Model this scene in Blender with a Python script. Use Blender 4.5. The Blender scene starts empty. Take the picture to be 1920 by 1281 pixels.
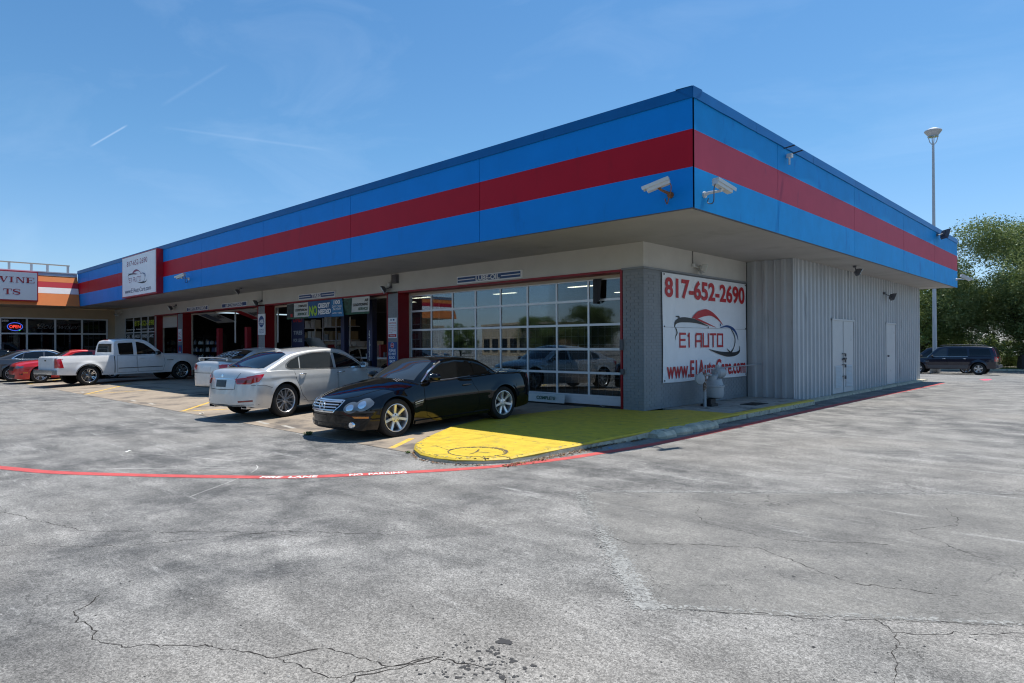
import bpy, bmesh, math, random
from math import sin, cos, pi, radians, sqrt, exp, atan2
from mathutils import Vector, Matrix
from mathutils.bvhtree import BVHTree
from mathutils.geometry import delaunay_2d_cdt
random.seed(7)
S = bpy.context.scene
COL = S.collection

# ------------------------------------------------------------------ camera
YAW = radians(43.5); PITCH = math.atan(5.5/1227); ROLL = radians(0.296)
F0 = Vector((-sin(YAW), cos(YAW), 0)); R0 = Vector((cos(YAW), sin(YAW), 0)); U0 = Vector((0, 0, 1))
FW = F0*cos(PITCH) + U0*sin(PITCH); UPV = -F0*sin(PITCH) + U0*cos(PITCH)
RT = R0*cos(ROLL) - UPV*sin(ROLL); UV_ = R0*sin(ROLL) + UPV*cos(ROLL)
cd = bpy.data.cameras.new('camera'); cam = bpy.data.objects.new('camera', cd); COL.objects.link(cam)
m = Matrix((RT, UV_, -FW)).transposed().to_4x4(); m.translation = Vector((7.69, -12.26, 1.46)); cam.matrix_world = m
cd.sensor_width = 36.0; cd.lens = 36.0*1227/1920; cd.clip_start = 0.1; cd.clip_end = 3000
S.camera = cam

# ------------------------------------------------------------------ sky, sun, exposure
SUN = Vector((0.055, 0.335, 1.0)).normalized()
EL = math.asin(SUN.z); AZ = atan2(SUN.x, SUN.y)
W = bpy.data.worlds.new('World'); S.world = W; W.use_nodes = True
wn = W.node_tree.nodes; wl = W.node_tree.links
bg = wn['Background']; bg.inputs['Strength'].default_value = 0.15
sky = wn.new('ShaderNodeTexSky'); sky.sky_type = 'NISHITA'; sky.sun_disc = False
sky.sun_elevation = EL; sky.sun_rotation = AZ; sky.air_density = 1.0; sky.dust_density = 0.6; sky.ozone_density = 2.2; sky.altitude = 200
# faint cirrus veils and two old contrails mixed into the sky
tc = wn.new('ShaderNodeTexCoord')
def wmath(op, a, b=None, c=None, clamp=False):
    n = wn.new('ShaderNodeMath'); n.operation = op; n.use_clamp = clamp
    for i, v in enumerate((a, b, c)):
        if v is None: continue
        if isinstance(v, (int, float)): n.inputs[i].default_value = v
        else: wl.new(v, n.inputs[i])
    return n.outputs[0]
def wdot(vec):
    n = wn.new('ShaderNodeVectorMath'); n.operation = 'DOT_PRODUCT'; wl.new(tc.outputs['Generated'], n.inputs[0]); n.inputs[1].default_value = vec
    return n.outputs['Value']
def skydir(px, py):
    return (FW + RT*((px-960)/1227) - UV_*((py-640.5)/1227)).normalized()
def contrail(p0, p1, wid, strength):
    a, b = skydir(*p0), skydir(*p1); n = a.cross(b).normalized(); mid = ((a+b)/2).normalized(); half = (a-mid).length
    t = (b-a).normalized()
    d = wmath('ABSOLUTE', wdot(n)); line = wmath('SUBTRACT', 1.0, wmath('DIVIDE', d, wid), clamp=True)
    al = wmath('ABSOLUTE', wmath('SUBTRACT', wdot(t), mid.dot(t)))
    ends = wmath('MULTIPLY', wmath('SUBTRACT', 1.0, wmath('DIVIDE', al, half), clamp=True), 4.0, clamp=True)
    front = wmath('GREATER_THAN', wdot(mid), 0.5)
    return wmath('MULTIPLY', wmath('MULTIPLY', wmath('MULTIPLY', line, ends), front), strength)
mp = wn.new('ShaderNodeMapping'); wl.new(tc.outputs['Generated'], mp.inputs[0]); mp.inputs['Scale'].default_value = (1.2, 3.2, 7.0); mp.inputs['Rotation'].default_value = (0.3, 0.5, 0.6)
nz = wn.new('ShaderNodeTexNoise'); wl.new(mp.outputs[0], nz.inputs['Vector']); nz.inputs['Scale'].default_value = 1.6; nz.inputs['Detail'].default_value = 9; nz.inputs['Roughness'].default_value = 0.6; nz.inputs['Distortion'].default_value = 0.6
cir = wmath('MULTIPLY', wmath('SUBTRACT', nz.outputs['Fac'], 0.5, clamp=True), 0.22)
fac = wmath('ADD', cir, contrail((168, 276), (240, 234), 0.0015, 0.18))
fac = wmath('ADD', fac, contrail((300, 200), (430, 120), 0.003, 0.03))
fac = wmath('ADD', fac, contrail((300, 238), (620, 282), 0.0025, 0.04), clamp=True)
mx = wn.new('ShaderNodeMixRGB'); wl.new(fac, mx.inputs[0]); sep = wn.new('ShaderNodeSeparateXYZ'); wl.new(tc.outputs['Generated'], sep.inputs[0])
hr = wn.new('ShaderNodeValToRGB'); wl.new(sep.outputs[2], hr.inputs[0]); e_ = hr.color_ramp.elements
e_[0].position = 0.0; e_[0].color = (.37, .40, .52, 1); e_[1].position = .55; e_[1].color = (.25, .435, .53, 1)
k_ = e_.new(.10); k_.color = (.35, .43, .51, 1); k_ = e_.new(.28); k_.color = (.29, .445, .515, 1)
sm = wn.new('ShaderNodeMixRGB'); sm.blend_type = 'MULTIPLY'; sm.inputs[0].default_value = 1.0; wl.new(sky.outputs[0], sm.inputs[1]); wl.new(hr.outputs[0], sm.inputs[2])
wl.new(sm.outputs[0], mx.inputs[1]); mx.inputs[2].default_value = (4.2, 4.7, 5.3, 1)
wl.new(mx.outputs[0], bg.inputs['Color'])
sl = bpy.data.lights.new('sun', 'SUN'); sl.energy = 3.2; sl.angle = radians(0.53); sl.color = (1.0, 0.95, 0.87)
so = bpy.data.objects.new('sun', sl); COL.objects.link(so); so.rotation_euler = SUN.to_track_quat('Z', 'Y').to_euler(); so.location = (0, 0, 40)
S.view_settings.view_transform = 'Standard'; S.view_settings.look = 'None'; S.view_settings.exposure = 0.95; S.view_settings.gamma = 1
S.view_settings.use_curve_mapping = False
S.render.engine = 'CYCLES'
S.cycles.max_bounces = 8; S.cycles.transparent_max_bounces = 8; S.cycles.sample_clamp_indirect = 8.0; S.cycles.use_denoising = True; S.cycles.filter_width = 1.15; S.cycles.use_adaptive_sampling = False

# ------------------------------------------------------------------ materials
MATS = {}
def lin(c):
    return tuple(((x/255)/12.92 if x/255 <= 0.04045 else ((x/255+0.055)/1.055)**2.4) for x in c)
def pmat(name, col, rough=0.5, metal=0.0, spec=0.5, coat=0.0, var=0.0, vscale=3.0, bump=0.0, bscale=60.0, emit=None, estr=1.0, dark=None, dscale=1.5, dth=0.62, trans=0.0, coatr=0.03, aniso=None):
    if name in MATS: return MATS[name]
    m = bpy.data.materials.new(name); m.use_nodes = True; nt = m.node_tree; N = nt.nodes; L = nt.links
    p = N['Principled BSDF']; c = (*col, 1)
    p.inputs['Base Color'].default_value = c; p.inputs['Roughness'].default_value = rough; p.inputs['Metallic'].default_value = metal
    p.inputs['Specular IOR Level'].default_value = spec; p.inputs['Coat Weight'].default_value = coat; p.inputs['Coat Roughness'].default_value = coatr
    p.inputs['Transmission Weight'].default_value = trans
    if emit: p.inputs['Emission Color'].default_value = (*emit, 1); p.inputs['Emission Strength'].default_value = estr
    if var or dark:
        tcn = N.new('ShaderNodeNewGeometry'); out = None
        n1 = N.new('ShaderNodeTexNoise'); L.new(tcn.outputs['Position'], n1.inputs['Vector']); n1.inputs['Scale'].default_value = vscale; n1.inputs['Detail'].default_value = 8; n1.inputs['Roughness'].default_value = 0.62
        r = N.new('ShaderNodeValToRGB'); L.new(n1.outputs['Fac'], r.inputs[0])
        r.color_ramp.elements[0].position = 0.3; r.color_ramp.elements[1].position = 0.7
        r.color_ramp.elements[0].color = (*[x*(1-var) for x in col], 1); r.color_ramp.elements[1].color = (*[min(1, x*(1+var*0.7)) for x in col], 1)
        out = r.outputs[0]
        if dark:
            n2 = N.new('ShaderNodeTexNoise')
            mpn = N.new('ShaderNodeMapping'); L.new(tcn.outputs['Position'], mpn.inputs[0]); mpn.inputs['Scale'].default_value = aniso or (1, 1, 1)
            L.new(mpn.outputs[0], n2.inputs['Vector']); n2.inputs['Scale'].default_value = dscale; n2.inputs['Detail'].default_value = 10; n2.inputs['Roughness'].default_value = 0.65
            r2 = N.new('ShaderNodeValToRGB'); L.new(n2.outputs['Fac'], r2.inputs[0]); r2.color_ramp.elements[0].position = dth; r2.color_ramp.elements[1].position = min(0.99, dth+0.12)
            mm = N.new('ShaderNodeMixRGB'); L.new(r2.outputs[0], mm.inputs[0]); L.new(out, mm.inputs[1]); mm.inputs[2].default_value = (*dark, 1); out = mm.outputs[0]
        L.new(out, p.inputs['Base Color'])
    if bump:
        tcn2 = N.new('ShaderNodeNewGeometry')
        n3 = N.new('ShaderNodeTexNoise'); L.new(tcn2.outputs['Position'], n3.inputs['Vector']); n3.inputs['Scale'].default_value = bscale; n3.inputs['Detail'].default_value = 5
        b = N.new('ShaderNodeBump'); b.inputs['Strength'].default_value = bump; b.inputs['Distance'].default_value = 0.01; L.new(n3.outputs['Fac'], b.inputs['Height']); L.new(b.outputs[0], p.inputs['Normal'])
    MATS[name] = m
    return m

# ------------------------------------------------------------------ mesh helpers
class MB:
    def __init__(s): s.v = []; s.f = []; s.m = []
    def add(s, vs, fs, mi=0):
        b = len(s.v); s.v.extend([tuple(v) for v in vs])
        for f in fs: s.f.append(tuple(i+b for i in f)); s.m.append(mi)
        return s
    def box(s, x0, x1, y0, y1, z0, z1, mi=0):
        v = [(x, y, z) for x in (x0, x1) for y in (y0, y1) for z in (z0, z1)]
        return s.add(v, [(0, 1, 3, 2), (4, 6, 7, 5), (0, 4, 5, 1), (2, 3, 7, 6), (0, 2, 6, 4), (1, 5, 7, 3)], mi)
    def obox(s, c, ax, ay, az, mi=0):
        c = Vector(c); ax = Vector(ax); ay = Vector(ay); az = Vector(az)
        v = [c+ax*i+ay*j+az*k for i in (-1, 1) for j in (-1, 1) for k in (-1, 1)]
        return s.add(v, [(0, 1, 3, 2), (4, 6, 7, 5), (0, 4, 5, 1), (2, 3, 7, 6), (0, 2, 6, 4), (1, 5, 7, 3)], mi)
    def cyl(s, p0, p1, r0, r1=None, n=12, mi=0, cap=True):
        p0 = Vector(p0); p1 = Vector(p1); r1 = r0 if r1 is None else r1
        d = (p1-p0).normalized(); a = d.orthogonal().normalized(); b = d.cross(a)
        v = []
        for p, r in ((p0, r0), (p1, r1)):
            for i in range(n): t = 2*pi*i/n; v.append(p+a*(r*cos(t))+b*(r*sin(t)))
        f = [(i, (i+1) % n, n+(i+1) % n, n+i) for i in range(n)]
        if cap: f += [tuple(range(n))[::-1], tuple(range(n, 2*n))]
        return s.add(v, f, mi)
    def tube(s, pts, r, n=8, mi=0, cap=True):
        pts = [Vector(p) for p in pts]; rs = r if isinstance(r, (list, tuple)) else [r]*len(pts)
        v = []; a = None
        for i, p in enumerate(pts):
            d = (pts[min(i+1, len(pts)-1)]-pts[max(i-1, 0)]).normalized()
            if a is None: a = d.orthogonal().normalized()
            a = (a-d*a.dot(d)).normalized(); b = d.cross(a)
            for k in range(n): t = 2*pi*k/n; v.append(p+a*(rs[i]*cos(t))+b*(rs[i]*sin(t)))
        f = []
        for i in range(len(pts)-1):
            for k in range(n): f.append((i*n+k, i*n+(k+1) % n, (i+1)*n+(k+1) % n, (i+1)*n+k))
        if cap: f += [tuple(range(n))[::-1], tuple(range((len(pts)-1)*n, len(pts)*n))]
        return s.add(v, f, mi)
    def lathe(s, prof, o=(0, 0, 0), ax=(0, 0, 1), n=32, mi=0):
        o = Vector(o); d = Vector(ax).normalized(); a = d.orthogonal().normalized(); b = d.cross(a); v = []
        for r, h in prof:
            for k in range(n): t = 2*pi*k/n; v.append(o+d*h+a*(r*cos(t))+b*(r*sin(t)))
        f = []
        for i in range(len(prof)-1):
            for k in range(n): f.append((i*n+k, i*n+(k+1) % n, (i+1)*n+(k+1) % n, (i+1)*n+k))
        return s.add(v, f, mi)
    def prism(s, poly, fn, d0, d1, mi=0):
        """poly 2D, fn(u,v,d)->3D, between depth d0 and d1"""
        n = len(poly); v = [fn(u, w, d0) for u, w in poly]+[fn(u, w, d1) for u, w in poly]
        f = [tuple(range(n))[::-1], tuple(range(n, 2*n))]+[(i, (i+1) % n, n+(i+1) % n, n+i) for i in range(n)]
        return s.add(v, f, mi)
    def mesh(s, name, mats, smooth=None, off=(0, 0, 0), fix=True):
        me = bpy.data.meshes.new(name); ox, oy, oz = off
        me.from_pydata([(x-ox, y-oy, z-oz) for x, y, z in s.v], [], s.f)
        for mt in (mats if isinstance(mats, (list, tuple)) else [mats]): me.materials.append(mt)
        if any(s.m): me.polygons.foreach_set('material_index', s.m)
        if fix:
            bm = bmesh.new(); bm.from_mesh(me); bmesh.ops.recalc_face_normals(bm, faces=bm.faces); bm.to_mesh(me); bm.free()
        if smooth is not None:
            me.shade_smooth(); me.set_sharp_from_angle(angle=radians(smooth))
        me.update(); return me
def base(o):
    p = Vector((0, 0, 0))
    while o is not None: p += o.location; o = o.parent
    return p
def link(name, me, parent=None, label=None, cat=None, group=None, kind=None, loc=(0, 0, 0), rot=0):
    o = bpy.data.objects.new(name, me); COL.objects.link(o)
    if parent: o.parent = parent
    o.location = loc
    if rot: o.rotation_euler = (0, 0, rot)
    if label: o['label'] = label
    if cat: o['category'] = cat
    if group: o['group'] = group
    if kind: o['kind'] = kind
    return o
def part(name, mb, mats, parent, smooth=None, **k):
    """mb in world coordinates of an unrotated parent chain"""
    b = base(parent); return link(name, mb.mesh(name, mats, smooth, b), parent, **k)
def thing(name, label, cat, loc=(0, 0, 0), rot=0, group=None):
    return link(name, None, None, label, cat, group, None, loc, rot)
def solo(name, mb, mats, label, cat, loc=(0, 0, 0), smooth=None, group=None):
    return link(name, mb.mesh(name, mats, smooth, loc), None, label, cat, group, None, loc)
def struct(name, mb, mats, smooth=None):
    return link(name, mb.mesh(name, mats, smooth), None, kind='structure')
def copy_tree(o, parent=None, loc=None, label=None, rot=None):
    c = o.copy(); COL.objects.link(c); c.parent = parent
    if loc is not None: c.location = loc
    if rot is not None: c.rotation_euler = (0, 0, rot)
    if label: c['label'] = label
    for ch in KIDS.get(o.name, []) or [x for x in bpy.data.objects if x.parent == o]: copy_tree(ch, c)
    return c
KIDS = {}

_tc = {}
def text_raw(s, off=0.0, shear=0.0, spacing=1.0):
    k = (s, off, shear, spacing)
    if k in _tc: return _tc[k]
    cu = bpy.data.curves.new('t', 'FONT'); cu.body = s; cu.offset = off; cu.resolution_u = 4; cu.shear = shear; cu.space_character = spacing
    o = bpy.data.objects.new('t', cu); COL.objects.link(o); bpy.context.view_layer.update()
    me = o.to_mesh(); V = [(v.co.x, v.co.y) for v in me.vertices]; Fc = [tuple(p.vertices) for p in me.polygons]
    o.to_mesh_clear(); bpy.data.objects.remove(o); bpy.data.curves.remove(cu)
    x0 = min(v[0] for v in V); x1 = max(v[0] for v in V); y0 = min(v[1] for v in V); y1 = max(v[1] for v in V)
    V = [((x-x0)/(x1-x0), (y-y0)/(y1-y0)) for x, y in V]
    _tc[k] = (V, Fc); return _tc[k]
def text(mb, s, o, right, up, w, h, mi=0, off=0.0, shear=0.0, spacing=1.0):
    """o = lower left corner; fills w x h exactly"""
    V, Fc = text_raw(s, off, shear, spacing); o = Vector(o); r = Vector(right)*w; u = Vector(up)*h
    mb.add([o+r*x+u*y for x, y in V], Fc, mi)
def stroke(pts, ws, n=6):
    """smooth variable-width ribbon through 2D points -> verts, faces"""
    P = [Vector((p[0], p[1])) for p in pts]; out = []; wo = []
    for i in range(len(P)-1):
        p0 = P[max(i-1, 0)]; p1 = P[i]; p2 = P[i+1]; p3 = P[min(i+2, len(P)-1)]
        for k in range(n):
            t = k/n; out.append(0.5*((2*p1)+(p2-p0)*t+(2*p0-5*p1+4*p2-p3)*t*t+(3*p1-p0-3*p2+p3)*t**3)); wo.append(ws[i]*(1-t)+ws[i+1]*t)
    out.append(P[-1]); wo.append(ws[-1]); V = []
    for i, p in enumerate(out):
        d = (out[min(i+1, len(out)-1)]-out[max(i-1, 0)]).normalized(); nn = Vector((-d.y, d.x))
        V += [p+nn*wo[i]/2, p-nn*wo[i]/2]
    return V, [(2*i, 2*i+1, 2*i+3, 2*i+2) for i in range(len(out)-1)]
def interp(tab, x):
    """monotone-ish cubic through (x,z) table, table sorted ascending x"""
    n = len(tab)
    if x <= tab[0][0]: return tab[0][1]
    if x >= tab[-1][0]: return tab[-1][1]
    for i in range(n-1):
        if tab[i][0] <= x <= tab[i+1][0]: break
    def sl(j):
        return (tab[j+1][1]-tab[j][1])/(tab[j+1][0]-tab[j][0])
    def tg(j):
        if j == 0: return sl(0)
        if j == n-1: return sl(n-2)
        a, b = sl(j-1), sl(j)
        if a*b <= 0: return 0.0
        return 2*a*b/(a+b)
    h = tab[i+1][0]-tab[i][0]; t = (x-tab[i][0])/h; m0 = tg(i)*h; m1 = tg(i+1)*h
    return (2*t**3-3*t*t+1)*tab[i][1]+(t**3-2*t*t+t)*m0+(-2*t**3+3*t*t)*tab[i+1][1]+(t**3-t*t)*m1
# ------------------------------------------------------------------ cars
def paint(name, col, metal=0.0, rough=0.35, coat=1.0, spec=0.5, dust=0.0):
    return pmat(name, col, rough=rough, metal=metal, coat=coat, spec=spec, coatr=0.03, var=0.03+dust, vscale=5)
M_GLASS = pmat('tinted_car_glass', (0.006, 0.007, 0.008), rough=0.02, spec=0.6)
M_GLASS2 = pmat('clear_car_glass', (0.03, 0.036, 0.04), rough=0.02, spec=0.9)
M_TYRE = pmat('tyre_rubber', (0.022, 0.022, 0.022), rough=0.8, spec=0.25, var=0.25, vscale=9)
M_BLK = pmat('black_plastic', (0.012, 0.012, 0.013), rough=0.55)
M_SEAM = pmat('seam_gap', (0.004, 0.004, 0.004), rough=0.9, spec=0.1)
M_UNDER = pmat('underbody_dark', (0.008, 0.008, 0.008), rough=0.95, spec=0.1)
M_CHR = pmat('chrome', (0.82, 0.83, 0.84), rough=0.14, metal=0.9)
M_ALU = pmat('silver_alloy', (0.62, 0.63, 0.65), rough=0.28, metal=0.75, coat=0.5)
M_DISC = pmat('brake_disc', (0.16, 0.15, 0.14), rough=0.4, metal=0.8)
M_RED = pmat('tail_lamp_red', (0.45, 0.006, 0.01), rough=0.08, spec=0.7, coat=1.0)
M_REDL = pmat('tail_lamp_dark_red', (0.2, 0.004, 0.006), rough=0.1, spec=0.7, coat=1.0)
M_AMB = pmat('amber_lens', (0.8, 0.25, 0.02), rough=0.1, coat=1.0)
M_LENS = pmat('headlamp_lens', (0.11, 0.13, 0.15), rough=0.04, metal=0.15, spec=0.8, coat=1.0)
M_LENS2 = pmat('headlamp_reflector', (0.85, 0.87, 0.9), rough=0.1, metal=0.9)
M_PLATE = pmat('plate_white', (0.7, 0.72, 0.72), rough=0.45, var=0.05)
M_WHT = pmat('white_paint_marks', (0.8, 0.8, 0.78), rough=0.6)
M_GREY = pmat('trim_grey', (0.09, 0.09, 0.1), rough=0.5)

def linspace(a, b, n): return [a+(b-a)*i/(n-1) for i in range(n)]
class Car:
    def __init__(c, sp):
        c.s = sp; s = sp
        c.xF, c.xR, c.W = s['xF'], s['xR'], s['W']; c.xf, c.xr = s['xf'], s['xr']; c.Rw = s['Rw']; c.Ra = s.get('Ra', c.Rw+0.055)
        c.parts = []
    def half(c, x):
        s = c.s; W_ = c.W*interp(s['plan'], x); return W_
    def yside(c, x, z):
        s = c.s; zs = interp(s['shoulder'], x); zb = s.get('zb0', 0.2); zm = s.get('zm', 0.62)*(zs-zb)+zb
        if z >= zm: k = (z-zm)/(zs-zm+1e-6); y = 1-s.get('tuck_top', 0.06)*k*k
        else: k = (zm-z)/(zm-zb+1e-6); y = 1-s.get('tuck_bot', 0.07)*k**2.2
        y *= c.half(x)
        cr = s.get('crease')
        if cr: zc = interp(cr[0], x); y += cr[1]*exp(-((z-zc)/0.035)**2)-cr[1]*0.5*exp(-((z-zc+0.09)/0.05)**2)
        for xw in (c.xf, c.xr):
            r = sqrt((x-xw)**2+(z-c.Rw)**2)
            if r < c.Ra+0.25 and z > 0.12: y += s.get('flare', 0.014)*exp(-((r-c.Ra)/s.get('flw', 0.06))**2)
        return y
    def zbot(c, x):
        z = interp(c.s['bottom'], x)
        for xw in (c.xf, c.xr):
            d = abs(x-xw)
            if d < c.Ra: z = max(z, c.Rw+sqrt(max(0, c.Ra**2-d*d))*c.s.get('archsq', 1.0))
        return z
    def body(c):
        s = c.s; xs = set()
        for x in linspace(c.xR, c.xF, 70): xs.add(round(x, 4))
        for xw in (c.xf, c.xr):
            xs = {x for x in xs if abs(x-xw) > c.Ra+0.01}
            for k in range(29): xs.add(round(xw-c.Ra*cos(pi*k/28)*0.9999, 4))
            xs.add(round(xw-c.Ra-0.012, 4)); xs.add(round(xw+c.Ra+0.012, 4))
        e = s.get('end', 0.16)
        xs = {x for x in xs if c.xR+e < x < c.xF-e}
        for k in range(13):
            t = e*(1-sin(pi/2*k/12)); xs.add(round(c.xR+t, 5)); xs.add(round(c.xF-t, 5))
        for bx in s.get('xcuts', []): xs |= {bx-0.002, bx+0.002}
        xs = sorted(xs); NS = 18; NT = 14
        nF, nR = s.get('nF', 3.2), s.get('nR', 3.6); rows = []; ks = []
        for x in xs:
            zs = interp(s['shoulder'], x); zt = interp(s['top'], x); zb = c.zbot(x); pt = s.get('ptop', 3.0)
            inw = []; row = []
            if x > c.xF-e: k = max(0.0, 1-((x-(c.xF-e))/e)**nF)**(1/nF)
            elif x < c.xR+e: k = max(0.0, 1-(((c.xR+e)-x)/e)**nR)**(1/nR)
            else: k = 1.0
            if zb > zs-0.03: zb = zs-0.03
            bed = s.get('bed') and s['bed'][0] < x < s['bed'][1]
            y0 = c.yside(x, zb)
            pts = [(max(0.02, y0-0.42), interp(s['bottom'], x)), (max(0.02, y0-0.42), zb+0.001), (y0-0.02, zb)]
            for i in range(NS): z = zb+(zs-zb)*i/(NS-1); pts.append((c.yside(x, z), z))
            ys = c.yside(x, zs)
            if bed:
                for i in range(1, NT+1):
                    u = (1, 0.965, 0.93, 0.90, 0.885, 0.88, 0.86, 0.8, 0.7, 0.55, 0.4, 0.25, 0.1, 0)[i-1] if i <= 14 else 0
                    z = zs+0.012 if i <= 5 else s['bed'][2]
                    pts.append((ys*u if i > 1 else ys*0.995, z))
            else:
                for i in range(1, NT+1):
                    a = pi/2*i/NT; y = ys*cos(a)**0.9 if i < NT else 0.0
                    pts.append((y, zs+(zt-zs)*(1-(y/ys)**pt)))
            zc = interp(s.get('zc', [(c.xR, 0.55), (c.xF, 0.48)]), x)
            for y, z in pts:
                kz = k if z > zc else k**0.3; z2 = zc+(z-zc)*kz; y2 = y*(0.35+0.65*k) if k < 1 else y
                cF = s.get('cF', 0.28); cR = s.get('cR', 0.2); q = (abs(y2)/c.W)
                xs_ = c.xf+c.Ra*0.5; t = max(0, min(1, (x-xs_)/(c.xF-xs_))); x2 = x-cF*(q**s.get('qF', 2.6))*t*t
                xs_ = c.xr-c.Ra*0.5; t = max(0, min(1, (x-xs_)/(c.xR-xs_))) if x < 0 else 0; x2 += cR*(q**s.get('qR', 3.0))*t*t
                lean = s.get('leanF', 0.0)
                if x > c.xf: x2 -= lean*max(0, (z2-0.5))*((x-c.xf)/(c.xF-c.xf))**2
                lr = s.get('leanR', 0.0)
                if x < c.xr: x2 += lr*max(0, (z2-0.5))*((x-c.xr)/(c.xR-c.xr))**2
                row.append((x2, y2, z2))
            rows.append(row); ks.append(k)
        n = len(rows[0]); mb = MB(); V = []; idx = {}
        for i, row in enumerate(rows):
            for j, (x, y, z) in enumerate(row):
                idx[i, j, 1] = len(V); V.append((x, y, z))
                if j == n-1: idx[i, j, -1] = idx[i, j, 1]
                else: idx[i, j, -1] = len(V); V.append((x, -y, z))
        Fp = []; Mi = []
        for i in range(len(rows)-1):
            for j in range(n-1):
                for sd in (1, -1):
                    f = (idx[i, j, sd], idx[i+1, j, sd], idx[i+1, j+1, sd], idx[i, j+1, sd])
                    f = f if sd > 0 else f[::-1]
                    if len(set(f)) < 3: continue
                    Fp.append(tuple(dict.fromkeys(f))); xm = (rows[i][j][0]+rows[i+1][j][0])/2
                    lowb = c.s.get('clad'); zz = (rows[i][j][2]+rows[i+1][j+1][2])/2
                    Mi.append(1 if j <= 1 and min(ks[i], ks[i+1]) > 0.93 else (2 if lowb and j > 0 and zz < lowb else 0))
            # floor
            Fp.append((idx[i, 0, 1], idx[i, 0, -1], idx[i+1, 0, -1], idx[i+1, 0, 1])); Mi.append(1 if min(ks[i], ks[i+1]) > 0.93 else 0)
        for e_i in (0, len(rows)-1):
            loop = [idx[e_i, j, 1] for j in range(n)]+[idx[e_i, j, -1] for j in range(n-2, -1, -1)]
            Fp.append(tuple(dict.fromkeys(loop))); Mi.append(0)
        mb.v = V; mb.f = Fp; mb.m = Mi
        c.bvh_body = BVHTree.FromPolygons(V, Fp); return mb
    def house(c):
        s = c.s; g = s['gh']; roof = g['roof']; x0, x1 = roof[0][0], roof[-1][0]
        xs = [x0+(x1-x0)*(0.5-0.5*cos(pi*i/50))*1.0 for i in range(51)]
        if g.get('xs'): xs = sorted(set(xs) | set(g['xs']))
        V = []; Fp = []; rows = []
        for x in xs:
            zt = interp(roof, x); zs = interp(s['shoulder'], x)-0.03; yb = c.yside(x, interp(s['shoulder'], x))*g.get('inset', 0.975)
            zt = max(zt, zs-0.02); row = []; k = g.get('tumble', 0.38); r = max(0.004, min(g.get('r', 0.10), (zt-zs)*0.6))
            zr = zt-g.get('crown', 0.035)*max(0.1, min(1, (zt-zs)/0.3))
            bul = g.get('bulge', 0.015)
            def ysd(z):
                h = (z-zs)/0.45; return yb-k*(z-zs)+bul*4*h*(1-h) if h > 0 else yb
            pts = [(ysd(z), z) for z in linspace(zs-0.13, zr-r, 10)]
            yc = ysd(zr-r)-r*0.75
            y9 = pts[-1][0]
            for i in range(1, 7): a = pi/2*i/6; pts.append((yc+(y9-yc)*cos(a), zr-r+r*sin(a)))
            for i in range(1, 9): u = 1-i/8; pts.append((yc*u, zr+(zt-zr)*(1-u*u)))
            for y, z in pts:
                q = abs(y)/c.W; x2 = x
                if x > g['xw']: x2 = x-g.get('cw', 0.16)*q*q*(x-g['xw'])/(x1-g['xw'])
                if x < g['xb']: x2 = x+g.get('cb', 0.10)*q*q*(g['xb']-x)/(g['xb']-x0)
                row.append((x2, y, z))
            rows.append(row)
        n = len(rows[0]); idx = {}
        for i, row in enumerate(rows):
            for j, (x, y, z) in enumerate(row):
                idx[i, j, 1] = len(V); V.append((x, y, z))
                if j == n-1: idx[i, j, -1] = idx[i, j, 1]
                else: idx[i, j, -1] = len(V); V.append((x, -y, z))
        for i in range(len(rows)-1):
            for j in range(n-1):
                for sd in (1, -1):
                    f = (idx[i, j, sd], idx[i+1, j, sd], idx[i+1, j+1, sd], idx[i, j+1, sd]); f = f if sd > 0 else f[::-1]
                    Fp.append(tuple(dict.fromkeys(f)))
        for e_i in (0, len(rows)-1):
            loop = [idx[e_i, j, 1] for j in range(n)]+[idx[e_i, j, -1] for j in range(n-2, -1, -1)]; Fp.append(tuple(dict.fromkeys(loop)))
        mb = MB(); mb.v = V; mb.f = Fp; mb.m = [0]*len(Fp); c.bvh_house = BVHTree.FromPolygons(V, Fp); return mb
    def hit(c, ax, a, b, which):
        if ax == 'L': o, d = Vector((a, 4, b)), Vector((0, -1, 0))
        elif ax == 'R': o, d = Vector((a, -4, b)), Vector((0, 1, 0))
        elif ax == 'F': o, d = Vector((6, a, b)), Vector((-1, 0, 0))
        elif ax == 'B': o, d = Vector((-6, a, b)), Vector((1, 0, 0))
        else: o, d = Vector((a, b, 4)), Vector((0, 0, -1))
        best = None
        for bv in which:
            h = bv.ray_cast(o, d)
            if h[0] is not None and (best is None or h[3] < best[3]): best = h
        if best is None: return None
        return best[0], best[1] if best[1].dot(d) < 0 else -best[1], d
    def patch(c, ax, poly, off=0.004, thick=0.012, which=None, step=0.06, smoothp=False):
        which = which or [c.bvh_body, c.bvh_house]
        if smoothp:
            P = poly; out = []
            for i in range(len(P)):
                p0, p1, p2, p3 = [Vector(P[(i+k) % len(P)]) for k in (-1, 0, 1, 2)]
                for k in range(5):
                    t = k/5; q = 0.5*((2*p1)+(p2-p0)*t+(2*p0-5*p1+4*p2-p3)*t*t+(3*p1-p0-3*p2+p3)*t**3); out.append((q.x, q.y))
            poly = out
        pts = []
        for i, p in enumerate(poly):
            q = poly[(i+1) % len(poly)]; L = sqrt((p[0]-q[0])**2+(p[1]-q[1])**2); nn = max(1, int(L/step))
            for k in range(nn): pts.append((p[0]+(q[0]-p[0])*k/nn, p[1]+(q[1]-p[1])*k/nn))
        nb = len(pts)
        def inside(x, y):
            r = False
            for i in range(nb):
                x1, y1 = pts[i]; x2, y2 = pts[(i+1) % nb]
                if (y1 > y) != (y2 > y) and x < (x2-x1)*(y-y1)/(y2-y1)+x1: r = not r
            return r
        xa = min(p[0] for p in pts); xb = max(p[0] for p in pts); ya = min(p[1] for p in pts); yb = max(p[1] for p in pts)
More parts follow.
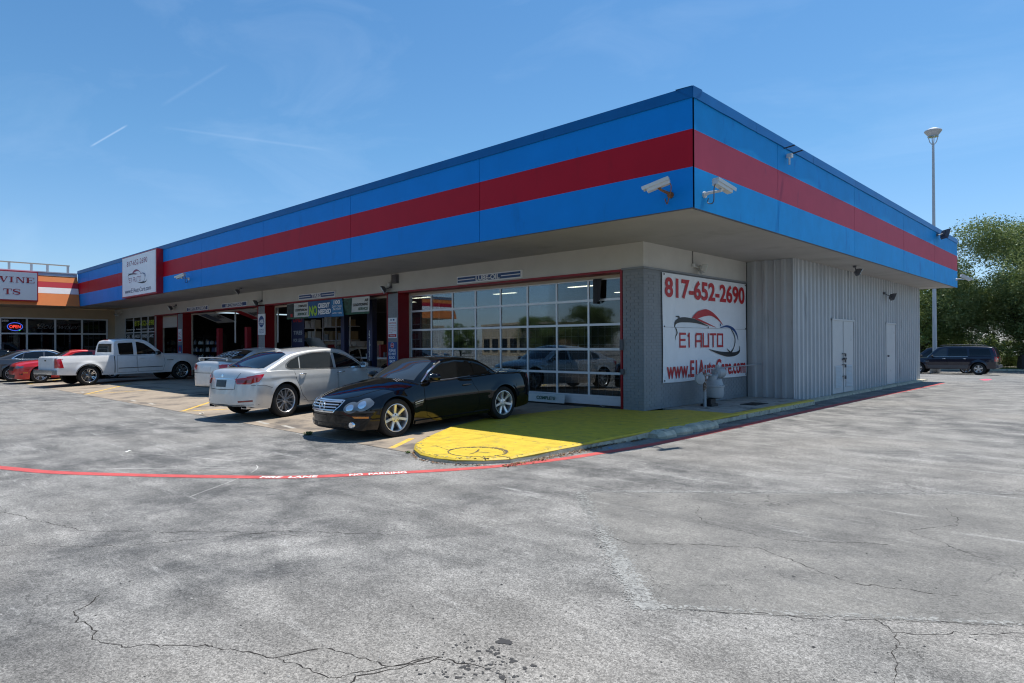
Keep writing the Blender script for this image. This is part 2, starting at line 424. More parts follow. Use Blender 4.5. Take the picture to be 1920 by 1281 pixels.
        extra = []; x = xa+step*0.5
        while x < xb:
            y = ya+step*0.5
            while y < yb:
                if inside(x, y) and min((x-p[0])**2+(y-p[1])**2 for p in pts) > (step*0.45)**2: extra.append((x, y))
                y += step
            x += step
        allp = [Vector(p) for p in pts+extra]
        res = delaunay_2d_cdt(allp, [(i, (i+1) % nb) for i in range(nb)], [], 1, 1e-5)
        V2, Ed, Fc = res[0], res[1], res[2]; V = []; ok = []
        for v in V2:
            h = c.hit(ax, v.x, v.y, which)
            if h is None: V.append(None); continue
            V.append((h[0]+h[1]*off, h[1]))
        mb = MB(); top = {}
        for i, v in enumerate(V):
            if v is not None: top[i] = len(mb.v); mb.v.append(tuple(v[0]))
        cnt = {}
        for f in Fc:
            if all(i in top for i in f):
                mb.f.append(tuple(top[i] for i in f)); mb.m.append(0)
                for a, b in zip(f, f[1:]+f[:1]): cnt[frozenset((a, b))] = cnt.get(frozenset((a, b)), [])+[(a, b)]
        low = {}
        for k, es in cnt.items():
            if len(es) == 1:
                a, b = es[0]
                for i in (a, b):
                    if i not in low: low[i] = len(mb.v); mb.v.append(tuple(V[i][0]-V[i][1]*thick))
                mb.f.append((top[b], top[a], low[a], low[b])); mb.m.append(0)
        return mb
    def ribbon(c, ax, pts, w=0.012, off=0.0025, which=None, closed=False, step=0.05, thick=0.0):
        which = which or [c.bvh_body, c.bvh_house]
        P = [Vector(p) for p in pts]; 
        if closed: P.append(P[0])
        out = []
        for i in range(len(P)-1):
            nn = max(1, int((P[i+1]-P[i]).length/step))
            for k in range(nn): out.append(P[i]+(P[i+1]-P[i])*k/nn)
        out.append(P[-1]); mb = MB(); prev = None
        for i, p in enumerate(out):
            d = (out[min(i+1, len(out)-1)]-out[max(i-1, 0)])
            if closed and i in (0, len(out)-1): d = out[1]-out[-2]
            d = d.normalized(); n = Vector((-d.y, d.x))*w/2
            a = c.hit(ax, p.x+n.x, p.y+n.y, which); b = c.hit(ax, p.x-n.x, p.y-n.y, which)
            if a is None or b is None: prev = None; continue
            k = len(mb.v); mb.v += [tuple(a[0]+a[1]*off), tuple(b[0]+b[1]*off)]
            if prev is not None and (Vector(mb.v[k])-Vector(mb.v[prev])).length < 0.25: mb.f.append((prev, prev+1, k+1, k)); mb.m.append(0)
            prev = k
        return mb

def flipL(poly): return poly
def wheel_meshes(style, R, rr, wdt, key):
    """tyre, rim, hub meshes centred at origin, outer face towards +y"""
    h = wdt/2
    tp = [(rr*0.985, -h*0.92), (rr+0.02, -h), (R*0.90, -h*1.03), (R*0.975, -h*0.90), (R, -h*0.6), (R, h*0.6), (R*0.975, h*0.90), (R*0.90, h*1.03), (rr+0.02, h), (rr*0.985, h*0.92)]
    t = MB().lathe(tp, ax=(0, 1, 0), n=48)
    for g in (-0.35, 0, 0.35): t.lathe([(R+0.001, h*(g-0.05)), (R+0.001, h*(g+0.05))], ax=(0, 1, 0), n=48, mi=1)
    r = MB(); r.lathe([(rr*0.99, h*0.95), (rr*1.0, h*0.99), (rr*0.965, h*1.0), (rr*0.93, h*0.93), (rr*0.90, h*0.6), (rr*0.88, -h*0.8)], ax=(0, 1, 0), n=48)
    def spoke(a, w0, w1, r0=0.05, r1=None, skew=0.0, d0=0.70, d1=0.90, th=0.022):
        r1 = r1 or rr*0.95; steps = 5; V = []
        for i in range(steps+1):
            u = i/steps; rad = r0+(r1-r0)*u; w = w0+(w1-w0)*u; yy = h*(d0+(d1-d0)*u*u); aa = a+skew*u
            c_, s_ = cos(aa), sin(aa); tx, tz = -s_, c_
            for sgn in (-1, 1):
                for dy in (0, -th): 
                    ww = w*(0.72 if dy == 0 else 1.0)
                    V.append((rad*c_+tx*sgn*ww/2, yy+dy, rad*s_+tz*sgn*ww/2))
        fs = []
        for i in range(steps):
            b = i*4; n_ = b+4
            fs += [(b, b+2, n_+2, n_), (b+1, n_+1, n_+3, b+3), (b, n_, n_+1, b+1), (b+2, b+3, n_+3, n_+2)]
        r.add(V, fs, 0)
    if style == 'seven':
        for k in range(7): spoke(pi/2+2*pi*k/7, 0.055, 0.060)
        hubr = 0.075
    elif style == 'multi':
        for k in range(7):
            for dd in (-0.13, 0.13): spoke(2*pi*k/7+dd*0.6, 0.024, 0.020, skew=dd*0.9, d0=0.75, d1=0.92); 
            spoke(2*pi*k/7+pi/7, 0.02, 0.02, d0=0.75, d1=0.92) if False else None
        hubr = 0.07
    elif style == 'six':
        for k in range(6):
            for dd in (-0.12, 0.12): spoke(2*pi*k/6+pi/6+dd, 0.028, 0.034, skew=dd*0.5, d0=0.55, d1=0.93)
        hubr = 0.075
    elif style == 'fivedouble':
        for k in range(5):
            for dd in (-0.10, 0.10): spoke(2*pi*k/5+pi/2+dd, 0.034, 0.040, skew=dd*0.8, d0=0.6, d1=0.9)
        hubr = 0.07
    else:
        for k in range(5): spoke(2*pi*k/5+pi/2, 0.10, 0.11, d0=0.7, d1=0.88)
        hubr = 0.08
    r.lathe([(0.0, h*0.80), (hubr*0.45, h*0.80), (hubr*0.5, h*0.76), (hubr, h*0.73), (hubr*1.05, h*0.4)], ax=(0, 1, 0), n=24)
    hb = MB(); hb.lathe([(0.0, h*0.15), (rr*0.76, h*0.15), (rr*0.76, h*0.05), (0.0, h*0.05)], ax=(0, 1, 0), n=32)
    hb.lathe([(rr*0.9, -h*0.5), (0.0, -h*0.5)], ax=(0, 1, 0), n=32, mi=1)
    for k in range(5):
        a = 2*pi*k/5+pi/2; rad = hubr*0.72; hb.cyl((rad*cos(a), h*0.72, rad*sin(a)), (rad*cos(a), h*0.76, rad*sin(a)), 0.010, n=8, mi=1)
    return t.mesh(key+'_tyre', [M_TYRE, M_UNDER], 40), r, hb.mesh(key+'_hub', [M_DISC, M_UNDER], 40)

def poly_arc(cx, cy, rx, ry, n=20, a0=0, a1=2*pi):
    return [(cx+rx*cos(a0+(a1-a0)*k/n), cy+ry*sin(a0+(a1-a0)*k/n)) for k in range(n)]

def make_car(name, label, cat, sp, loc, heading, z=0.0, tilt=0.0, group=None):
    """loc = ground point midway between the axles; heading = angle of +x (nose) in world"""
    P = sp['paint']; c = Car(sp)
    root = thing(name, label, cat, (loc[0], loc[1], z), heading, group)
    if tilt: root.rotation_euler = (0, tilt, heading)
    if sp.get('scale'): root.scale = sp['scale']
    def add(n, mb, mt, smooth=40, lab=None, parent=None):
        if not mb.f: return None
        return link(n, mb.mesh(n, mt, smooth), parent or root, label=lab)
    bmb = c.body(); body = add('body', bmb, [P, M_UNDER, sp.get('cladm', M_GREY)], 38)
    hmb = c.house(); add('cabin', hmb, [sp.get('roofp', P)], 38)
    # glazing, doors, lamps, trims
    for ft in sp['features']:
        nm, kind, ax, pts, mt = ft[:5]; kw = dict(ft[5]) if len(ft) > 5 else {}
        lab = kw.pop('lab', None); par = kw.pop('under', None)
        sides = ['L', 'R'] if ax == 'S' else ([ax] if ax in 'LRFBT' else [ax[0]])
        mir = kw.pop('mirror', False)
        for sd in sides:
            fn = c.patch if kind == 'patch' else c.ribbon
            o = add(nm, fn(sd, pts, **kw), mt, 45, lab)
            if par and o:   # nested lens etc
                for (n2, k2, p2, m2, kw2) in par: add(n2, (c.patch if k2 == 'patch' else c.ribbon)(sd, p2, **kw2), m2, 45, parent=o)
            if mir:
                o2 = add(nm, fn(sd, [(a, -b) if sd == 'T' else (-a, b) for a, b in pts][::-1], **kw), mt, 45, lab)
                if par and o2:
                    for (n2, k2, p2, m2, kw2) in par: add(n2, (c.patch if k2 == 'patch' else c.ribbon)(sd, [(a, -b) if sd == 'T' else (-a, b) for a, b in p2][::-1], **kw2), m2, 45, parent=o2)
    # doors with seams and handles
    for di, d in enumerate(sp['doors']):
        for sd in ('L', 'R'):
            add('door_seam', c.ribbon(sd, d['poly'], w=0.016, off=0.0015, closed=True, which=[c.bvh_body], step=0.04), M_SEAM, 45)
            dm = c.patch(sd, d['poly'], off=0.003, thick=0.006, which=[c.bvh_body], step=0.045)
            if sp.get('doorclad'): pass
            do = add('door', dm, P, 45)
            if d.get('handle') and do:
                hx, hz = d['handle']; h = c.hit(sd, hx, hz, [c.bvh_body]); sg = 1 if sd == 'L' else -1
                if h:
                    y = h[0].y; mb = MB(); mb.tube([(hx-0.09, y+sg*0.002, hz), (hx-0.075, y+sg*0.035, hz+0.004), (hx, y+sg*0.045, hz+0.006), (hx+0.075, y+sg*0.035, hz+0.004), (hx+0.09, y+sg*0.002, hz)], [0.012, 0.014, 0.016, 0.014, 0.012], 8)
                    add('handle', mb, sp.get('handlem', P), 60, parent=do)
    # mirrors
    mx_, mz_ = sp['mirror']
    for sd, sg in (('L', 1), ('R', -1)):
        h = c.hit(sd, mx_, mz_-0.10, [c.bvh_body, c.bvh_house]); y = h[0].y if h else sg*c.W*0.9
        mb = MB(); prof = []; n = 12; k = sp.get('mirs', 1.0)
        V = []
        for i, (dx, sc) in enumerate(((-0.055, 0.86), (-0.05, 1.0), (0.0, 1.0), (0.05, 0.85), (0.085, 0.5), (0.095, 0.15))):
            for a in range(n):
                t = 2*pi*a/n; V.append((mx_+dx*k, y+sg*(0.13+0.105*k*sc*(abs(cos(t))**0.8)*(1 if cos(t) > 0 else -1)), mz_+0.068*k*sc*(abs(sin(t))**0.8)*(1 if sin(t) > 0 else -1)))
        Fs = [(i*n+a, i*n+(a+1) % n, (i+1)*n+(a+1) % n, (i+1)*n+a) for i in range(5) for a in range(n)]+[tuple(range(5*n, 6*n))]
        mb.add(V, Fs, 0); mb.tube([(mx_, y-sg*0.02, mz_-0.055), (mx_, y+sg*0.09, mz_-0.035)], [0.028, 0.02], 8, 1)
        mo = add('mirror', mb, [sp.get('mirm', P), M_BLK], 50)
        gb = MB(); gb.add([v for v in V[:n]], [tuple(range(n))[::-1]], 0); add('mirror_glass', gb, M_CHR, parent=mo)
    # wheels
    ty, rb, hb = wheel_meshes(sp['wheel'], c.Rw, sp['rr'], sp.get('tw', 0.23), name)
    rm = rb.mesh(name+'_rim', [sp.get('rimm', M_ALU)], 45)
    for xw in (c.xf, c.xr):
        for sg in (1, -1):
            yw = sg*(c.half(xw)-sp.get('tw', 0.23)/2-sp.get('win', 0.03))
            w = link('wheel', hb, root); w.location = (xw, yw, c.Rw)
            st = sp.get('steer', 0.0) if xw == c.xf else 0.0
            w.rotation_euler = (0, 0, (0 if sg > 0 else pi)+st)
            link('tyre', ty, w); link('rim', rm, w)
    ex = sp.get('extra')
    if ex: ex(c, root, add)
    return root, c
P_BLACK = paint('black_car_paint', (0.002, 0.002, 0.0025), metal=0.0, rough=0.03, coat=0.0, spec=0.5)
P_SILVER = paint('silver_beige_paint', (0.64, 0.645, 0.63), metal=0.45, rough=0.36, dust=0.04)
P_WSILV = paint('pale_silver_paint', (0.68, 0.68, 0.66), metal=0.3, rough=0.4, dust=0.04)
P_WHITE = paint('white_truck_paint', (0.78, 0.79, 0.79), metal=0.0, rough=0.45, dust=0.03)
P_RED = paint('red_car_paint', (0.55, 0.008, 0.008), metal=0.1, rough=0.3)
P_GREY = paint('dark_grey_paint', (0.055, 0.06, 0.07), metal=0.5, rough=0.35)
P_NAVY = paint('dark_navy_paint', (0.008, 0.009, 0.025), metal=0.3, rough=0.3)

def star_ring(c, root, x, y, z, r, nrm):
    pass

# ---- black hard-top roadster
def roadster_extra(c, root, add):
    B = [c.bvh_body]
    # grille: recessed dark opening, four bars, ring emblem with three-pointed star
    gp = [(-0.40, 0.655), (0.40, 0.655), (0.385, 0.56), (0.30, 0.475), (-0.30, 0.475), (-0.385, 0.56)]
    g = add('grille', c.patch('F', gp, off=0.003, thick=0.01, which=B), M_SEAM)
    add('grille_frame', c.ribbon('F', gp, w=0.02, off=0.008, which=B, closed=True), M_CHR, parent=g)
    for k in range(4):
        z = 0.625-0.04*k; hw = 0.385-0.02*k
        mb = c.patch('F', [(-hw, z+0.007), (-hw, z-0.009), (hw, z-0.009), (hw, z+0.007)], off=0.022, thick=0.015, which=B, step=0.05); add('grille_bar', mb, M_ALU, parent=g)
    h = c.hit('F', 0, 0.57, B); x = h[0].x+0.035; mb = MB(); R = 0.082
    mb.tube([(x-0.02*sin(0.3)*sin(a), R*cos(a), 0.57+R*sin(a)) for a in [2*pi*k/32 for k in range(33)]], 0.009, 8)
    for k in range(3):
        a = pi/2+2*pi*k/3; mb.add([(x+0.004, R*cos(a), 0.57+R*sin(a)), (x, 0.022*cos(a+pi/3), 0.57+0.022*sin(a+pi/3)), (x+0.014, 0, 0.57), (x, 0.022*cos(a-pi/3), 0.57+0.022*sin(a-pi/3))], [(0, 1, 2), (0, 2, 3)])
    add('emblem', mb, M_CHR, parent=g)
    for sg in (1, -1):   # fog lamps
        h = c.hit('F', sg*0.60, 0.265, B)
        if h: mb = MB(); mb.lathe([(0.0, 0.02), (0.045, 0.016), (0.058, 0.0), (0.062, -0.02)], h[0]+Vector((0.0, 0, 0)), (1, sg*0.3, 0), 20); add('fog_lamp', mb, M_LENS2)
    # bonnet vents
    for sg in (1, -1):
        for k in range(4):
            pts = [(0.93-0.045*k, sg*0.30), (0.99-0.045*k, sg*0.52)]
            add('bonnet_vent', c.ribbon('T', pts, w=0.016, off=0.006, which=B), M_ALU)
    # A pillar chrome strip and boot lid line
    mb = MB(); mb.cyl((1.36, 0.2, 0.86), (1.37, 0.2, 0.87), 0.02, n=10)

ROADSTER = dict(paint=P_BLACK, xF=2.17, xR=-2.38, W=0.912, xf=1.28, xr=-1.28, Rw=0.325, Ra=0.365, rr=0.238, tw=0.245, wheel='seven',
    plan=[(-2.4, .86), (-2.0, .95), (-1.28, .995), (-0.3, .97), (0.5, .975), (1.28, .985), (1.8, .94), (2.2, .84)],
    top=[(-2.38, .80), (-2.2, .925), (-1.7, .965), (-1.2, .965), (-0.5, .94), (0.3, .94), (0.85, .945), (1.2, .90), (1.6, .815), (1.95, .715), (2.1, .64), (2.18, .58)],
    shoulder=[(-2.4, .72), (-2.2, .85), (-1.8, .90), (-1.3, .905), (-0.8, .885), (0, .865), (0.7, .845), (1.28, .775), (1.7, .69), (2.0, .60), (2.18, .53)],
    bottom=[(-2.4, .27), (-2.0, .21), (-1, .17), (1, .16), (1.7, .155), (2.2, .17)], zb0=0.16, zm=0.55, tuck_bot=0.10, tuck_top=0.07,
    crease=([(-2.4, .60), (0, .60), (2.2, .50)], 0.006), cF=0.42, qF=2.3, cR=0.30, qR=2.5, nF=2.6, nR=2.6, end=0.22, ptop=2.4, leanF=0.15,
    gh=dict(roof=[(-1.40, .89), (-1.20, 1.02), (-0.96, 1.15), (-0.7, 1.25), (-0.3, 1.292), (0.0, 1.28), (0.18, 1.25), (0.5, 1.12), (0.8, .99), (1.02, .87)], xw=0.1, xb=-0.8, cw=0.42, cb=0.25, tumble=0.50, r=0.09, crown=0.03, inset=0.94),
    mirror=(0.50, 0.955), mirs=1.0, handlem=M_GREY,
    doors=[dict(poly=[(0.66, .845), (0.68, .60), (0.62, .30), (0.50, .235), (-0.50, .235), (-0.62, .35), (-0.60, .60), (-0.50, .74), (-0.46, .878)], handle=(-0.33, .76))],
    features=[
        ('side_window', 'patch', 'S', [(0.60, .895), (0.40, 1.02), (0.20, 1.125), (0.0, 1.19), (-0.25, 1.215), (-0.50, 1.19), (-0.58, 1.17), (-0.60, .93), (0.0, .90)], M_GLASS, {}),
        ('quarter_window', 'patch', 'S', [(-0.63, 1.155), (-0.85, 1.085), (-1.0, .995), (-1.04, .965), (-0.63, .935)], M_GLASS, {}),
        ('window_trim', 'ribbon', 'S', [(0.66, .875), (0.44, 1.045), (0.22, 1.16), (0.10, 1.205)], M_CHR, dict(w=0.022, off=0.008, step=0.03)),
        ('waist_trim', 'ribbon', 'S', [(0.45, .885), (0.0, .885), (-0.5, .905)], M_GREY, dict(w=0.012, off=0.004)),
        ('windscreen', 'patch', 'T', [(0.90, 0), (0.86, .35), (0.74, .66), (0.22, .52), (0.13, .30), (0.11, 0), (0.13, -.30), (0.22, -.52), (0.74, -.66), (0.86, -.35)], M_GLASS2, dict(off=0.005, step=0.08)),
        ('rear_window', 'patch', 'T', [(-0.86, 0), (-0.88, .42), (-1.15, .50), (-1.22, 0), (-1.15, -.50), (-0.88, -.42)], M_GLASS, dict(step=0.08)),
        ('headlight', 'patch', 'F', poly_arc(0.585, 0.545, 0.105, 0.088, 18), M_LENS, dict(mirror=True, off=0.012, thick=0.03, step=0.03, under=[('lamp_inner', 'patch', poly_arc(0.575, 0.54, 0.055, 0.05, 14), M_LENS2, dict(off=0.017, thick=0.01, step=0.02))])),
        ('headlight', 'patch', 'F', poly_arc(0.735, 0.585, 0.10, 0.098, 18), M_LENS, dict(mirror=True, off=0.014, thick=0.03, step=0.03, under=[('lamp_inner', 'patch', poly_arc(0.73, 0.585, 0.05, 0.055, 14), M_LENS2, dict(off=0.019, thick=0.01, step=0.02))])),
        ('lower_intake', 'patch', 'F', [(-0.52, .30), (0.52, .30), (0.50, .20), (-0.50, .20)], M_BLK, dict(off=0.003)),
        ('side_intake', 'patch', 'F', [(0.54, .31), (0.72, .31), (0.70, .215), (0.54, .205)], M_BLK, dict(off=0.003, mirror=True)),
        ('bumper_line', 'ribbon', 'F', [(-0.80, .435), (0, .425), (0.80, .435)], M_SEAM, dict(w=0.008)),
        ('bumper_seam', 'ribbon', 'S', [(1.70, .47), (1.98, .485)], M_GREY, dict(w=0.012, off=0.004)),
        ('side_marker', 'patch', 'S', [(1.80, .40), (1.98, .405), (1.96, .375), (1.80, .37)], M_AMB, dict(off=0.006)),
        ('bonnet_seam', 'ribbon', 'T', [(2.0, .30), (1.8, .52), (1.3, .68), (0.98, .74)], M_SEAM, dict(w=0.010, mirror=True)),
        ('fender_vent', 'patch', 'S', [(0.72, .60), (0.90, .575), (0.90, .455), (0.74, .49)], M_BLK, dict(off=0.002)),
        ('vent_bar', 'ribbon', 'S', [(0.73, .575), (0.92, .548)], M_ALU, dict(w=0.012, off=0.016)),
        ('vent_bar', 'ribbon', 'S', [(0.73, .545), (0.92, .518)], M_ALU, dict(w=0.012, off=0.016)),
        ('sill', 'patch', 'S', [(0.88, .225), (0.88, .175), (-0.88, .19), (-0.88, .235)], P_BLACK, dict(off=0.022, thick=0.03)),
        ('tail_light', 'patch', 'S', [(-2.02, .84), (-2.16, .84), (-2.27, .78), (-2.30, .66), (-2.16, .63), (-2.08, .70)], M_RED, dict(off=0.006)),
        ('tail_light', 'patch', 'B', [(0.48, .80), (0.78, .80), (0.80, .66), (0.55, .66)], M_RED, dict(mirror=True)),
    ], extra=roadster_extra)

# ---- long silver saloon
def saloon_extra(c, root, add):
    B = [c.bvh_body]
    h = c.hit('B', 0, 0.93, B)
    mb = MB(); mb.lathe([(0.0, 0.008), (0.036, 0.006), (0.042, 0)], h[0], (-1, 0, 0.2), 20); add('emblem', mb, M_CHR)
    h = c.hit('B', 0.55, 0.30, B)
    for sg in (1, -1):
        h = c.hit('B', sg*0.60, 0.275, B)
        if h: mb = MB(); p = h[0]; mb.obox(p+Vector((0.06, 0, 0)), (0.10, 0, 0), (0, 0.10, 0), (0, 0, 0.032)); add('exhaust_tip', mb, M_CHR); mb = MB(); mb.obox(p+Vector((-0.042, 0, 0)), (0.002, 0, 0), (0, 0.085, 0), (0, 0, 0.022)); add('exhaust_opening', mb, M_SEAM)
    mb = MB(); t = c.hit('T', -1.05, 0, [c.bvh_house])[0]
    mb.add([(t.x-0.12, -0.012, t.z-0.01), (t.x-0.12, 0.012, t.z-0.01), (t.x+0.10, 0.03, t.z-0.01), (t.x+0.10, -0.03, t.z-0.01), (t.x-0.13, -0.006, t.z+0.055), (t.x-0.13, 0.006, t.z+0.055), (t.x-0.03, 0.008, t.z+0.035), (t.x-0.03, -0.008, t.z+0.035)], [(0, 1, 5, 4), (1, 2, 6, 5), (2, 3, 7, 6), (3, 0, 4, 7), (4, 5, 6, 7)]); add('roof_antenna', mb, P_SILVER)
SALOON = dict(paint=P_SILVER, xF=2.46, xR=-2.68, W=0.951, xf=1.605, xr=-1.605, Rw=0.36, Ra=0.405, rr=0.262, tw=0.25, wheel='multi', handlem=M_CHR,
    plan=[(-2.7, .87), (-2.3, .95), (-1.6, .99), (0, 1.0), (1.6, .99), (2.1, .94), (2.5, .84)],
    top=[(-2.68, .93), (-2.62, 1.045), (-2.3, 1.085), (-1.9, 1.085), (-1.2, 1.05), (0, 1.02), (1.0, 1.01), (1.3, .985), (1.9, .90), (2.3, .79), (2.46, .66)],
    shoulder=[(-2.7, .90), (-2.5, .985), (-2.0, 1.0), (-1.3, .985), (0, .955), (1.0, .925), (1.6, .87), (2.1, .78), (2.46, .64)],
    bottom=[(-2.7, .30), (-2.3, .24), (-1, .21), (1, .20), (2.0, .18), (2.5, .2)], zb0=0.2, zm=0.60, tuck_bot=0.09, tuck_top=0.055,
    crease=([(-2.7, .90), (-1.6, .875), (0, .85), (1.4, .815), (2.5, .7)], 0.010), cF=0.40, qF=2.4, cR=0.34, qR=2.4, nF=3.0, nR=3.2, end=0.2, ptop=2.8, leanR=0.10,
    gh=dict(roof=[(-2.34, .98), (-2.0, 1.13), (-1.6, 1.29), (-1.2, 1.40), (-0.6, 1.465), (-0.1, 1.478), (0.25, 1.455), (0.6, 1.34), (1.0, 1.15), (1.40, .93)], xw=0.35, xb=-1.2, cw=0.40, cb=0.30, tumble=0.42, r=0.10, crown=0.045, inset=0.955),
    mirror=(0.80, 1.02), doors=[
        dict(poly=[(0.98, .935), (1.02, .60), (0.95, .30), (0.02, .285), (-0.02, .60), (0.0, .955)], handle=(0.10, .885)),
        dict(poly=[(-0.035, .955), (-0.055, .60), (-0.015, .285), (-0.95, .285), (-1.14, .45), (-1.30, .80), (-1.34, .985)], handle=(-1.12, .90))],
    features=[
        ('window_trim', 'ribbon', 'S', [(0.93, .985), (0.70, 1.13), (0.45, 1.25), (0.20, 1.325), (-0.2, 1.36), (-0.7, 1.352), (-1.05, 1.30), (-1.35, 1.21), (-1.50, 1.13), (-1.52, 1.06), (-1.40, 1.02), (-0.6, .99), (0.2, .965), (0.93, .975)], M_CHR, dict(w=0.022, off=0.006, closed=True, step=0.03)),
        ('front_window', 'patch', 'S', [(0.86, .99), (0.66, 1.125), (0.42, 1.24), (0.18, 1.31), (0.03, 1.335), (-0.01, .985)], M_GLASS, dict(off=0.003)),
        ('rear_door_window', 'patch', 'S', [(-0.07, 1.345), (-0.5, 1.35), (-0.85, 1.33), (-1.06, 1.285), (-1.12, 1.01), (-0.6, .995), (-0.09, .985)], M_GLASS2, dict(off=0.003)),
        ('quarter_window', 'patch', 'S', [(-1.10, 1.275), (-1.34, 1.20), (-1.48, 1.12), (-1.49, 1.065), (-1.39, 1.03), (-1.15, 1.012)], M_GLASS2, dict(off=0.003)),
        ('windscreen', 'patch', 'T', [(1.26, 0), (1.20, .40), (1.02, .70), (0.46, .58), (0.36, .3), (0.34, 0), (0.36, -.3), (0.46, -.58), (1.02, -.70), (1.20, -.40)], M_GLASS2, dict(step=0.09)),
        ('rear_window', 'patch', 'T', [(-1.22, 0), (-1.24, .35), (-1.32, .58), (-1.60, .66), (-2.0, .66), (-2.13, .4), (-2.17, 0), (-2.13, -.4), (-2.0, -.66), (-1.60, -.66), (-1.32, -.58), (-1.24, -.35)], M_GLASS, dict(step=0.09, off=0.005)),
        ('tail_light', 'patch', 'B', [(0.42, .87), (0.48, .76), (0.76, .755), (0.80, .78), (0.80, .90), (0.72, .90)], M_RED, dict(mirror=True, off=0.008, step=0.04, under=[('lamp_inner', 'patch', [(0.47, .845), (0.50, .79), (0.77, .785), (0.78, .84)], M_REDL, dict(off=0.011, thick=0.004, step=0.04))])),
        ('tail_light', 'patch', 'S', [(-2.46, .91), (-2.32, .945), (-2.15, .955), (-2.20, .90), (-2.29, .80), (-2.46, .765)], M_RED, dict(off=0.008, step=0.04)),
        ('number_plate', 'patch', 'B', [(-0.17, .84), (0.17, .84), (0.17, .70), (-0.17, .70)], pmat('plate_dark', (0.03, 0.05, 0.06), rough=0.4), dict(off=0.012)),
        ('boot_trim', 'ribbon', 'B', [(-0.40, .865), (0, .87), (0.40, .865)], M_CHR, dict(w=0.016, off=0.008)),
        ('boot_seam', 'ribbon', 'B', [(-0.52, .99), (-0.44, .86), (-0.44, .66), (0, .645), (0.44, .66), (0.44, .86), (0.52, .99)], M_SEAM, dict(w=0.010)),
        ('bumper_seam', 'ribbon', 'S', [(-2.42, .735), (-2.15, .72), (-1.98, .66)], M_SEAM, dict(w=0.008)),
        ('rear_reflector', 'patch', 'B', [(0.52, .415), (0.80, .43), (0.80, .395), (0.53, .38)], M_REDL, dict(mirror=True, off=0.006)),
        ('bumper_lip', 'ribbon', 'B', [(-0.85, .33), (0, .33), (0.85, .33)], M_SEAM, dict(w=0.008)),
        ('headlight', 'patch', 'F', [(0.45, .72), (0.82, .78), (0.84, .68), (0.5, .62)], M_LENS, dict(mirror=True)),
        ('grille', 'patch', 'F', [(0.05, .72), (0.36, .72), (0.34, .52), (0.05, .52)], M_BLK, dict(mirror=True)),
        ('sill_line', 'ribbon', 'S', [(1.1, .33), (0, .31), (-1.1, .33)], M_SEAM, dict(w=0.006)),
    ], extra=saloon_extra)

# ---- older pale silver saloon with boot spoiler and shoe-polish writing on the glass
def spoiler_extra(c, root, add):
    B = [c.bvh_body, c.bvh_house]
    mb = MB(); z0 = 1.145; V = []; n = 13
    for i in range(n):
        y = -0.66+1.32*i/(n-1); q = abs(y)/0.66; x = -2.13+0.10*q**3; z = z0-0.05*q**4
        V += [(x+0.11, y, z), (x+0.02, y, z+0.02), (x-0.11, y, z+0.018), (x-0.11, y, z-0.008), (x+0.02, y, z-0.012)]
    F_ = [(i*5+a, i*5+(a+1) % 5, (i+1)*5+(a+1) % 5, (i+1)*5+a) for i in range(n-1) for a in range(5)]+[(4, 3, 2, 1, 0), tuple((n-1)*5+a for a in range(5))]
    mb.add(V, F_)
    for sg in (1, -1): mb.obox((-2.06, sg*0.60, 1.10), (0.075, 0, 0), (0, 0.03, 0), (0, 0, 0.055))
    add('spoiler', mb, c.s['paint'])
    # writing on rear window and rear side glass: short strokes
    def scribble(s, o, r, u, w, h, nm):
        mb = MB(); V, Fc = text_raw(s, 0.0, 0.25); 
        hits = []
        for a, b in V:
            p = (o[0]+r[0]*a*w+u[0]*b*h, o[1]+r[1]*a*w+u[1]*b*h); q = c.hit(nm[0], p[0], p[1], B); hits.append(tuple(q[0]+q[1]*0.012) if q else (0, 0, 0))
        mb.add(hits, Fc); add('window_writing', mb, M_WHT)
    scribble('2016', (-1.42, 0.42), (0, -1), (1, 0), 0.62, 0.20, 'T')
    scribble('7877 M', (-1.66, 0.50), (0, -1), (1, 0), 0.80, 0.20, 'T')
    scribble('$SALE', (-0.55, 1.05), (-0.9999, 0), (0, 1), -0.62, 0.17, 'R')
    scribble('5500 MI', (-1.02, 1.03), (1, 0), (0, 1), 0.85, 0.17, 'R')
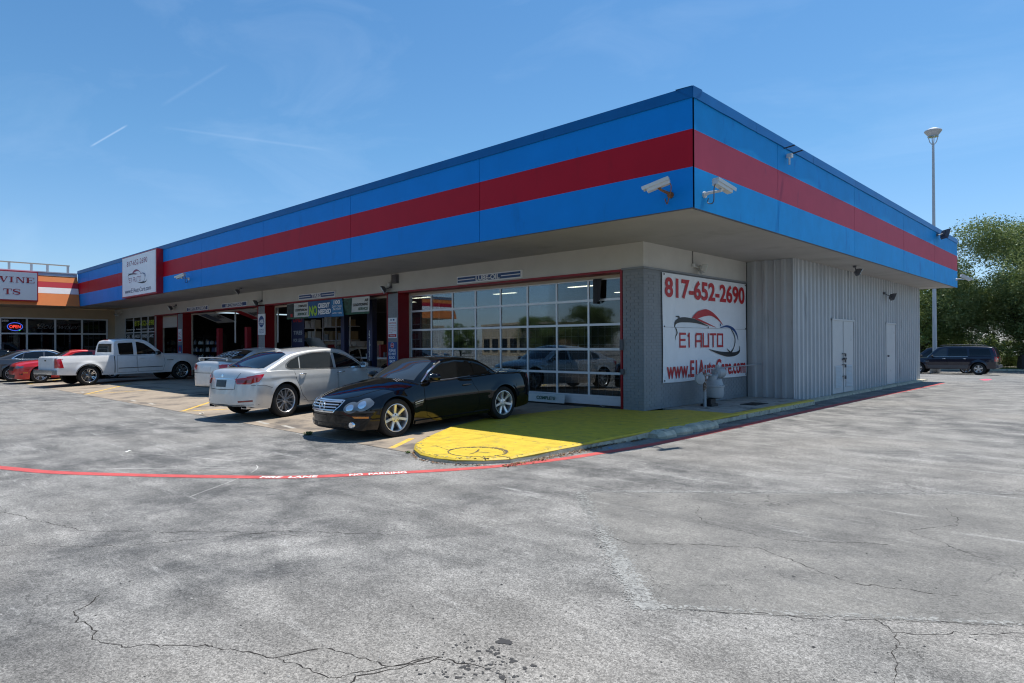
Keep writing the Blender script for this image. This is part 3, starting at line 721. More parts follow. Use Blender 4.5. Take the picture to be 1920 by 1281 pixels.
def saloon_spec(paint_, **o):
    d = dict(paint=paint_, xF=2.28, xR=-2.38, W=0.885, xf=1.34, xr=-1.33, Rw=0.32, Ra=0.36, rr=0.215, tw=0.21, wheel='five', handlem=paint_,
        plan=[(-2.4, .88), (-2.0, .955), (-1.3, .995), (0, 1.0), (1.3, .985), (1.8, .94), (2.3, .83)],
        top=[(-2.38, .94), (-2.32, 1.04), (-2.0, 1.075), (-1.6, 1.07), (0, .98), (0.9, .97), (1.2, .94), (1.8, .85), (2.15, .76), (2.28, .64)],
        shoulder=[(-2.4, .88), (-2.2, .975), (-1.7, .985), (-1, .965), (0, .935), (0.9, .895), (1.4, .83), (1.9, .74), (2.28, .60)],
        bottom=[(-2.4, .28), (-2.0, .23), (-1, .2), (1, .19), (1.8, .18), (2.3, .2)], zb0=0.2, tuck_bot=0.09, tuck_top=0.05,
        crease=([(-2.4, .80), (2.3, .66)], 0.008), cF=0.34, qF=2.4, cR=0.22, qR=2.6, nF=3.0, nR=3.4, end=0.17, ptop=3.0,
        gh=dict(roof=[(-1.95, 1.06), (-1.6, 1.17), (-1.2, 1.32), (-0.9, 1.38), (-0.3, 1.425), (0.1, 1.41), (0.35, 1.36), (0.8, 1.13), (1.18, .94)], xw=0.3, xb=-0.9, cw=0.35, cb=0.2, tumble=0.40, r=0.09, crown=0.04, inset=0.96),
        mirror=(0.62, .985), doors=[dict(poly=[(0.80, .905), (0.82, .55), (0.72, .28), (-0.10, .27), (-0.14, .6), (-0.12, .93)], handle=(-0.02, .83)), dict(poly=[(-0.155, .93), (-0.175, .6), (-0.135, .27), (-0.78, .27), (-0.98, .50), (-1.05, .96)], handle=(-0.93, .85))],
        features=[
            ('front_window', 'patch', 'S', [(0.72, .95), (0.50, 1.09), (0.25, 1.22), (0.0, 1.30), (-0.08, 1.305), (-0.12, .955)], M_GLASS, {}),
            ('rear_door_window', 'patch', 'S', [(-0.17, 1.305), (-0.6, 1.295), (-0.86, 1.25), (-0.95, .985), (-0.17, .96)], M_GLASS, {}),
            ('quarter_window', 'patch', 'S', [(-0.90, 1.235), (-1.12, 1.14), (-1.30, 1.02), (-0.99, .99)], M_GLASS, {}),
            ('windscreen', 'patch', 'T', [(1.10, 0), (1.02, .42), (0.84, .66), (0.42, .52), (0.36, 0), (0.42, -.52), (0.84, -.66), (1.02, -.42)], M_GLASS, dict(step=0.09)),
            ('rear_window', 'patch', 'T', [(-1.02, 0), (-1.06, .50), (-1.66, .64), (-1.82, .3), (-1.85, 0), (-1.82, -.3), (-1.66, -.64), (-1.06, -.50)], M_GLASS, dict(step=0.09, off=0.005)),
            ('tail_light', 'patch', 'B', [(0.54, .95), (0.80, .95), (0.80, .78), (0.52, .80)], M_RED, dict(mirror=True)),
            ('tail_light', 'patch', 'S', [(-2.30, .93), (-2.10, .95), (-1.98, .93), (-2.18, .80), (-2.32, .79)], M_RED, dict(off=0.007)),
            ('number_plate', 'patch', 'B', [(-0.16, .88), (0.16, .88), (0.16, .73), (-0.16, .73)], M_PLATE, dict(off=0.012)),
            ('bumper_seam', 'ribbon', 'B', [(-0.84, .70), (0, .69), (0.84, .70)], M_SEAM, dict(w=0.012)),
            ('boot_seam', 'ribbon', 'B', [(-0.46, 1.0), (-0.46, .70)], M_SEAM, dict(w=0.008, mirror=True)),
            ('headlight', 'patch', 'F', [(0.45, .69), (0.78, .73), (0.80, .63), (0.48, .59)], M_LENS, dict(mirror=True)),
            ('grille', 'patch', 'F', [(-0.36, .68), (0.36, .68), (0.32, .56), (-0.32, .56)], M_BLK, {}),
        ])
    d.update(o); return d
SPOILER = saloon_spec(P_WSILV, extra=spoiler_extra)
COUPEY = saloon_spec(P_GREY, W=0.92, xF=2.45, xR=-2.5, xf=1.42, xr=-1.38, wheel='fivedouble', rr=0.235, Rw=0.335, Ra=0.375)
DARKCAR = saloon_spec(P_BLACK)
# chrome line round the side glass of the grey saloon
COUPEY['features'] = COUPEY['features']+[('window_trim', 'ribbon', 'S', [(0.76, .94), (0.50, 1.11), (0.25, 1.24), (0.0, 1.32), (-0.5, 1.32), (-0.9, 1.26), (-1.15, 1.15), (-1.36, 1.01), (-1.0, .975), (0, .945)], M_CHR, dict(w=0.03, off=0.006, closed=True))]

# ---- red muscle coupe
MUSCLE = dict(paint=P_RED, xF=2.28, xR=-2.50, W=0.94, xf=1.36, xr=-1.36, Rw=0.345, Ra=0.385, rr=0.24, tw=0.24, wheel='fivedouble',
    plan=[(-2.5, .88), (-2.0, .96), (-1.3, 1.0), (0, .97), (1.3, .99), (1.9, .94), (2.3, .86)],
    top=[(-2.5, .92), (-2.42, 1.02), (-2.0, 1.05), (-1.2, 1.04), (0, .99), (0.8, .99), (1.1, .985), (1.8, .93), (2.1, .86), (2.28, .74)],
    shoulder=[(-2.5, .86), (-2.3, .96), (-1.6, .975), (-1, .94), (0, .91), (0.9, .905), (1.4, .88), (1.9, .82), (2.28, .68)],
    bottom=[(-2.5, .28), (-2.0, .23), (-1, .2), (1, .19), (1.8, .17), (2.3, .19)], zb0=0.2, tuck_bot=0.10, tuck_top=0.06,
    crease=([(-2.5, .74), (2.3, .70)], 0.010), cF=0.20, qF=2.6, cR=0.18, nF=3.0, nR=3.4, end=0.17, ptop=3.0,
    gh=dict(roof=[(-2.0, 1.03), (-1.6, 1.15), (-1.1, 1.30), (-0.6, 1.375), (-0.2, 1.39), (0.1, 1.36), (0.5, 1.20), (0.98, .965)], xw=0.1, xb=-0.8, cw=0.35, cb=0.2, tumble=0.42, r=0.09, crown=0.04, inset=0.94),
    mirror=(0.48, .99), doors=[dict(poly=[(0.68, .91), (0.70, .5), (0.60, .27), (-0.62, .27), (-0.72, .5), (-0.66, .92)], handle=(-0.48, .84))],
    features=[
        ('side_window', 'patch', 'S', [(0.60, .945), (0.30, 1.11), (0.0, 1.235), (-0.3, 1.28), (-0.62, 1.27), (-0.68, .955)], M_GLASS, {}),
        ('quarter_window', 'patch', 'S', [(-0.76, 1.24), (-1.0, 1.17), (-1.2, 1.02), (-0.80, .98)], M_GLASS, {}),
        ('windscreen', 'patch', 'T', [(0.90, 0), (0.83, .42), (0.66, .66), (0.20, .52), (0.12, 0), (0.20, -.52), (0.66, -.66), (0.83, -.42)], M_GLASS, dict(step=0.09)),
        ('rear_window', 'patch', 'T', [(-0.98, 0), (-1.02, .50), (-1.66, .60), (-1.85, 0), (-1.66, -.60), (-1.02, -.50)], M_GLASS, dict(step=0.09)),
        ('grille', 'patch', 'F', [(-0.52, .72), (0.52, .72), (0.48, .55), (-0.48, .55)], M_BLK, {}),
        ('headlight', 'patch', 'F', [(0.55, .73), (0.82, .74), (0.84, .65), (0.55, .62)], M_LENS, dict(mirror=True, off=0.008)),
        ('headlight', 'patch', 'S', [(1.92, .74), (2.10, .72), (2.12, .65), (1.98, .65)], M_LENS, dict(off=0.008)),
        ('side_marker', 'patch', 'S', [(1.80, .47), (1.96, .47), (1.96, .435), (1.80, .435)], M_AMB, dict(off=0.006)),
        ('lower_intake', 'patch', 'F', [(-0.60, .38), (0.60, .38), (0.55, .24), (-0.55, .24)], M_BLK, {}),
        ('fog_lamp', 'patch', 'S', [(1.98, .44), (2.08, .44), (2.08, .36), (1.98, .36)], M_BLK, dict(off=0.004)),
        ('tail_light', 'patch', 'B', [(0.40, .90), (0.80, .90), (0.80, .78), (0.40, .78)], M_RED, dict(mirror=True)),
    ])

# ---- white extended-cab pickup
def pickup_extra(c, root, add):
    mb = MB(); mb.tube([(-2.98, -0.90, 0.53), (-3.02, -0.55, 0.53), (-3.02, 0.55, 0.53), (-2.98, 0.90, 0.53)], 0.001)
    mb = MB(); mb.box(-3.10, -2.93, -0.93, 0.93, 0.47, 0.64); b = link('rear_bumper', mb.mesh('rear_bumper', M_CHR), root)
    mb = MB(); mb.box(-3.14, -2.98, -0.35, 0.35, 0.42, 0.475); link('hitch', mb.mesh('hitch', M_BLK), root)
    mb = MB(); mb.box(-2.99, -2.93, -0.74, 0.74, 0.66, 1.10); t = link('tailgate', mb.mesh('tailgate', c.s['paint']), root)
    mb = MB(); mb.box(-3.0, -2.985, -0.07, 0.07, 0.98, 1.03); link('handle', mb.mesh('handle', M_BLK), t)
    mb = MB(); mb.box(2.66, 2.80, -0.96, 0.96, 0.36, 0.66); link('front_bumper', mb.mesh('front_bumper', M_BLK), root)
    mb = MB(); z = 1.71; x = -0.80
    for y in (-0.12, 0, 0.12): mb.box(x-0.04, x, y-0.04, y+0.04, z+0.06, z+0.09)
    link('brake_light', mb.mesh('brake_light', M_REDL), root)
def pickup_spec(paint_, **o):
    d = dict(paint=paint_, xF=2.80, xR=-2.96, W=0.985, xf=1.83, xr=-1.83, Rw=0.385, Ra=0.455, rr=0.27, tw=0.27, wheel='six', rimm=M_CHR, win=0.02,
        plan=[(-3.0, .975), (-2, 1.0), (0, 1.0), (2, .99), (2.5, .96), (2.8, .90)],
        top=[(-2.96, 1.15), (-0.90, 1.15), (1.1, 1.17), (1.6, 1.165), (2.3, 1.12), (2.6, 1.06), (2.80, .95)],
        shoulder=[(-2.96, 1.14), (-0.88, 1.14), (0, 1.12), (1.1, 1.10), (1.7, 1.07), (2.4, 1.01), (2.80, .88)],
        bottom=[(-3.0, .46), (-2.3, .42), (-1, .37), (1, .36), (2.3, .38), (2.8, .42)], zb0=0.38, zm=0.5, tuck_bot=0.05, tuck_top=0.06, archsq=0.95, flare=0.03, flw=0.09,
        crease=([(-3, .92), (2.8, .90)], 0.004), cF=0.14, cR=0.02, nF=4, nR=6, end=0.13, ptop=6.0, bed=(-2.90, -0.93, 0.72), xcuts=[-2.90, -0.93],
        gh=dict(roof=[(-0.90, 1.12), (-0.895, 1.30), (-0.86, 1.60), (-0.80, 1.76), (-0.65, 1.81), (-0.2, 1.835), (0.2, 1.82), (0.42, 1.77), (0.8, 1.52), (1.32, 1.12)], xs=[-0.88, -0.87, -0.84, -0.78], xw=0.4, xb=-0.7, cw=0.22, cb=0.0, tumble=0.24, r=0.10, crown=0.035, inset=0.975),
        mirror=(0.78, 1.20), mirs=1.25, mirm=M_BLK, doors=[dict(poly=[(1.06, 1.10), (1.10, .75), (1.02, .45), (0.02, .44), (-0.02, .8), (0, 1.11)], handle=(0.16, .99)), dict(poly=[(-0.04, 1.11), (-0.05, .8), (-0.04, .44), (-0.78, .44), (-0.80, .8), (-0.78, 1.12)])],
        features=[
            ('front_window', 'patch', 'S', [(0.86, 1.155), (0.62, 1.38), (0.34, 1.60), (0.10, 1.68), (0.02, 1.68), (0.0, 1.15)], M_GLASS, {}),
            ('rear_side_window', 'patch', 'S', [(-0.12, 1.66), (-0.66, 1.64), (-0.70, 1.60), (-0.70, 1.20), (-0.64, 1.16), (-0.14, 1.16)], M_GLASS, {}),
            ('windscreen', 'patch', 'T', [(1.20, 0), (1.14, .4), (1.02, .76), (0.50, .64), (0.45, 0), (0.50, -.64), (1.02, -.76), (1.14, -.4)], M_GLASS2, dict(step=0.1)),
            ('rear_window', 'patch', 'B', [(-0.62, 1.62), (0.62, 1.62), (0.70, 1.27), (-0.70, 1.27)], M_GLASS2, dict(step=0.08)),
            ('tail_light', 'patch', 'S', [(-2.93, 1.07), (-2.78, 1.07), (-2.70, .72), (-2.93, .72)], M_RED, dict(off=0.01)),
            ('tail_light', 'patch', 'B', [(0.79, 1.07), (0.93, 1.07), (0.94, .72), (0.79, .72)], M_RED, dict(mirror=True, off=0.012)),
            ('side_moulding', 'ribbon', 'S', [(1.0, .62), (-0.76, .62)], M_GREY, dict(w=0.03, off=0.008)),
            ('bed_seam', 'ribbon', 'S', [(-0.89, 1.12), (-0.89, .45)], M_SEAM, dict(w=0.03)),
            ('arch_trim', 'ribbon', 'S', [(-1.83+0.475*cos(a), 0.385+0.455*sin(a)) for a in [pi*k/20 for k in range(1, 20)]], M_GREY, dict(w=0.03, off=0.006, step=0.03)),
            ('badge', 'ribbon', 'S', [(1.18, .88), (1.46, .88)], M_BLK, dict(w=0.022, off=0.006)),
            ('headlight', 'patch', 'F', [(0.60, .98), (0.86, .96), (0.88, .80), (0.60, .80)], M_LENS, dict(mirror=True)),
            ('headlight', 'patch', 'S', [(2.62, .98), (2.72, .96), (2.72, .80), (2.62, .82)], M_AMB, dict(off=0.006)),
            ('grille', 'patch', 'F', [(-0.56, .98), (0.56, .98), (0.52, .72), (-0.52, .72)], M_BLK, {}),
        ], extra=pickup_extra)
    d.update(o); return d
PICKUP = pickup_spec(P_WHITE)
PICKUP2 = pickup_spec(P_NAVY)

# ---- dark navy SUV
def suv_extra(c, root, add):
    for sg in (1, -1):
        mb = MB(); pts = [(-1.9, sg*0.60, 1.83), (-1.75, sg*0.61, 1.875), (-0.3, sg*0.62, 1.90), (0.35, sg*0.61, 1.87), (0.45, sg*0.60, 1.82)]
        mb.tube(pts, 0.018, 6); add('roof_rail', mb, M_GREY)
    mb = MB(); mb.box(-2.66, -2.50, -0.86, 0.86, 0.45, 0.64); add('rear_bumper', mb, M_GREY)
SUV = dict(paint=P_NAVY, xF=2.45, xR=-2.62, W=0.945, xf=1.64, xr=-1.64, Rw=0.375, Ra=0.44, rr=0.235, tw=0.24, wheel='five', handlem=M_CHR,
    plan=[(-2.7, .93), (-2.2, .98), (0, 1.0), (1.7, .99), (2.2, .95), (2.5, .88)],
    top=[(-2.62, 1.20), (0, 1.14), (1.0, 1.12), (1.5, 1.08), (2.1, 1.0), (2.45, .86)], shoulder=[(-2.62, 1.16), (0, 1.13), (1.0, 1.08), (1.6, 1.02), (2.1, .95), (2.45, .80)],
    bottom=[(-2.7, .42), (-2, .38), (0, .34), (2, .36), (2.5, .38)], zb0=0.35, tuck_bot=0.05, tuck_top=0.04, flare=0.03, flw=0.09, clad=0.0,
    crease=([(-2.6, .80), (2.4, .78)], 0.005), cF=0.18, cR=0.10, nF=4, nR=6, end=0.13, ptop=5,
    gh=dict(roof=[(-2.60, 1.16), (-2.56, 1.35), (-2.48, 1.60), (-2.36, 1.76), (-2.1, 1.80), (-1, 1.835), (0, 1.83), (0.45, 1.78), (0.85, 1.52), (1.32, 1.09)], xs=[-2.58, -2.54, -2.5, -2.42], xw=0.4, xb=-2.2, cw=0.25, cb=0.08, tumble=0.26, r=0.10, crown=0.035, inset=0.975),
    mirror=(0.80, 1.18), mirm=M_BLK, doors=[dict(poly=[(1.02, 1.09), (1.04, .7), (0.96, .42), (0.06, .41), (0.02, .75), (0.04, 1.12)], handle=(0.18, 1.0)), dict(poly=[(0.0, 1.12), (-0.01, .75), (0.02, .41), (-1.02, .41), (-1.16, .62), (-1.16, 1.13)], handle=(-0.92, 1.01))],
    features=[
        ('front_window', 'patch', 'S', [(0.86, 1.16), (0.66, 1.36), (0.42, 1.58), (0.24, 1.67), (0.06, 1.68), (0.04, 1.17)], M_GLASS2, {}),
        ('rear_door_window', 'patch', 'S', [(-0.04, 1.68), (-1.0, 1.67), (-1.08, 1.19), (-0.04, 1.17)], M_GLASS, {}),
        ('quarter_window', 'patch', 'S', [(-1.14, 1.665), (-2.16, 1.63), (-2.30, 1.24), (-1.18, 1.20)], M_GLASS, {}),
        ('window_trim', 'ribbon', 'S', [(0.9, 1.135), (0, 1.15), (-1.1, 1.165)], M_ALU, dict(w=0.02, off=0.004)),
        ('windscreen', 'patch', 'T', [(1.20, 0), (1.0, .72), (0.52, .60), (0.46, 0), (0.52, -.60), (1.0, -.72)], M_GLASS, dict(step=0.1)),
        ('tail_light', 'patch', 'S', [(-2.60, 1.14), (-2.46, 1.16), (-2.46, .86), (-2.60, .84)], M_RED, dict(off=0.01)),
        ('pillar_lamp', 'ribbon', 'S', [(-2.52, 1.20), (-2.44, 1.50), (-2.36, 1.66)], M_RED, dict(w=0.07, off=0.008)),
        ('side_cladding', 'patch', 'S', [(1.12, .60), (-1.14, .60), (-1.08, .40), (1.06, .40)], M_GREY, dict(off=0.014, thick=0.02)),
        ('badge', 'ribbon', 'S', [(1.30, .84), (1.0, .84)], M_ALU, dict(w=0.03, off=0.007)),
        ('headlight', 'patch', 'F', [(0.5, .92), (0.84, .90), (0.86, .74), (0.5, .76)], M_LENS, dict(mirror=True)),
    ], extra=suv_extra)
# ------------------------------------------------------------------ ground materials
def asphalt_mat(name, base_c, lo, hi, crack=1.0, cscale=0.35, tint=(0.265, 0.247, 0.222), fine=1.0):
    m = bpy.data.materials.new(name); m.use_nodes = True; nt = m.node_tree; N = nt.nodes; L = nt.links; p = N['Principled BSDF']
    g = N.new('ShaderNodeNewGeometry').outputs['Position']
    def noise(scale, detail=6, rough=0.6, vec=None, dist=0.0):
        n = N.new('ShaderNodeTexNoise'); L.new(vec or g, n.inputs['Vector']); n.inputs['Scale'].default_value = scale; n.inputs['Detail'].default_value = detail; n.inputs['Roughness'].default_value = rough; n.inputs['Distortion'].default_value = dist; return n
    def ramp(fac, a, b, ca=(0, 0, 0, 1), cb=(1, 1, 1, 1)):
        r = N.new('ShaderNodeValToRGB'); L.new(fac, r.inputs[0]); r.color_ramp.elements[0].position = a; r.color_ramp.elements[1].position = b; r.color_ramp.elements[0].color = ca; r.color_ramp.elements[1].color = cb; return r.outputs[0]
    def mix(f, a, b, mode='MIX'):
        x = N.new('ShaderNodeMixRGB'); x.blend_type = mode
        for i, v in enumerate((f, a, b)):
            if isinstance(v, (int, float)): x.inputs[i].default_value = v
            elif isinstance(v, tuple): x.inputs[i].default_value = v
            else: L.new(v, x.inputs[i])
        return x.outputs[0]
    big = noise(0.30, 5, 0.6, dist=0.3).outputs['Fac']; mid = noise(1.7, 8, 0.68, dist=0.2).outputs['Fac']
    # drag marks: noise stretched along one direction
    mp = N.new('ShaderNodeMapping'); L.new(g, mp.inputs[0]); mp.inputs['Rotation'].default_value = (0, 0, radians(-46)); mp.inputs['Scale'].default_value = (0.5, 2.2, 1)
    stre = noise(1.1, 8, 0.7, mp.outputs[0]).outputs['Fac']
    c0 = mix(ramp(big, 0.40, 0.60), (*lo, 1), (*hi, 1))
    c1 = mix(ramp(mid, 0.40, 0.66), c0, (*[x*1.38 for x in base_c], 1))
    c1 = mix(mix(1.0, ramp(stre, 0.47, 0.70), (0.6, 0.6, 0.6, 1), 'MULTIPLY'), c1, (*[x*0.66 for x in lo], 1))
    tn = noise(0.16, 3, 0.5).outputs['Fac']; c1 = mix(ramp(tn, 0.50, 0.66, cb=(0.65, 0.65, 0.65, 1)), c1, (*tint, 1))
    # pale scuffs
    mp2 = N.new('ShaderNodeMapping'); L.new(g, mp2.inputs[0]); mp2.inputs['Rotation'].default_value = (0, 0, radians(-38)); mp2.inputs['Scale'].default_value = (0.35, 3.0, 1)
    sc = noise(2.0, 10, 0.75, mp2.outputs[0]).outputs['Fac']; c1 = mix(ramp(sc, 0.58, 0.70, cb=(0.7, 0.7, 0.7, 1)), c1, (0.40, 0.395, 0.38, 1))
    # an old weathered, sun-bleached area of the lot (real place: round x 6.5, y -10.8)
    ds = N.new('ShaderNodeVectorMath'); ds.operation = 'DISTANCE'; wn_ = N.new('ShaderNodeMixRGB'); wn_.blend_type = 'ADD'; wn_.inputs[0].default_value = 1.0; L.new(g, wn_.inputs[1]); L.new(noise(0.9, 6, 0.65).outputs['Color'], wn_.inputs[2]); L.new(wn_.outputs[0], ds.inputs[0]); ds.inputs[1].default_value = (6.6, -10.9, .4)
    mr = N.new('ShaderNodeMapRange'); L.new(ds.outputs['Value'], mr.inputs[0]); mr.inputs[1].default_value = 1.6; mr.inputs[2].default_value = 3.1; mr.inputs[3].default_value = .62; mr.inputs[4].default_value = 0.0
    c1 = mix(mr.outputs[0], c1, (*tint, 1))
    # aggregate
    ag = N.new('ShaderNodeTexVoronoi'); L.new(g, ag.inputs['Vector']); ag.inputs['Scale'].default_value = 115; 
    agc = N.new('ShaderNodeSeparateColor'); L.new(ag.outputs['Color'], agc.inputs[0])
    sp = ramp(agc.outputs[0], 0.0, 1.0, (0.42, 0.42, 0.42, 1), (1.5, 1.5, 1.5, 1)); c2 = mix(0.8*fine, c1, sp, 'MULTIPLY')
    f2 = noise(260, 2, 0.7).outputs['Fac']; c2 = mix(0.75*fine, c2, ramp(f2, 0.35, 0.65, (0.45, 0.45, 0.45, 1), (1.6, 1.6, 1.6, 1)), 'MULTIPLY')
    f3 = noise(38, 4, 0.7).outputs['Fac']; c2 = mix(0.5, c2, ramp(f3, 0.35, 0.65, (0.72, 0.72, 0.72, 1), (1.25, 1.25, 1.25, 1)), 'MULTIPLY')
    # hairline cracks
    wob = noise(2.5, 8, 0.7); wv = N.new('ShaderNodeMixRGB'); wv.blend_type = 'ADD'; wv.inputs[0].default_value = 0.30 if cscale > 1 else .45; L.new(g, wv.inputs[1]); L.new(wob.outputs['Color'], wv.inputs[2])
    vr = N.new('ShaderNodeTexVoronoi'); vr.feature = 'DISTANCE_TO_EDGE'; L.new(wv.outputs[0], vr.inputs['Vector']); vr.inputs['Scale'].default_value = cscale
    cm = noise(0.45, 3, 0.6).outputs['Fac']
    wmod = N.new('ShaderNodeMath'); wmod.operation = 'MULTIPLY'; L.new(ramp(cm, 0.50, 0.68), wmod.inputs[0]); wmod.inputs[1].default_value = 0.0022*crack*cscale/0.35
    cmp_ = N.new('ShaderNodeMath'); cmp_.operation = 'LESS_THAN'; L.new(vr.outputs['Distance'], cmp_.inputs[0]); L.new(wmod.outputs[0], cmp_.inputs[1])
    c3 = mix(mix(1.0, cmp_.outputs[0], (0.75, 0.75, 0.75, 1), 'MULTIPLY'), c2, (0.03, 0.028, 0.026, 1))
    L.new(c3, p.inputs['Base Color']); p.inputs['Roughness'].default_value = 0.82; p.inputs['Specular IOR Level'].default_value = 0.35
    bm_ = N.new('ShaderNodeBump'); bm_.inputs['Strength'].default_value = 0.55; bm_.inputs['Distance'].default_value = 0.006
    hh = mix(0.5, agc.outputs[1], f2); hh2 = mix(cmp_.outputs[0], hh, (0, 0, 0, 1)); L.new(hh2, bm_.inputs['Height']); L.new(bm_.outputs[0], p.inputs['Normal'])
    MATS[name] = m; return m
M_ASPH = asphalt_mat('worn_asphalt', (0.205, 0.199, 0.188), (0.088, 0.088, 0.087), (0.180, 0.176, 0.166))
M_PATCH = asphalt_mat('patched_asphalt', (0.172, 0.166, 0.153), (0.138, 0.135, 0.128), (0.160, 0.155, 0.145), crack=0.55, cscale=2.2, tint=(0.185, 0.178, 0.162), fine=0.6)
M_CONC = pmat('apron_concrete', (0.32, 0.262, 0.20), rough=0.85, var=0.25, vscale=2.2, bump=0.35, bscale=90, dark=(0.13, 0.11, 0.092), dscale=1.1, dth=0.50)
M_CONC2 = pmat('grey_concrete', (0.34, 0.33, 0.30), rough=0.9, var=0.25, vscale=4, bump=0.5, bscale=70, dark=(0.10, 0.095, 0.085), dscale=2.2, dth=0.52)
M_KERB = pmat('kerb_concrete', (0.55, 0.50, 0.38), rough=0.9, var=0.3, vscale=6, bump=0.6, bscale=60, dark=(0.12, 0.10, 0.08), dscale=5, dth=0.55)
M_YEL = pmat('yellow_kerb_paint', (0.60, 0.425, 0.03), rough=0.6, var=0.2, vscale=5, bump=0.45, bscale=45, dark=(0.33, 0.25, 0.06), dscale=4.5, dth=0.56)
M_REDL_ = pmat('red_fire_lane_paint', (0.50, 0.075, 0.07), rough=0.7, var=0.2, vscale=7, bump=0.4, bscale=120, dark=(0.22, 0.08, 0.075), dscale=9, dth=0.62)
M_LINE = pmat('yellow_line_paint', (0.68, 0.42, 0.06), rough=0.75, var=0.3, vscale=9, dark=(0.36, 0.30, 0.22), dscale=8, dth=0.55)
M_WLINE = pmat('worn_white_paint', (0.62, 0.61, 0.58), rough=0.8, var=0.3, vscale=14, dark=(0.3, 0.22, 0.2), dscale=20, dth=0.6)
M_SOIL = pmat('dirt', (0.12, 0.09, 0.06), rough=1.0, var=0.4, vscale=20, bump=0.8, bscale=40)
M_CRK = pmat('crack_filler_dirt', (0.035, 0.032, 0.03), rough=1.0, spec=0.1)
M_OIL = pmat('oil_stain', (0.034, 0.033, 0.033), rough=0.75)
ZA = -0.12
def za(y): return ZA+0.006 if y < -6.25 else (0.0 if y > -3 else (ZA+0.006)*(-3-y)/3.25)

g = MB(); yy = [(-400, ZA), (20, ZA), (37.5, -.61), (45, -.75), (500, -.75)]; xx = [-400, -60, -20, -6, 0, 6, 12, 24, 60, 400]; yy = [(-400, ZA), (-60, ZA), (-20, ZA), (-12, ZA), (-9, ZA), (-6, ZA), (-3, ZA), (3, ZA), (10, ZA)]+yy[1:]; nx = len(xx); g.add([(x, y, z) for y, z in yy for x in xx], [(j*nx+i, j*nx+i+1, (j+1)*nx+i+1, (j+1)*nx+i) for j in range(len(yy)-1) for i in range(nx-1)]); struct('asphalt_lot', g, M_ASPH)
# patched rectangle of smoother asphalt
def wobble(a, b, n, amp, z, rs):
    out = []; r = random.Random(rs)
    for i in range(n):
        t = i/n; d = Vector((-(b[1]-a[1]), b[0]-a[0])).normalized()*r.uniform(-amp, amp)
        out.append((a[0]+(b[0]-a[0])*t+d.x, a[1]+(b[1]-a[1])*t+d.y, z))
    return out
q = [(3.45, -6.70), (5.35, -8.72), (5.60, -8.86), (15.2, -1.8), (12.6, 1.15)]
pv = []
for i in range(5): pv += wobble(q[i], q[(i+1) % 5], 46 if i in (0, 2, 4) else 4, 0.018, ZA+0.0015, i)
g = MB(); g.add(pv, [tuple(range(len(pv)))]); struct('asphalt_patch', g, M_PATCH)
# concrete apron laid in slabs, falling away from the bays
apron = link('concrete_apron', None, kind='structure')
xs = [-46, -42.5, -39, -34.6, -31, -26.7, -22.3, -17.95, -13.5, -9.05, -4.9, -1.35]
for i in range(len(xs)-1):
    for y0, y1 in ((-6.35, -3.0), (-3.0, -0.0)):
        if xs[i+1] <= -34.6 and y1 == 0: y1 = 0.0
        a, b = xs[i]+0.008, xs[i+1]-0.008; g = MB(); c, d = y0+0.008, y1-0.008
        zc, zd = za(y0+0.001), za(y1)
        g.add([(a, c, zc), (b, c, zc), (b, d, zd), (a, d, zd), (a, c, zc-0.05), (b, c, zc-0.05), (b, d, zd-0.05), (a, d, zd-0.05)], [(0, 1, 2, 3), (0, 4, 5, 1), (1, 5, 6, 2), (2, 6, 7, 3), (3, 7, 4, 0)])
        part('slab', g, M_CONC, apron)
g = MB(); g.add([(-1.342, -6.35, ZA+0.006), (0.35, -6.35, ZA+0.006), (0.35, -3.0, ZA+0.006), (-1.342, -3.0, ZA+0.006)], [(0, 1, 2, 3)])
g = MB(); c = -6.35
g.add([(-1.342, c, za(c)), (0.45, c, za(c)), (-0.6, -3.008, -0.004), (-1.342, -3.008, -0.004)], [(0, 1, 2, 3)]); part('slab', g, M_CONC, apron)
g = MB(); g.add([(-1.342, -2.992, -0.002), (-0.6, -2.992, -0.002), (-0.6, 0, -0.002), (-1.342, 0, -0.002)], [(0, 1, 2, 3)]); part('slab', g, M_CONC, apron)
def line(a, b, w, mt, name='painted_line', dz=0.004, zf=za, n=8):
    g = MB(); a = Vector(a); b = Vector(b); d = (b-a).normalized(); nn = Vector((-d.y, d.x))*w/2
    vs = []
    for i in range(n+1):
        p = a+(b-a)*i/n
        for s_ in (1, -1): q_ = p+nn*s_; vs.append((q_.x, q_.y, zf(q_.y)+dz))
    g.add(vs, [(2*i, 2*i+1, 2*i+3, 2*i+2) for i in range(n)]); return struct(name, g, mt)
line((-0.98, -5.55), (-0.52, -6.30), 0.11, M_LINE)
line((-8.95, -6.30), (-10.6, -4.95), 0.10, M_LINE); line((-8.90, -6.22), (-8.2, -5.2), 0.09, M_LINE)
line((-17.4, -6.30), (-21.3, -3.8), 0.10, M_LINE); line((-17.4, -6.25), (-16.8, -3.9), 0.09, M_LINE)
line((-26.0, -6.30), (-29.3, -4.3), 0.10, M_LINE)
for x in (-4.1, -5.2, -11.7, -13.2, -18.6): line((x-0.3, -6.05), (x+0.3, -6.12), 0.09, pmat('worn_mark_paint', (.42, .40, .36), rough=.85, var=.3, vscale=14, dark=(.3, .25, .19), dscale=14, dth=.48), 'worn_mark')
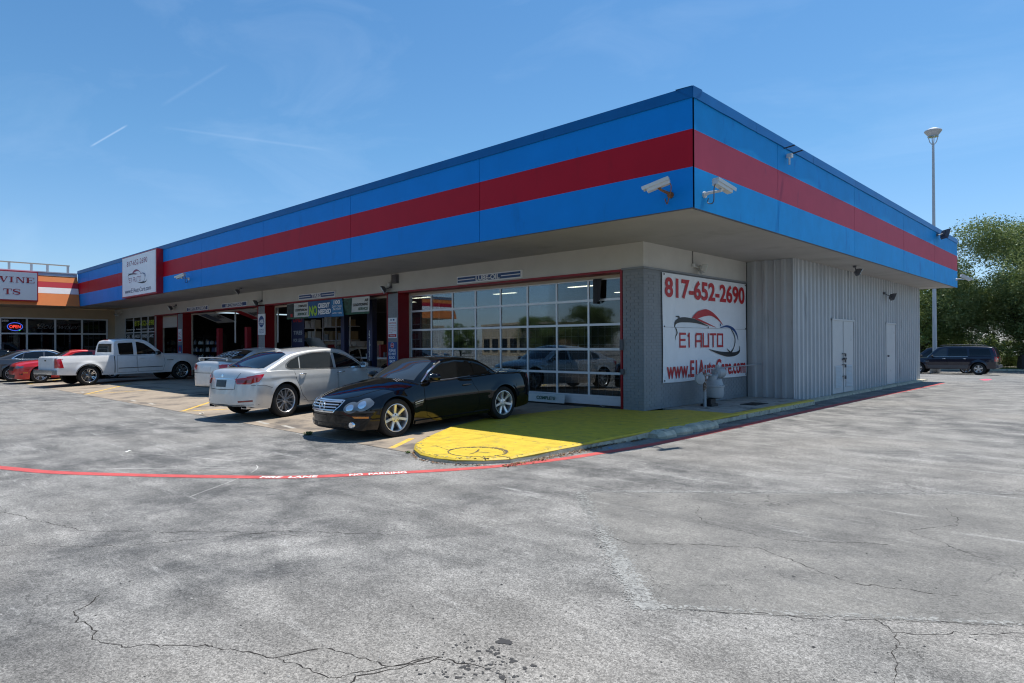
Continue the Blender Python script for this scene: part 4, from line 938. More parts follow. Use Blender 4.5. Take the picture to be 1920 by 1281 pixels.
# red fire lane line
RL = [(-6.5, -12.1), (-3.09, -10.66), (-2.17, -10.26), (-1.22, -9.633), (-0.384, -9.008), (0.37, -8.371), (0.924, -7.611), (1.449, -6.772), (1.774, -6.038), (1.992, -5.198), (2.09, -4.456), (2.19, -3.6), (2.25, -2.155), (2.25, 0), (2.22, 2.7), (2.22, 7), (2.3, 12), (2.36, 17.5)]
V, Fc = stroke(RL, [0.16]*len(RL), 10); g = MB(); g.add([(p.x, p.y, ZA+0.0034) for p in V], Fc); struct('fire_lane_line', g, M_REDL_)
cen = [(V[2*i]+V[2*i+1])/2 for i in range(len(V)//2)]
def lane_text(s, p0, p1, name='fire_lane_lettering', h=0.115, flip=1):
    i0 = min(range(len(cen)), key=lambda i: (cen[i]-Vector(p0)).length); i1 = min(range(len(cen)), key=lambda i: (cen[i]-Vector(p1)).length)
    A, B = cen[i0], cen[i1]; tv, tf = text_raw(s, 0.02); out = []
    for u, v in tv:
        f = i0+(i1-i0)*u; k = int(f); k2 = min(k+1, len(cen)-1) if i1 > i0 else max(k-1, 0); p = cen[k].lerp(cen[k2], f-k)
        d = (cen[k2]-cen[k]).normalized()*(1 if i1 > i0 else -1); n = Vector((-d.y, d.x)); q_ = p+n*(v-0.5)*h*flip; out.append((q_.x, q_.y, ZA+0.0046))
    g = MB(); g.add(out, tf); struct(name, g, pmat('stencil_white', (.78, .77, .74), rough=.8, var=.1, vscale=30, dark=(.5, .2, .18), dscale=40, dth=.62))
lane_text('FIRE  LANE', (0.10, -8.60), (0.50, -8.16)); lane_text('NO  PARKING', (0.76, -7.86), (1.16, -7.24))
# explicit long cracks and dark drips
def crack_line(pts, w, z=ZA+0.0011, seed=1, name='asphalt_crack'):
    r = random.Random(seed); P = []; P_o = [0.0, 0.0]
    for i in range(len(pts)-1):
        a = Vector(pts[i]); b = Vector(pts[i+1]); n = max(2, int((b-a).length/0.028))
        for k in range(n):
            p = a+(b-a)*k/n; ox_ = (P_o[0]*.72+r.gauss(0, .010)); oy_ = (P_o[1]*.72+r.gauss(0, .010)); P_o[:] = [ox_, oy_]; P.append((p.x+ox_, p.y+oy_))
    P.append(pts[-1]); ws = [w*max(0.15, r.gauss(1, .55)) for _ in P]; ws[0] = ws[-1] = 0.001
    V, Fc = stroke(P, ws, 1); g = MB(); g.add([(p.x, p.y, z) for p in V], Fc); struct(name, g, M_CRK)
crack_line([(2.9, -11.05), (3.117, -11.215), (3.611, -11.217), (3.828, -11.124), (4.142, -10.875), (4.532, -10.673), (4.643, -10.451), (5.017, -10.335), (5.147, -10.101), (5.45, -10.0), (5.9, -10.25)], 0.0065, seed=3)
crack_line([(5.147, -10.101), (5.0, -10.5), (5.2, -10.9)], 0.006, seed=4)
crack_line([(4.532, -10.673), (4.9, -10.62), (5.147, -10.101)], 0.005, seed=14)
crack_line([(-2.6, -12.4), (-0.6, -11.2), (1.2, -10.7), (2.1, -9.9), (2.9, -9.35)], 0.006, seed=5)
crack_line([(0.8, -11.6), (1.9, -10.6), (2.4, -9.6), (3.3, -8.9)], 0.005, seed=15)
crack_line([(6.6, -8.1), (6.75, -8.25), (7.05, -7.95), (7.6, -7.5)], 0.005, seed=6)
crack_line([(6.75, -8.25), (6.9, -8.9), (7.25, -9.6)], 0.0035, seed=7)
crack_line([(4.4, -7.8), (4.8, -7.9), (5.1, -7.6), (5.6, -7.3), (6.3, -7.6), (6.9, -7.4)], 0.005, z=ZA+0.0025, seed=8)
crack_line([(4.6, -6.4), (4.9, -6.9), (5.6, -7.0), (6.3, -6.5)], 0.004, z=ZA+0.0025, seed=9)
crack_line([(6.4, -4.9), (6.6, -5.5), (6.3, -6.0), (6.9, -6.4)], 0.004, z=ZA+0.0025, seed=10)
crack_line([(5.75, -8.75), (6.3, -8.36), (6.8, -8.0), (8.2, -6.9)], 0.004, z=ZA+0.0025, seed=11)
r = random.Random(4)
def blob(x, y, rad, z, rr):
    n = 18; out = []; ph = [rr.uniform(0, 6.28) for _ in range(3)]
    for k in range(n):
        a = 2*pi*k/n; q_ = rad*(1+0.25*sin(2*a+ph[0])+0.18*sin(3*a+ph[1])+0.12*sin(5*a+ph[2])); out.append((x+q_*cos(a), y+q_*sin(a), z))
    return out
g = MB()
for k in range(150):
    x, y = 5.36+r.gauss(0, .16), -10.03+r.gauss(0, .14); g.add(blob(x, y, (abs(r.gauss(0.001, .0045))+0.002)*(1 if k%12 else 1.8), ZA+0.0014+k*.000008, r), [tuple(range(18))])
g.add(blob(5.256, -9.769, 0.036, ZA+0.0026, r), [tuple(range(18))]); g.add(blob(5.275, -9.755, 0.022, ZA+0.0028, r), [tuple(range(18))])
for k in range(26): g.add(blob(r.uniform(-2, 9), r.uniform(-11, -4), abs(r.gauss(0.003, .005))+0.003, ZA+0.003, r), [tuple(range(18))])
struct('oil_drips', g, M_OIL)
# pale worn ridges round the patch
M_RIDGE = pmat('worn_pale_ridge', (0.30, 0.30, 0.285), rough=.9, var=.35, vscale=30, bump=.6, bscale=80, dark=(.17, .17, .165), dscale=22, dth=.50)
def ridge(a, b, w, seed, n_=900, z=ZA+0.0021):
    rr = random.Random(seed); a = Vector(a); b = Vector(b); d = (b-a).normalized(); nn = Vector((-d.y, d.x)); g = MB(); L_ = (b-a).length; ph = rr.uniform(0, 6)
    for k in range(int(n_*L_/3)):
        t = rr.random(); den = .55+.45*sin(t*L_*1.7+ph)*sin(t*L_*.6+1)
        if rr.random() > den: continue
        o_ = rr.gauss(.35, .40)*w; p = a+(b-a)*t+nn*o_; q_ = abs(rr.gauss(.003, .0045))+.002; m_ = 6; a0 = rr.uniform(0, 6)
        g.add([(p.x+q_*rr.uniform(.6, 1.3)*cos(a0+2*pi*j/m_), p.y+q_*rr.uniform(.6, 1.3)*sin(a0+2*pi*j/m_), z+rr.uniform(0, .0008)) for j in range(m_)], [tuple(range(m_))])
    o = struct('worn_ridge', g, M_RIDGE); o['kind'] = 'stuff'
ridge((5.62, -8.86), (3.42, -6.66), .11, 1, 6500); ridge((3.42, -6.66), (9.5, -1.4), .06, 2, 2200); ridge((9.6, -5.95), (5.5, -8.90), -.05, 3, 1500)
r = random.Random(77); g = MB()
for k in range(5200):   # loose grit and exposed pale stones over the near asphalt
    x, y = r.uniform(-3, 9.5), r.uniform(-12.5, -3.5)
    q_ = abs(r.gauss(0, .0035))+.002; a0 = r.uniform(0, 6); g.add([(x+q_*cos(a0+1.57*j), y+q_*sin(a0+1.57*j)*.8, ZA+.0018) for j in range(4)]+[(x, y, ZA+.0018+q_*.5)], [(0, 1, 4), (1, 2, 4), (2, 3, 4), (3, 0, 4)], 0 if r.random() < .6 else 1)
o = struct('loose_grit', g, [pmat('grit_pale', (.34, .33, .31), rough=.9), pmat('grit_dark', (.05, .05, .05), rough=.9)]); o['kind'] = 'stuff'
# pale scratched arcs on the asphalt
def scuff(pts, w, mt=None, z=ZA+0.0013, seed=0):
    crk = random.Random(seed); V, Fc = stroke(pts, [w*crk.uniform(.4, 1.3) for _ in pts], 8); g = MB(); g.add([(p.x, p.y, z) for p in V], [f for f in Fc if crk.random() < 0.8]); struct('pale_scuff', g, mt or M_WLINE)
scuff([(-3.6, -9.3), (-1.9, -8.6), (-0.6, -8.35), (0.5, -9.6)], 0.008, seed=1); scuff([(-2.1, -9.9), (-1.2, -9.0), (-0.3, -8.0)], 0.008, seed=2); scuff([(-2.4, -10.4), (-1.5, -9.2), (-0.8, -8.3)], 0.007, seed=3)

# ------------------------------------------------------------------ kerbed platform at the corner
o1 = [(-0.6, 0.0), (-1.50, -0.02), (-1.60, -2.0), (-1.70, -3.1), (-1.32, -4.4), (-0.74, -5.42), (-0.37, -5.95), (0.0, -6.27), (0.44, -6.50), (0.82, -6.56), (1.15, -6.46), (1.45, -6.25), (1.64, -5.94), (1.66, -5.45), (1.69, -4.9), (1.72, -4.4), (1.77, -3.4), (1.79, -2.6), (1.79, 0.75), (0.42, 0.81), (0.0, 0.03)]
plat = link('corner_platform', None, kind='structure')
ztp = lambda y: 0.004-0.054*max(0, min(1, (-3.0-y)/2.8))
n = len(o1); inn = []; LK = 18
for i, (x, y) in enumerate(o1):
    if 2 <= i < LK: a = Vector(o1[i-1]); c_ = Vector(o1[min(i+1, LK)]); t = (c_-a).normalized(); inn.append((x-t.y*0.03, y+t.x*0.03))
    elif i == LK: inn.append((x-.03, y))
    else: inn.append((x, y))
ring = []
for i in range(n):
    p_, q_ = Vector(inn[i]), Vector(inn[(i+1) % n]); kk = max(1, int((q_-p_).length/.3))
    for k in range(kk): ring.append(p_+(q_-p_)*k/kk)
extra = [Vector((x*.3, -6.4+.3*k)) for k in range(24) for x in range(-6, 7)]
def inring(p, R_):
    r_ = False
    for i in range(len(R_)):
        a, b = R_[i], R_[(i+1) % len(R_)]
        if (a.y > p.y) != (b.y > p.y) and p.x < (b.x-a.x)*(p.y-a.y)/(b.y-a.y)+a.x: r_ = not r_
    return r_
extra = [p for p in extra if inring(p, ring) and min((p-q_).length for q_ in ring) > .1]
dv = delaunay_2d_cdt(ring+extra, [(i, (i+1) % len(ring)) for i in range(len(ring))], [], 1, 1e-5)
g = MB(); g.add([(v.x, v.y, ztp(v.y)) for v in dv[0]], [tuple(f) for f in dv[2]])
v1 = [(x, y, ztp(y)) for x, y in inn]; v0 = [(x, y, ztp(y)-.022) for x, y in o1]; vm = [(x, y, ztp(y)-.036+(.012*sin(i*2.3))) for i, (x, y) in enumerate(o1)]
g.add(v1+v0+vm, [(i, i+1, n+i+1, n+i) for i in range(1, LK)]+[(n+i, n+i+1, 2*n+i+1, 2*n+i) for i in range(1, LK)])
part('painted_top', g, M_YEL, plat)
g = MB(); g.add([(x, y, ztp(y)-.03) for x, y in o1]+[(x+.0, y, ZA-0.02) for x, y in o1], [(i, i+1, n+i+1, n+i) for i in range(1, LK)]); part('kerb_face', g, M_KERB, plat)
# concrete part with yellow kerb edge
g = MB(); g.box(0.002, 1.62, 0.76, 5.19, -0.15, 0.002); part('concrete_top', g, M_CONC2, plat)
g = MB(); g.add([(0.0, 0.03, 0.0025), (1.62, 0.757, 0.0025), (0.0, 0.757, 0.0025)], [(0, 1, 2)])
for a, b in ((0.755, 2.2), (2.215, 3.7), (3.715, 5.17)):
    g = MB(); g.add([(1.625, a, 0.006), (1.76, a, 0.006), (1.79, a, -0.025), (1.79, b, -0.025), (1.76, b, 0.006), (1.625, b, 0.006)], [(0, 1, 4, 5), (1, 2, 3, 4)]); part('painted_kerb_edge', g, M_YEL, plat)
    g = MB(); g.box(1.6, 1.788, a, b, ZA-0.02, -0.0255); part('kerb_stone', g, M_KERB, plat)
g = MB(); g.box(1.25, 1.52, 5.20, 19.2, ZA-0.02, -0.065); part('foundation_ledge', g, M_KERB, plat)
# broken concrete lumps against the kerb
r = random.Random(9)
for i, (ya, yb) in enumerate(((-2.72, -2.18), (-2.14, -1.62), (-1.60, -1.12), (-1.10, -0.62))):
    g = MB(); prof = [(1.795, -0.125), (2.06, -0.125), (2.07, -0.07), (2.02, -0.015), (1.90, 0.005), (1.795, -0.002)]
    vs = []
    for y in linspace(ya, yb, 6):
        e_ = 1-0.35*max(0, 1-min(y-ya, yb-y)/0.08)**2
        for x, z in prof: vs.append((1.795+(x-1.795)*e_+r.gauss(0, .005), y+r.gauss(0, .006), ZA-0.005+(z+0.125)*e_+r.gauss(0, .004)))
    g.add(vs, [(j*6+a, j*6+(a+1) % 6, (j+1)*6+(a+1) % 6, (j+1)*6+a) for j in range(5) for a in range(6)]+[tuple(range(6)), tuple(range(30, 36))])
    solo('concrete_lump', g, M_KERB, ['pale concrete lump at the near end of the row against the yellow kerb', 'second pale concrete lump from the near end of the row against the kerb', 'third pale concrete lump in the row, just short of the far one', 'pale concrete lump at the far end of the row against the kerb'][i], 'concrete lump', group='concrete lumps along the kerb', smooth=30)
# broken ring in the yellow paint
def ring_crack(cx, cy, rx, ry, rot, w, seed, a0, a1):
    rr = random.Random(seed); P = []
    for k in range(60):
        a = a0+(a1-a0)*k/59; x = rx*cos(a)*(1+rr.gauss(0, .012)); y = ry*sin(a)*(1+rr.gauss(0, .012)); P.append((cx+x*cos(rot)-y*sin(rot), cy+x*sin(rot)+y*cos(rot)))
    ws = [w*max(.2, rr.gauss(1, .45)) for _ in P]; ws[0] = ws[-1] = 0.002
    V, Fc = stroke(P, ws, 1); return [(p.x, p.y, ztp(p.y)+.0025) for p in V], Fc
g = MB()
for a_ in ((0.98, -5.92, 0.44, 0.40, 0, 0.035, 1, 0.2, 3.6), (0.98, -5.92, 0.43, 0.38, 0, 0.022, 2, 3.3, 6.4), (0.99, -5.93, 0.40, 0.36, 0.1, 0.014, 5, 0.5, 2.6)): g.add(*ring_crack(*a_))
for pts, w, sd in (([(0.85, -5.75), (1.0, -5.95), (1.05, -6.15)], .02, 6), ([(1.0, -5.95), (1.2, -5.85)], .014, 7), ([(1.38, -5.98), (1.6, -5.95), (1.77, -5.85)], .018, 8), ([(0.62, -6.1), (0.3, -6.0), (-0.1, -5.9)], .006, 9), ([(0.8, -6.25), (0.78, -6.45), (0.9, -6.7)], .006, 10), ([(1.3, -6.1), (1.5, -6.25), (1.74, -6.3)], .010, 12)):
    rr = random.Random(sd); P = []
    for i in range(len(pts)-1):
        for k in range(8): t = k/8; P.append((pts[i][0]*(1-t)+pts[i+1][0]*t+rr.gauss(0, .007), pts[i][1]*(1-t)+pts[i+1][1]*t+rr.gauss(0, .007)))
    V, Fc = stroke(P, [w*max(.2, rr.gauss(1, .4)) for _ in P], 1); g.add([(p.x, p.y, ztp(p.y)+.003) for p in V], Fc)
part('broken_paint_ring', g, M_SOIL, plat)
# joints and tyre scuffs on the painted platform
g = MB()
for a, b, w in (((-1.62, -2.3), (1.74, -2.3), .009), ((-1.2, -4.75), (1.66, -4.75), .007), ((.1, -.1), (.1, -6.2), .006)):
    n_ = 40; rr = random.Random(int(w*1000)); P = [(a[0]+(b[0]-a[0])*k/n_+rr.gauss(0, .003), a[1]+(b[1]-a[1])*k/n_+rr.gauss(0, .003)) for k in range(n_+1)]; V, Fc = stroke(P, [w*rr.uniform(.3, 1) for _ in P], 1); g.add([(p.x, p.y, ztp(p.y)+.0016) for p in V], Fc)
part('slab_joint', g, pmat('joint_dirt', (.10, .085, .04), rough=1), plat)
g = MB(); rr = random.Random(8)
for k in range(420):
    i = rr.randrange(5, 17); t_ = rr.random(); p = Vector(o1[i])*(1-t_)+Vector(o1[i+1])*t_; d = (Vector(o1[i+1])-Vector(o1[i])).normalized(); p = p+Vector((-d.y, d.x))*abs(rr.gauss(.03, .035)); q_ = abs(rr.gauss(.006, .008))+.003
    if inring(p, ring): g.add([(p.x+q_*rr.uniform(.5, 1.3)*cos(1.05*j), p.y+q_*rr.uniform(.5, 1.3)*sin(1.05*j), ztp(p.y)+.0018) for j in range(6)], [tuple(range(6))], 0 if rr.random() < .6 else 1)
for k in range(300):
    x, y = rr.uniform(-1.4, 1.6), rr.uniform(-6.3, 0); q_ = abs(rr.gauss(.003, .005))+.002
    if inring(Vector((x, y)), ring): g.add([(x+q_*rr.uniform(.5, 1.3)*cos(1.05*j), y+q_*rr.uniform(.5, 1.3)*sin(1.05*j), ztp(y)+.0018) for j in range(6)], [tuple(range(6))], 0 if rr.random() < .6 else 1)
part('chipped_paint', g, [pmat('chip_concrete', (.30, .27, .20), rough=.9), pmat('chip_dark', (.09, .075, .04), rough=.9)], plat, kind='stuff')
# leaf litter by the kerb
r = random.Random(11); g = MB()
for k in range(1500):
    if k < 900: y = r.uniform(-6.2, -2.9); x = (1.81 if y > -3.3 else 1.74)+abs(r.gauss(0, 0.05))*(1.4 if y < -4.2 else 0.5)
    elif k < 1250:
        a = r.uniform(2.0, 5.2); x = 0.80+.98*cos(a+1.1); y = -5.68-.93*abs(sin(a+1.1))-abs(r.gauss(0, .03))
        if y > -6.3: continue
    else: y = r.uniform(-0.5, 5.2); x = 1.82+abs(r.gauss(0, .03))
    s_ = r.uniform(.008, .022); a = r.uniform(0, 6.28); t = r.uniform(-.6, .6); z = ZA+0.006+abs(r.gauss(0, .008))
    ux, uy = cos(a)*s_, sin(a)*s_; g.add([(x-ux, y-uy, z), (x+uy*.5, y-ux*.5, z+t*s_), (x+ux, y+uy, z+.002), (x-uy*.5, y+ux*.5, z-t*s_*.3+.004)], [(0, 1, 2, 3)], k % 2)
o = struct('leaf_litter', g, [pmat('dry_leaf', (0.30, 0.17, 0.08), rough=0.9, var=0.3, vscale=40), pmat('dry_leaf_dark', (0.12, 0.07, 0.04), rough=0.9)]); o['kind'] = 'stuff'
# small weeds in joints
def weed(x, y, z, s_, seed, label):
    rr = random.Random(seed); g = MB()
    for k in range(46):
        a = rr.uniform(0, 6.28); l = s_*rr.uniform(.4, 1); h = s_*rr.uniform(.2, .8); w = s_*0.12; d = Vector((cos(a), sin(a), 0)); n_ = Vector((-sin(a), cos(a), 0)); b0 = Vector((x+rr.gauss(0, s_*.25), y+rr.gauss(0, s_*.25), z))
        g.add([b0-n_*w*.4, b0+n_*w*.4, b0+d*l*.6+n_*w+Vector((0, 0, h)), b0+d*l+Vector((0, 0, h*.7)), b0+d*l*.6-n_*w+Vector((0, 0, h))], [(0, 1, 2, 3, 4)])
    solo('weed', g, pmat('weed_green', (0.10, 0.15, 0.04), rough=0.8, var=0.4, vscale=60), label, 'weed', (x, y, z))
weed(-2.86, -6.37, ZA, .09, 1, 'small green weed in the joint in front of the black car nose'); weed(0.0, -6.37, ZA, .05, 2, 'tiny weed in the asphalt joint near the yellow platform tip')
weed(7.06, -8.95, ZA, .035, 3, 'tiny weed in the crack in the right foreground, the upper one'); weed(7.17, -9.28, ZA, .035, 4, 'tiny weed in the crack in the right foreground, the lower one')
# scraps of litter
def scrap(x, y, z, s_, col, label, rs=1):
    rr = random.Random(rs); g = MB(); n_ = 7; v = [(x, y, z+s_*.15)]
    for k in range(n_): a = 2*pi*k/n_; q_ = s_*rr.uniform(.5, 1); v.append((x+q_*cos(a), y+q_*sin(a)*.7, z+rr.uniform(.002, s_*.25)))
    g.add(v, [(0, 1+k, 1+(k+1) % n_) for k in range(n_)]); solo('litter', g, pmat('litter_'+str(rs), col, rough=0.7), label, 'litter', (x, y, z))
scrap(-3.25, -9.1, ZA, .075, (.75, .75, .72), 'white scrap of paper on the asphalt near the left edge', 1)
scrap(-8.0, -6.2, za(-6.2), .10, (.7, .68, .6), 'crumpled pale scrap lying by the yellow stall line behind the silver saloon', 2)
scrap(2.02, -1.0, ZA+.01, .05, (.05, .42, .5), 'turquoise scrap lying on the red line beside the concrete lumps', 3)
scrap(1.98, -4.1, ZA+.01, .045, (.06, .2, .55), 'blue scrap lying in the gutter by the yellow kerb', 4)
scrap(3.3, 20.6, ZA, .25, (.75, .06, .14), 'crumpled bright pink cloth lying past the far building corner', 5)
scrap(-1.3, 0.25, 0.0, .10, (.6, .6, .6), 'crumpled white paper at the foot of the closed glazed door', 6)
# ------------------------------------------------------------------ the auto shop
M_BLUE = pmat('blue_fascia_paint', (0.0, 0.225, 0.68), rough=0.5, spec=0.18, var=0.07, vscale=1.2, dark=(0.0, 0.185, 0.57), dscale=2.2, dth=0.60, aniso=(1, 1, .3))
M_CAPB = pmat('blue_cap_metal', (0.0, 0.11, 0.33), rough=0.45, spec=0.25, var=0.12, vscale=2, aniso=(1, 1, 1))
M_REDS = pmat('red_stripe_paint', (0.42, 0.003, 0.018), rough=0.5, spec=0.2, var=0.07, vscale=1.2, dark=(0.34, 0.004, 0.016), dscale=2.2, dth=0.60, aniso=(1, 1, .3))
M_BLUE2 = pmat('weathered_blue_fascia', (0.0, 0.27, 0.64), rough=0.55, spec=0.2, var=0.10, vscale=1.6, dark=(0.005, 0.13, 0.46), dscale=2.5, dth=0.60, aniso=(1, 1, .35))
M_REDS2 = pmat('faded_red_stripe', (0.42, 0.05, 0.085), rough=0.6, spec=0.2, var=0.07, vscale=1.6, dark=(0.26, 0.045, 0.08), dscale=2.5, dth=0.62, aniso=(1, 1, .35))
M_SOFF = pmat('soffit_paint', (0.40, 0.385, 0.36), rough=0.8, var=0.12, vscale=0.8, dark=(0.33, 0.315, 0.29), dscale=0.7, dth=0.56)
M_HEAD = pmat('header_grey_paint', (0.54, 0.53, 0.49), rough=0.75, var=0.07, vscale=1.5, bump=0.15, bscale=40)
M_BRICK = pmat('painted_brick_grey', (0.24, 0.262, 0.28), rough=0.62, var=0.12, vscale=2.5, bump=0.3, bscale=55)
M_MORT = pmat('painted_mortar', (0.225, 0.245, 0.262), rough=0.8, bump=0.3, bscale=80)
M_RTRIM = pmat('red_jamb_paint', (0.27, 0.004, 0.010), rough=0.42, var=0.10, vscale=2)
M_CORR = pmat('corrugated_grey_metal', (0.45, 0.475, 0.495), rough=0.42, metal=0.1, spec=0.5, var=0.07, vscale=1.3, dark=(0.20, 0.215, 0.225), dscale=1.3, dth=0.60, aniso=(3, 3, .25))
M_GFRM = pmat('aluminium_door_frame', (0.72, 0.74, 0.76), rough=0.38, metal=0.3, var=0.05)
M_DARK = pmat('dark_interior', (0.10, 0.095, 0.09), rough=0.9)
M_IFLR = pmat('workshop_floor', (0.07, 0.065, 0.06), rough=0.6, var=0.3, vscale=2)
M_ROOF = pmat('roof_membrane', (0.35, 0.34, 0.32), rough=0.9)
M_DOOR = pmat('grey_metal_door', (0.50, 0.515, 0.52), rough=0.45, var=0.05, dark=(0.26, 0.26, 0.26), dscale=3, dth=0.62)
def glass_mat(name, tint, refl=0.16, body=0.0):
    m = bpy.data.materials.new(name); m.use_nodes = True; nt = m.node_tree; N = nt.nodes; L = nt.links; N.remove(N['Principled BSDF'])
    tr = N.new('ShaderNodeBsdfTransparent'); tr.inputs[0].default_value = (*tint, 1)
    gl = N.new('ShaderNodeBsdfGlossy'); gl.inputs['Roughness'].default_value = 0.0; gl.inputs['Color'].default_value = (0.9, 0.95, 1, 1)
    df = N.new('ShaderNodeBsdfDiffuse'); df.inputs[0].default_value = (0.25, 0.27, 0.28, 1)
    fr = N.new('ShaderNodeLayerWeight'); fr.inputs[0].default_value = 0.35
    ad = N.new('ShaderNodeMath'); ad.operation = 'MULTIPLY_ADD'; L.new(fr.outputs['Fresnel'], ad.inputs[0]); ad.inputs[1].default_value = 0.5; ad.inputs[2].default_value = refl; ad.use_clamp = True
    m1 = N.new('ShaderNodeMixShader'); m1.inputs[0].default_value = body; L.new(tr.outputs[0], m1.inputs[1]); L.new(df.outputs[0], m1.inputs[2])
    m2 = N.new('ShaderNodeMixShader'); L.new(ad.outputs[0], m2.inputs[0]); L.new(m1.outputs[0], m2.inputs[1]); L.new(gl.outputs[0], m2.inputs[2])
    L.new(m2.outputs[0], N['Material Output'].inputs[0]); return m
M_PANE = glass_mat('window_glass', (0.55, 0.6, 0.62), 0.06, 0.01)
M_PANE2 = glass_mat('dark_window_glass', (0.14, 0.15, 0.16), 0.04, 0.01)
ZS, ZT, ZC = 3.672, 5.64, 5.468; OX, OY = 2.53, -2.54; XL = -34.62; YB = 19.5; HD = 3.07
shop = thing('auto_shop', 'long single storey repair shop with blue fascia, red stripe and open service bays', 'building', (0, 0, 0))
# fascia panels with painted stripe (front, right side)
def fpanel(a, b, side):
    g = MB(); e = 0.007
    for z0, z1, mi in ((ZS, 4.334, 0), (4.334, 4.949, 1), (4.949, ZC-0.004, 0)):
        if side == 'F': g.add([(a+e, OY, z0), (b-e, OY, z0), (b-e, OY, z1), (a+e, OY, z1), (a+e, OY+0.05, z0), (b-e, OY+0.05, z0), (b-e, OY+0.05, z1), (a+e, OY+0.05, z1)], [(0, 1, 2, 3), (0, 3, 7, 4), (1, 5, 6, 2), (0, 4, 5, 1), (3, 2, 6, 7)], mi)
        else: g.add([(OX, a+e, z0), (OX, b-e, z0), (OX, b-e, z1), (OX, a+e, z1), (OX-0.05, a+e, z0), (OX-0.05, b-e, z0), (OX-0.05, b-e, z1), (OX-0.05, a+e, z1)], [(0, 1, 2, 3), (0, 3, 7, 4), (1, 5, 6, 2), (0, 4, 5, 1), (3, 2, 6, 7)], mi)
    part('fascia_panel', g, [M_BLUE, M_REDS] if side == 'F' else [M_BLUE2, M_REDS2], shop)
jf = [XL, -32.5, -27.5, -22.5, -17.48, -12.45, -7.46, -2.48, OX+0.007]
for a, b in zip(jf, jf[1:]): fpanel(a, b, 'F')
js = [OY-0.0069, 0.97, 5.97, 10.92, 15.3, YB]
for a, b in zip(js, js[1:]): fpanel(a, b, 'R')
g = MB(); g.box(XL, OX-0.012, OY+0.012, OY+0.06, ZS+0.01, ZC); g.box(OX-0.06, OX-0.012, OY+0.06, YB, ZS+0.01, ZC); g.box(XL, OX-0.06, YB-0.05, YB, ZS+0.01, ZC); part('fascia_backing', g, M_SEAM, shop)
# cap flashing in lengths, slightly uneven
r = random.Random(2)
cx = [XL-0.02]+[XL+3.09*k for k in range(1, 12)]+[OX+0.028]
for a, b in zip(cx, cx[1:]):
    g = MB(); d = r.uniform(0, .006); g.add([(a+.002, OY-.022-d, ZC-.015), (b-.002, OY-.022-d*.5, ZC-.015), (b-.002, OY-.014, ZT), (a+.002, OY-.014, ZT), (a+.002, OY+.06, ZC-.015), (b-.002, OY+.06, ZC-.015), (b-.002, OY+.3, ZT+.01), (a+.002, OY+.3, ZT+.01)], [(0, 1, 2, 3), (3, 2, 6, 7), (0, 4, 5, 1), (0, 3, 7, 4), (1, 5, 6, 2)]); part('cap_flashing', g, M_CAPB, shop)
cy = [OY-0.028]+[OY+3.05*k-0.6 for k in range(1, 8)]+[YB+.02]
for a, b in zip(cy, cy[1:]):
    g = MB(); n = 10; vs = []
    for i in range(n+1):
        y = a+.002+(b-a-.004)*i/n; bul = .010*sin(pi*i/n)+r.uniform(0, .004)
        vs += [(OX+.018+bul, y, ZC-.012+r.uniform(-.004, .004)), (OX+.010+bul*.3, y, ZT), (OX-.3, y, ZT+.01), (OX-.02, y, ZC-.012)]
    g.add(vs, [(4*i+j, 4*i+(j+1) % 4, 4*i+4+(j+1) % 4, 4*i+4+j) for i in range(n) for j in range(4)]); part('cap_flashing', g, M_CAPB, shop)
g = MB(); g.box(XL+.02, OX-.06, OY+.06, YB-.06, ZC-.1, ZC); part('roof', g, M_ROOF, shop)
g = MB(); g.box(XL+.05, OX-.05, OY+.05, YB-.05, ZS+.012, ZS+.06); part('soffit', g, M_SOFF, shop)
g = MB(); g.box(XL+.0, OX-.003, OY+.003, OY+.045, ZS-.012, ZS-.001); g.box(OX-.045, OX-.003, OY+.046, YB, ZS-.012, ZS-.001); part('soffit_trim', g, M_GREY, shop)
# walls
g = MB(); g.box(-37.3, -0.002, 0.0, 0.2, HD+.055, ZS+.011); g.box(-0.2, -0.0, 0.2, 5.2, 3.125, ZS+.011)
part('header_wall', g, M_HEAD, shop)
g = MB(); g.box(-0.56, 0.03, -0.03, 0.0, 3.10, 3.14); g.box(0.0, 0.03, -0.0, 5.19, 3.10, 3.14); part('ledge', g, M_BRICK, shop)
g = MB(); g.box(-0.545, -0.012, 0.012, 0.43, 0, 3.122); g.box(-0.2, -0.012, 0.43, 5.2, 0, 3.122); bw = part('brick_wall', g, M_MORT, shop)

# bricks: running bond, real pieces
BL, BH = 0.203, 0.0675
def brick_mesh(l, h, axis, nm):
    g = MB(); j = 0.005; d = 0.010
    if axis == 'x': g.box(j, l-j, .012-d, .0121, j, h-j)
    else: g.box(-.0121, d-.012, j, l-j, j, h-j)
    return g.mesh(nm, M_BRICK)
BX = {}
def brick(axis, l, pos, parent):
    k = (axis, round(l, 3))
    if k not in BX: BX[k] = brick_mesh(l, BH, axis, 'brick')
    b = base(parent); return link('brick', BX[k], parent, loc=(pos[0]-b.x, pos[1]-b.y, pos[2]))
cand = []
def course(axis, a, b, fixed, z, row, zmax, skip=None):
    x = a-(BL/2 if row % 2 else 0)
    while x < b-0.01:
        x0, x1 = max(x, a), min(x+BL, b)
        if x1-x0 > 0.03 and not (skip and skip(x0, x1, z)): cand.append((axis, x1-x0, (x0, fixed, z) if axis == 'x' else (fixed, x0, z)))
        x += BL
rows_ = int(3.10/BH)
ban = lambda a, b, z: a > 0.80 and b < 5.05 and 0.62 < z < 2.98
for k in range(rows_):
    course('x', -0.545, -0.0, 0.0, k*BH, k, 3.1); course('y', 0.0, 5.19, 0.0, k*BH, k+1, 3.1, ban)
C0 = Vector((7.69, -12.26, 1.46)); cand.sort(key=lambda c_: (Vector(c_[2])-C0).length)
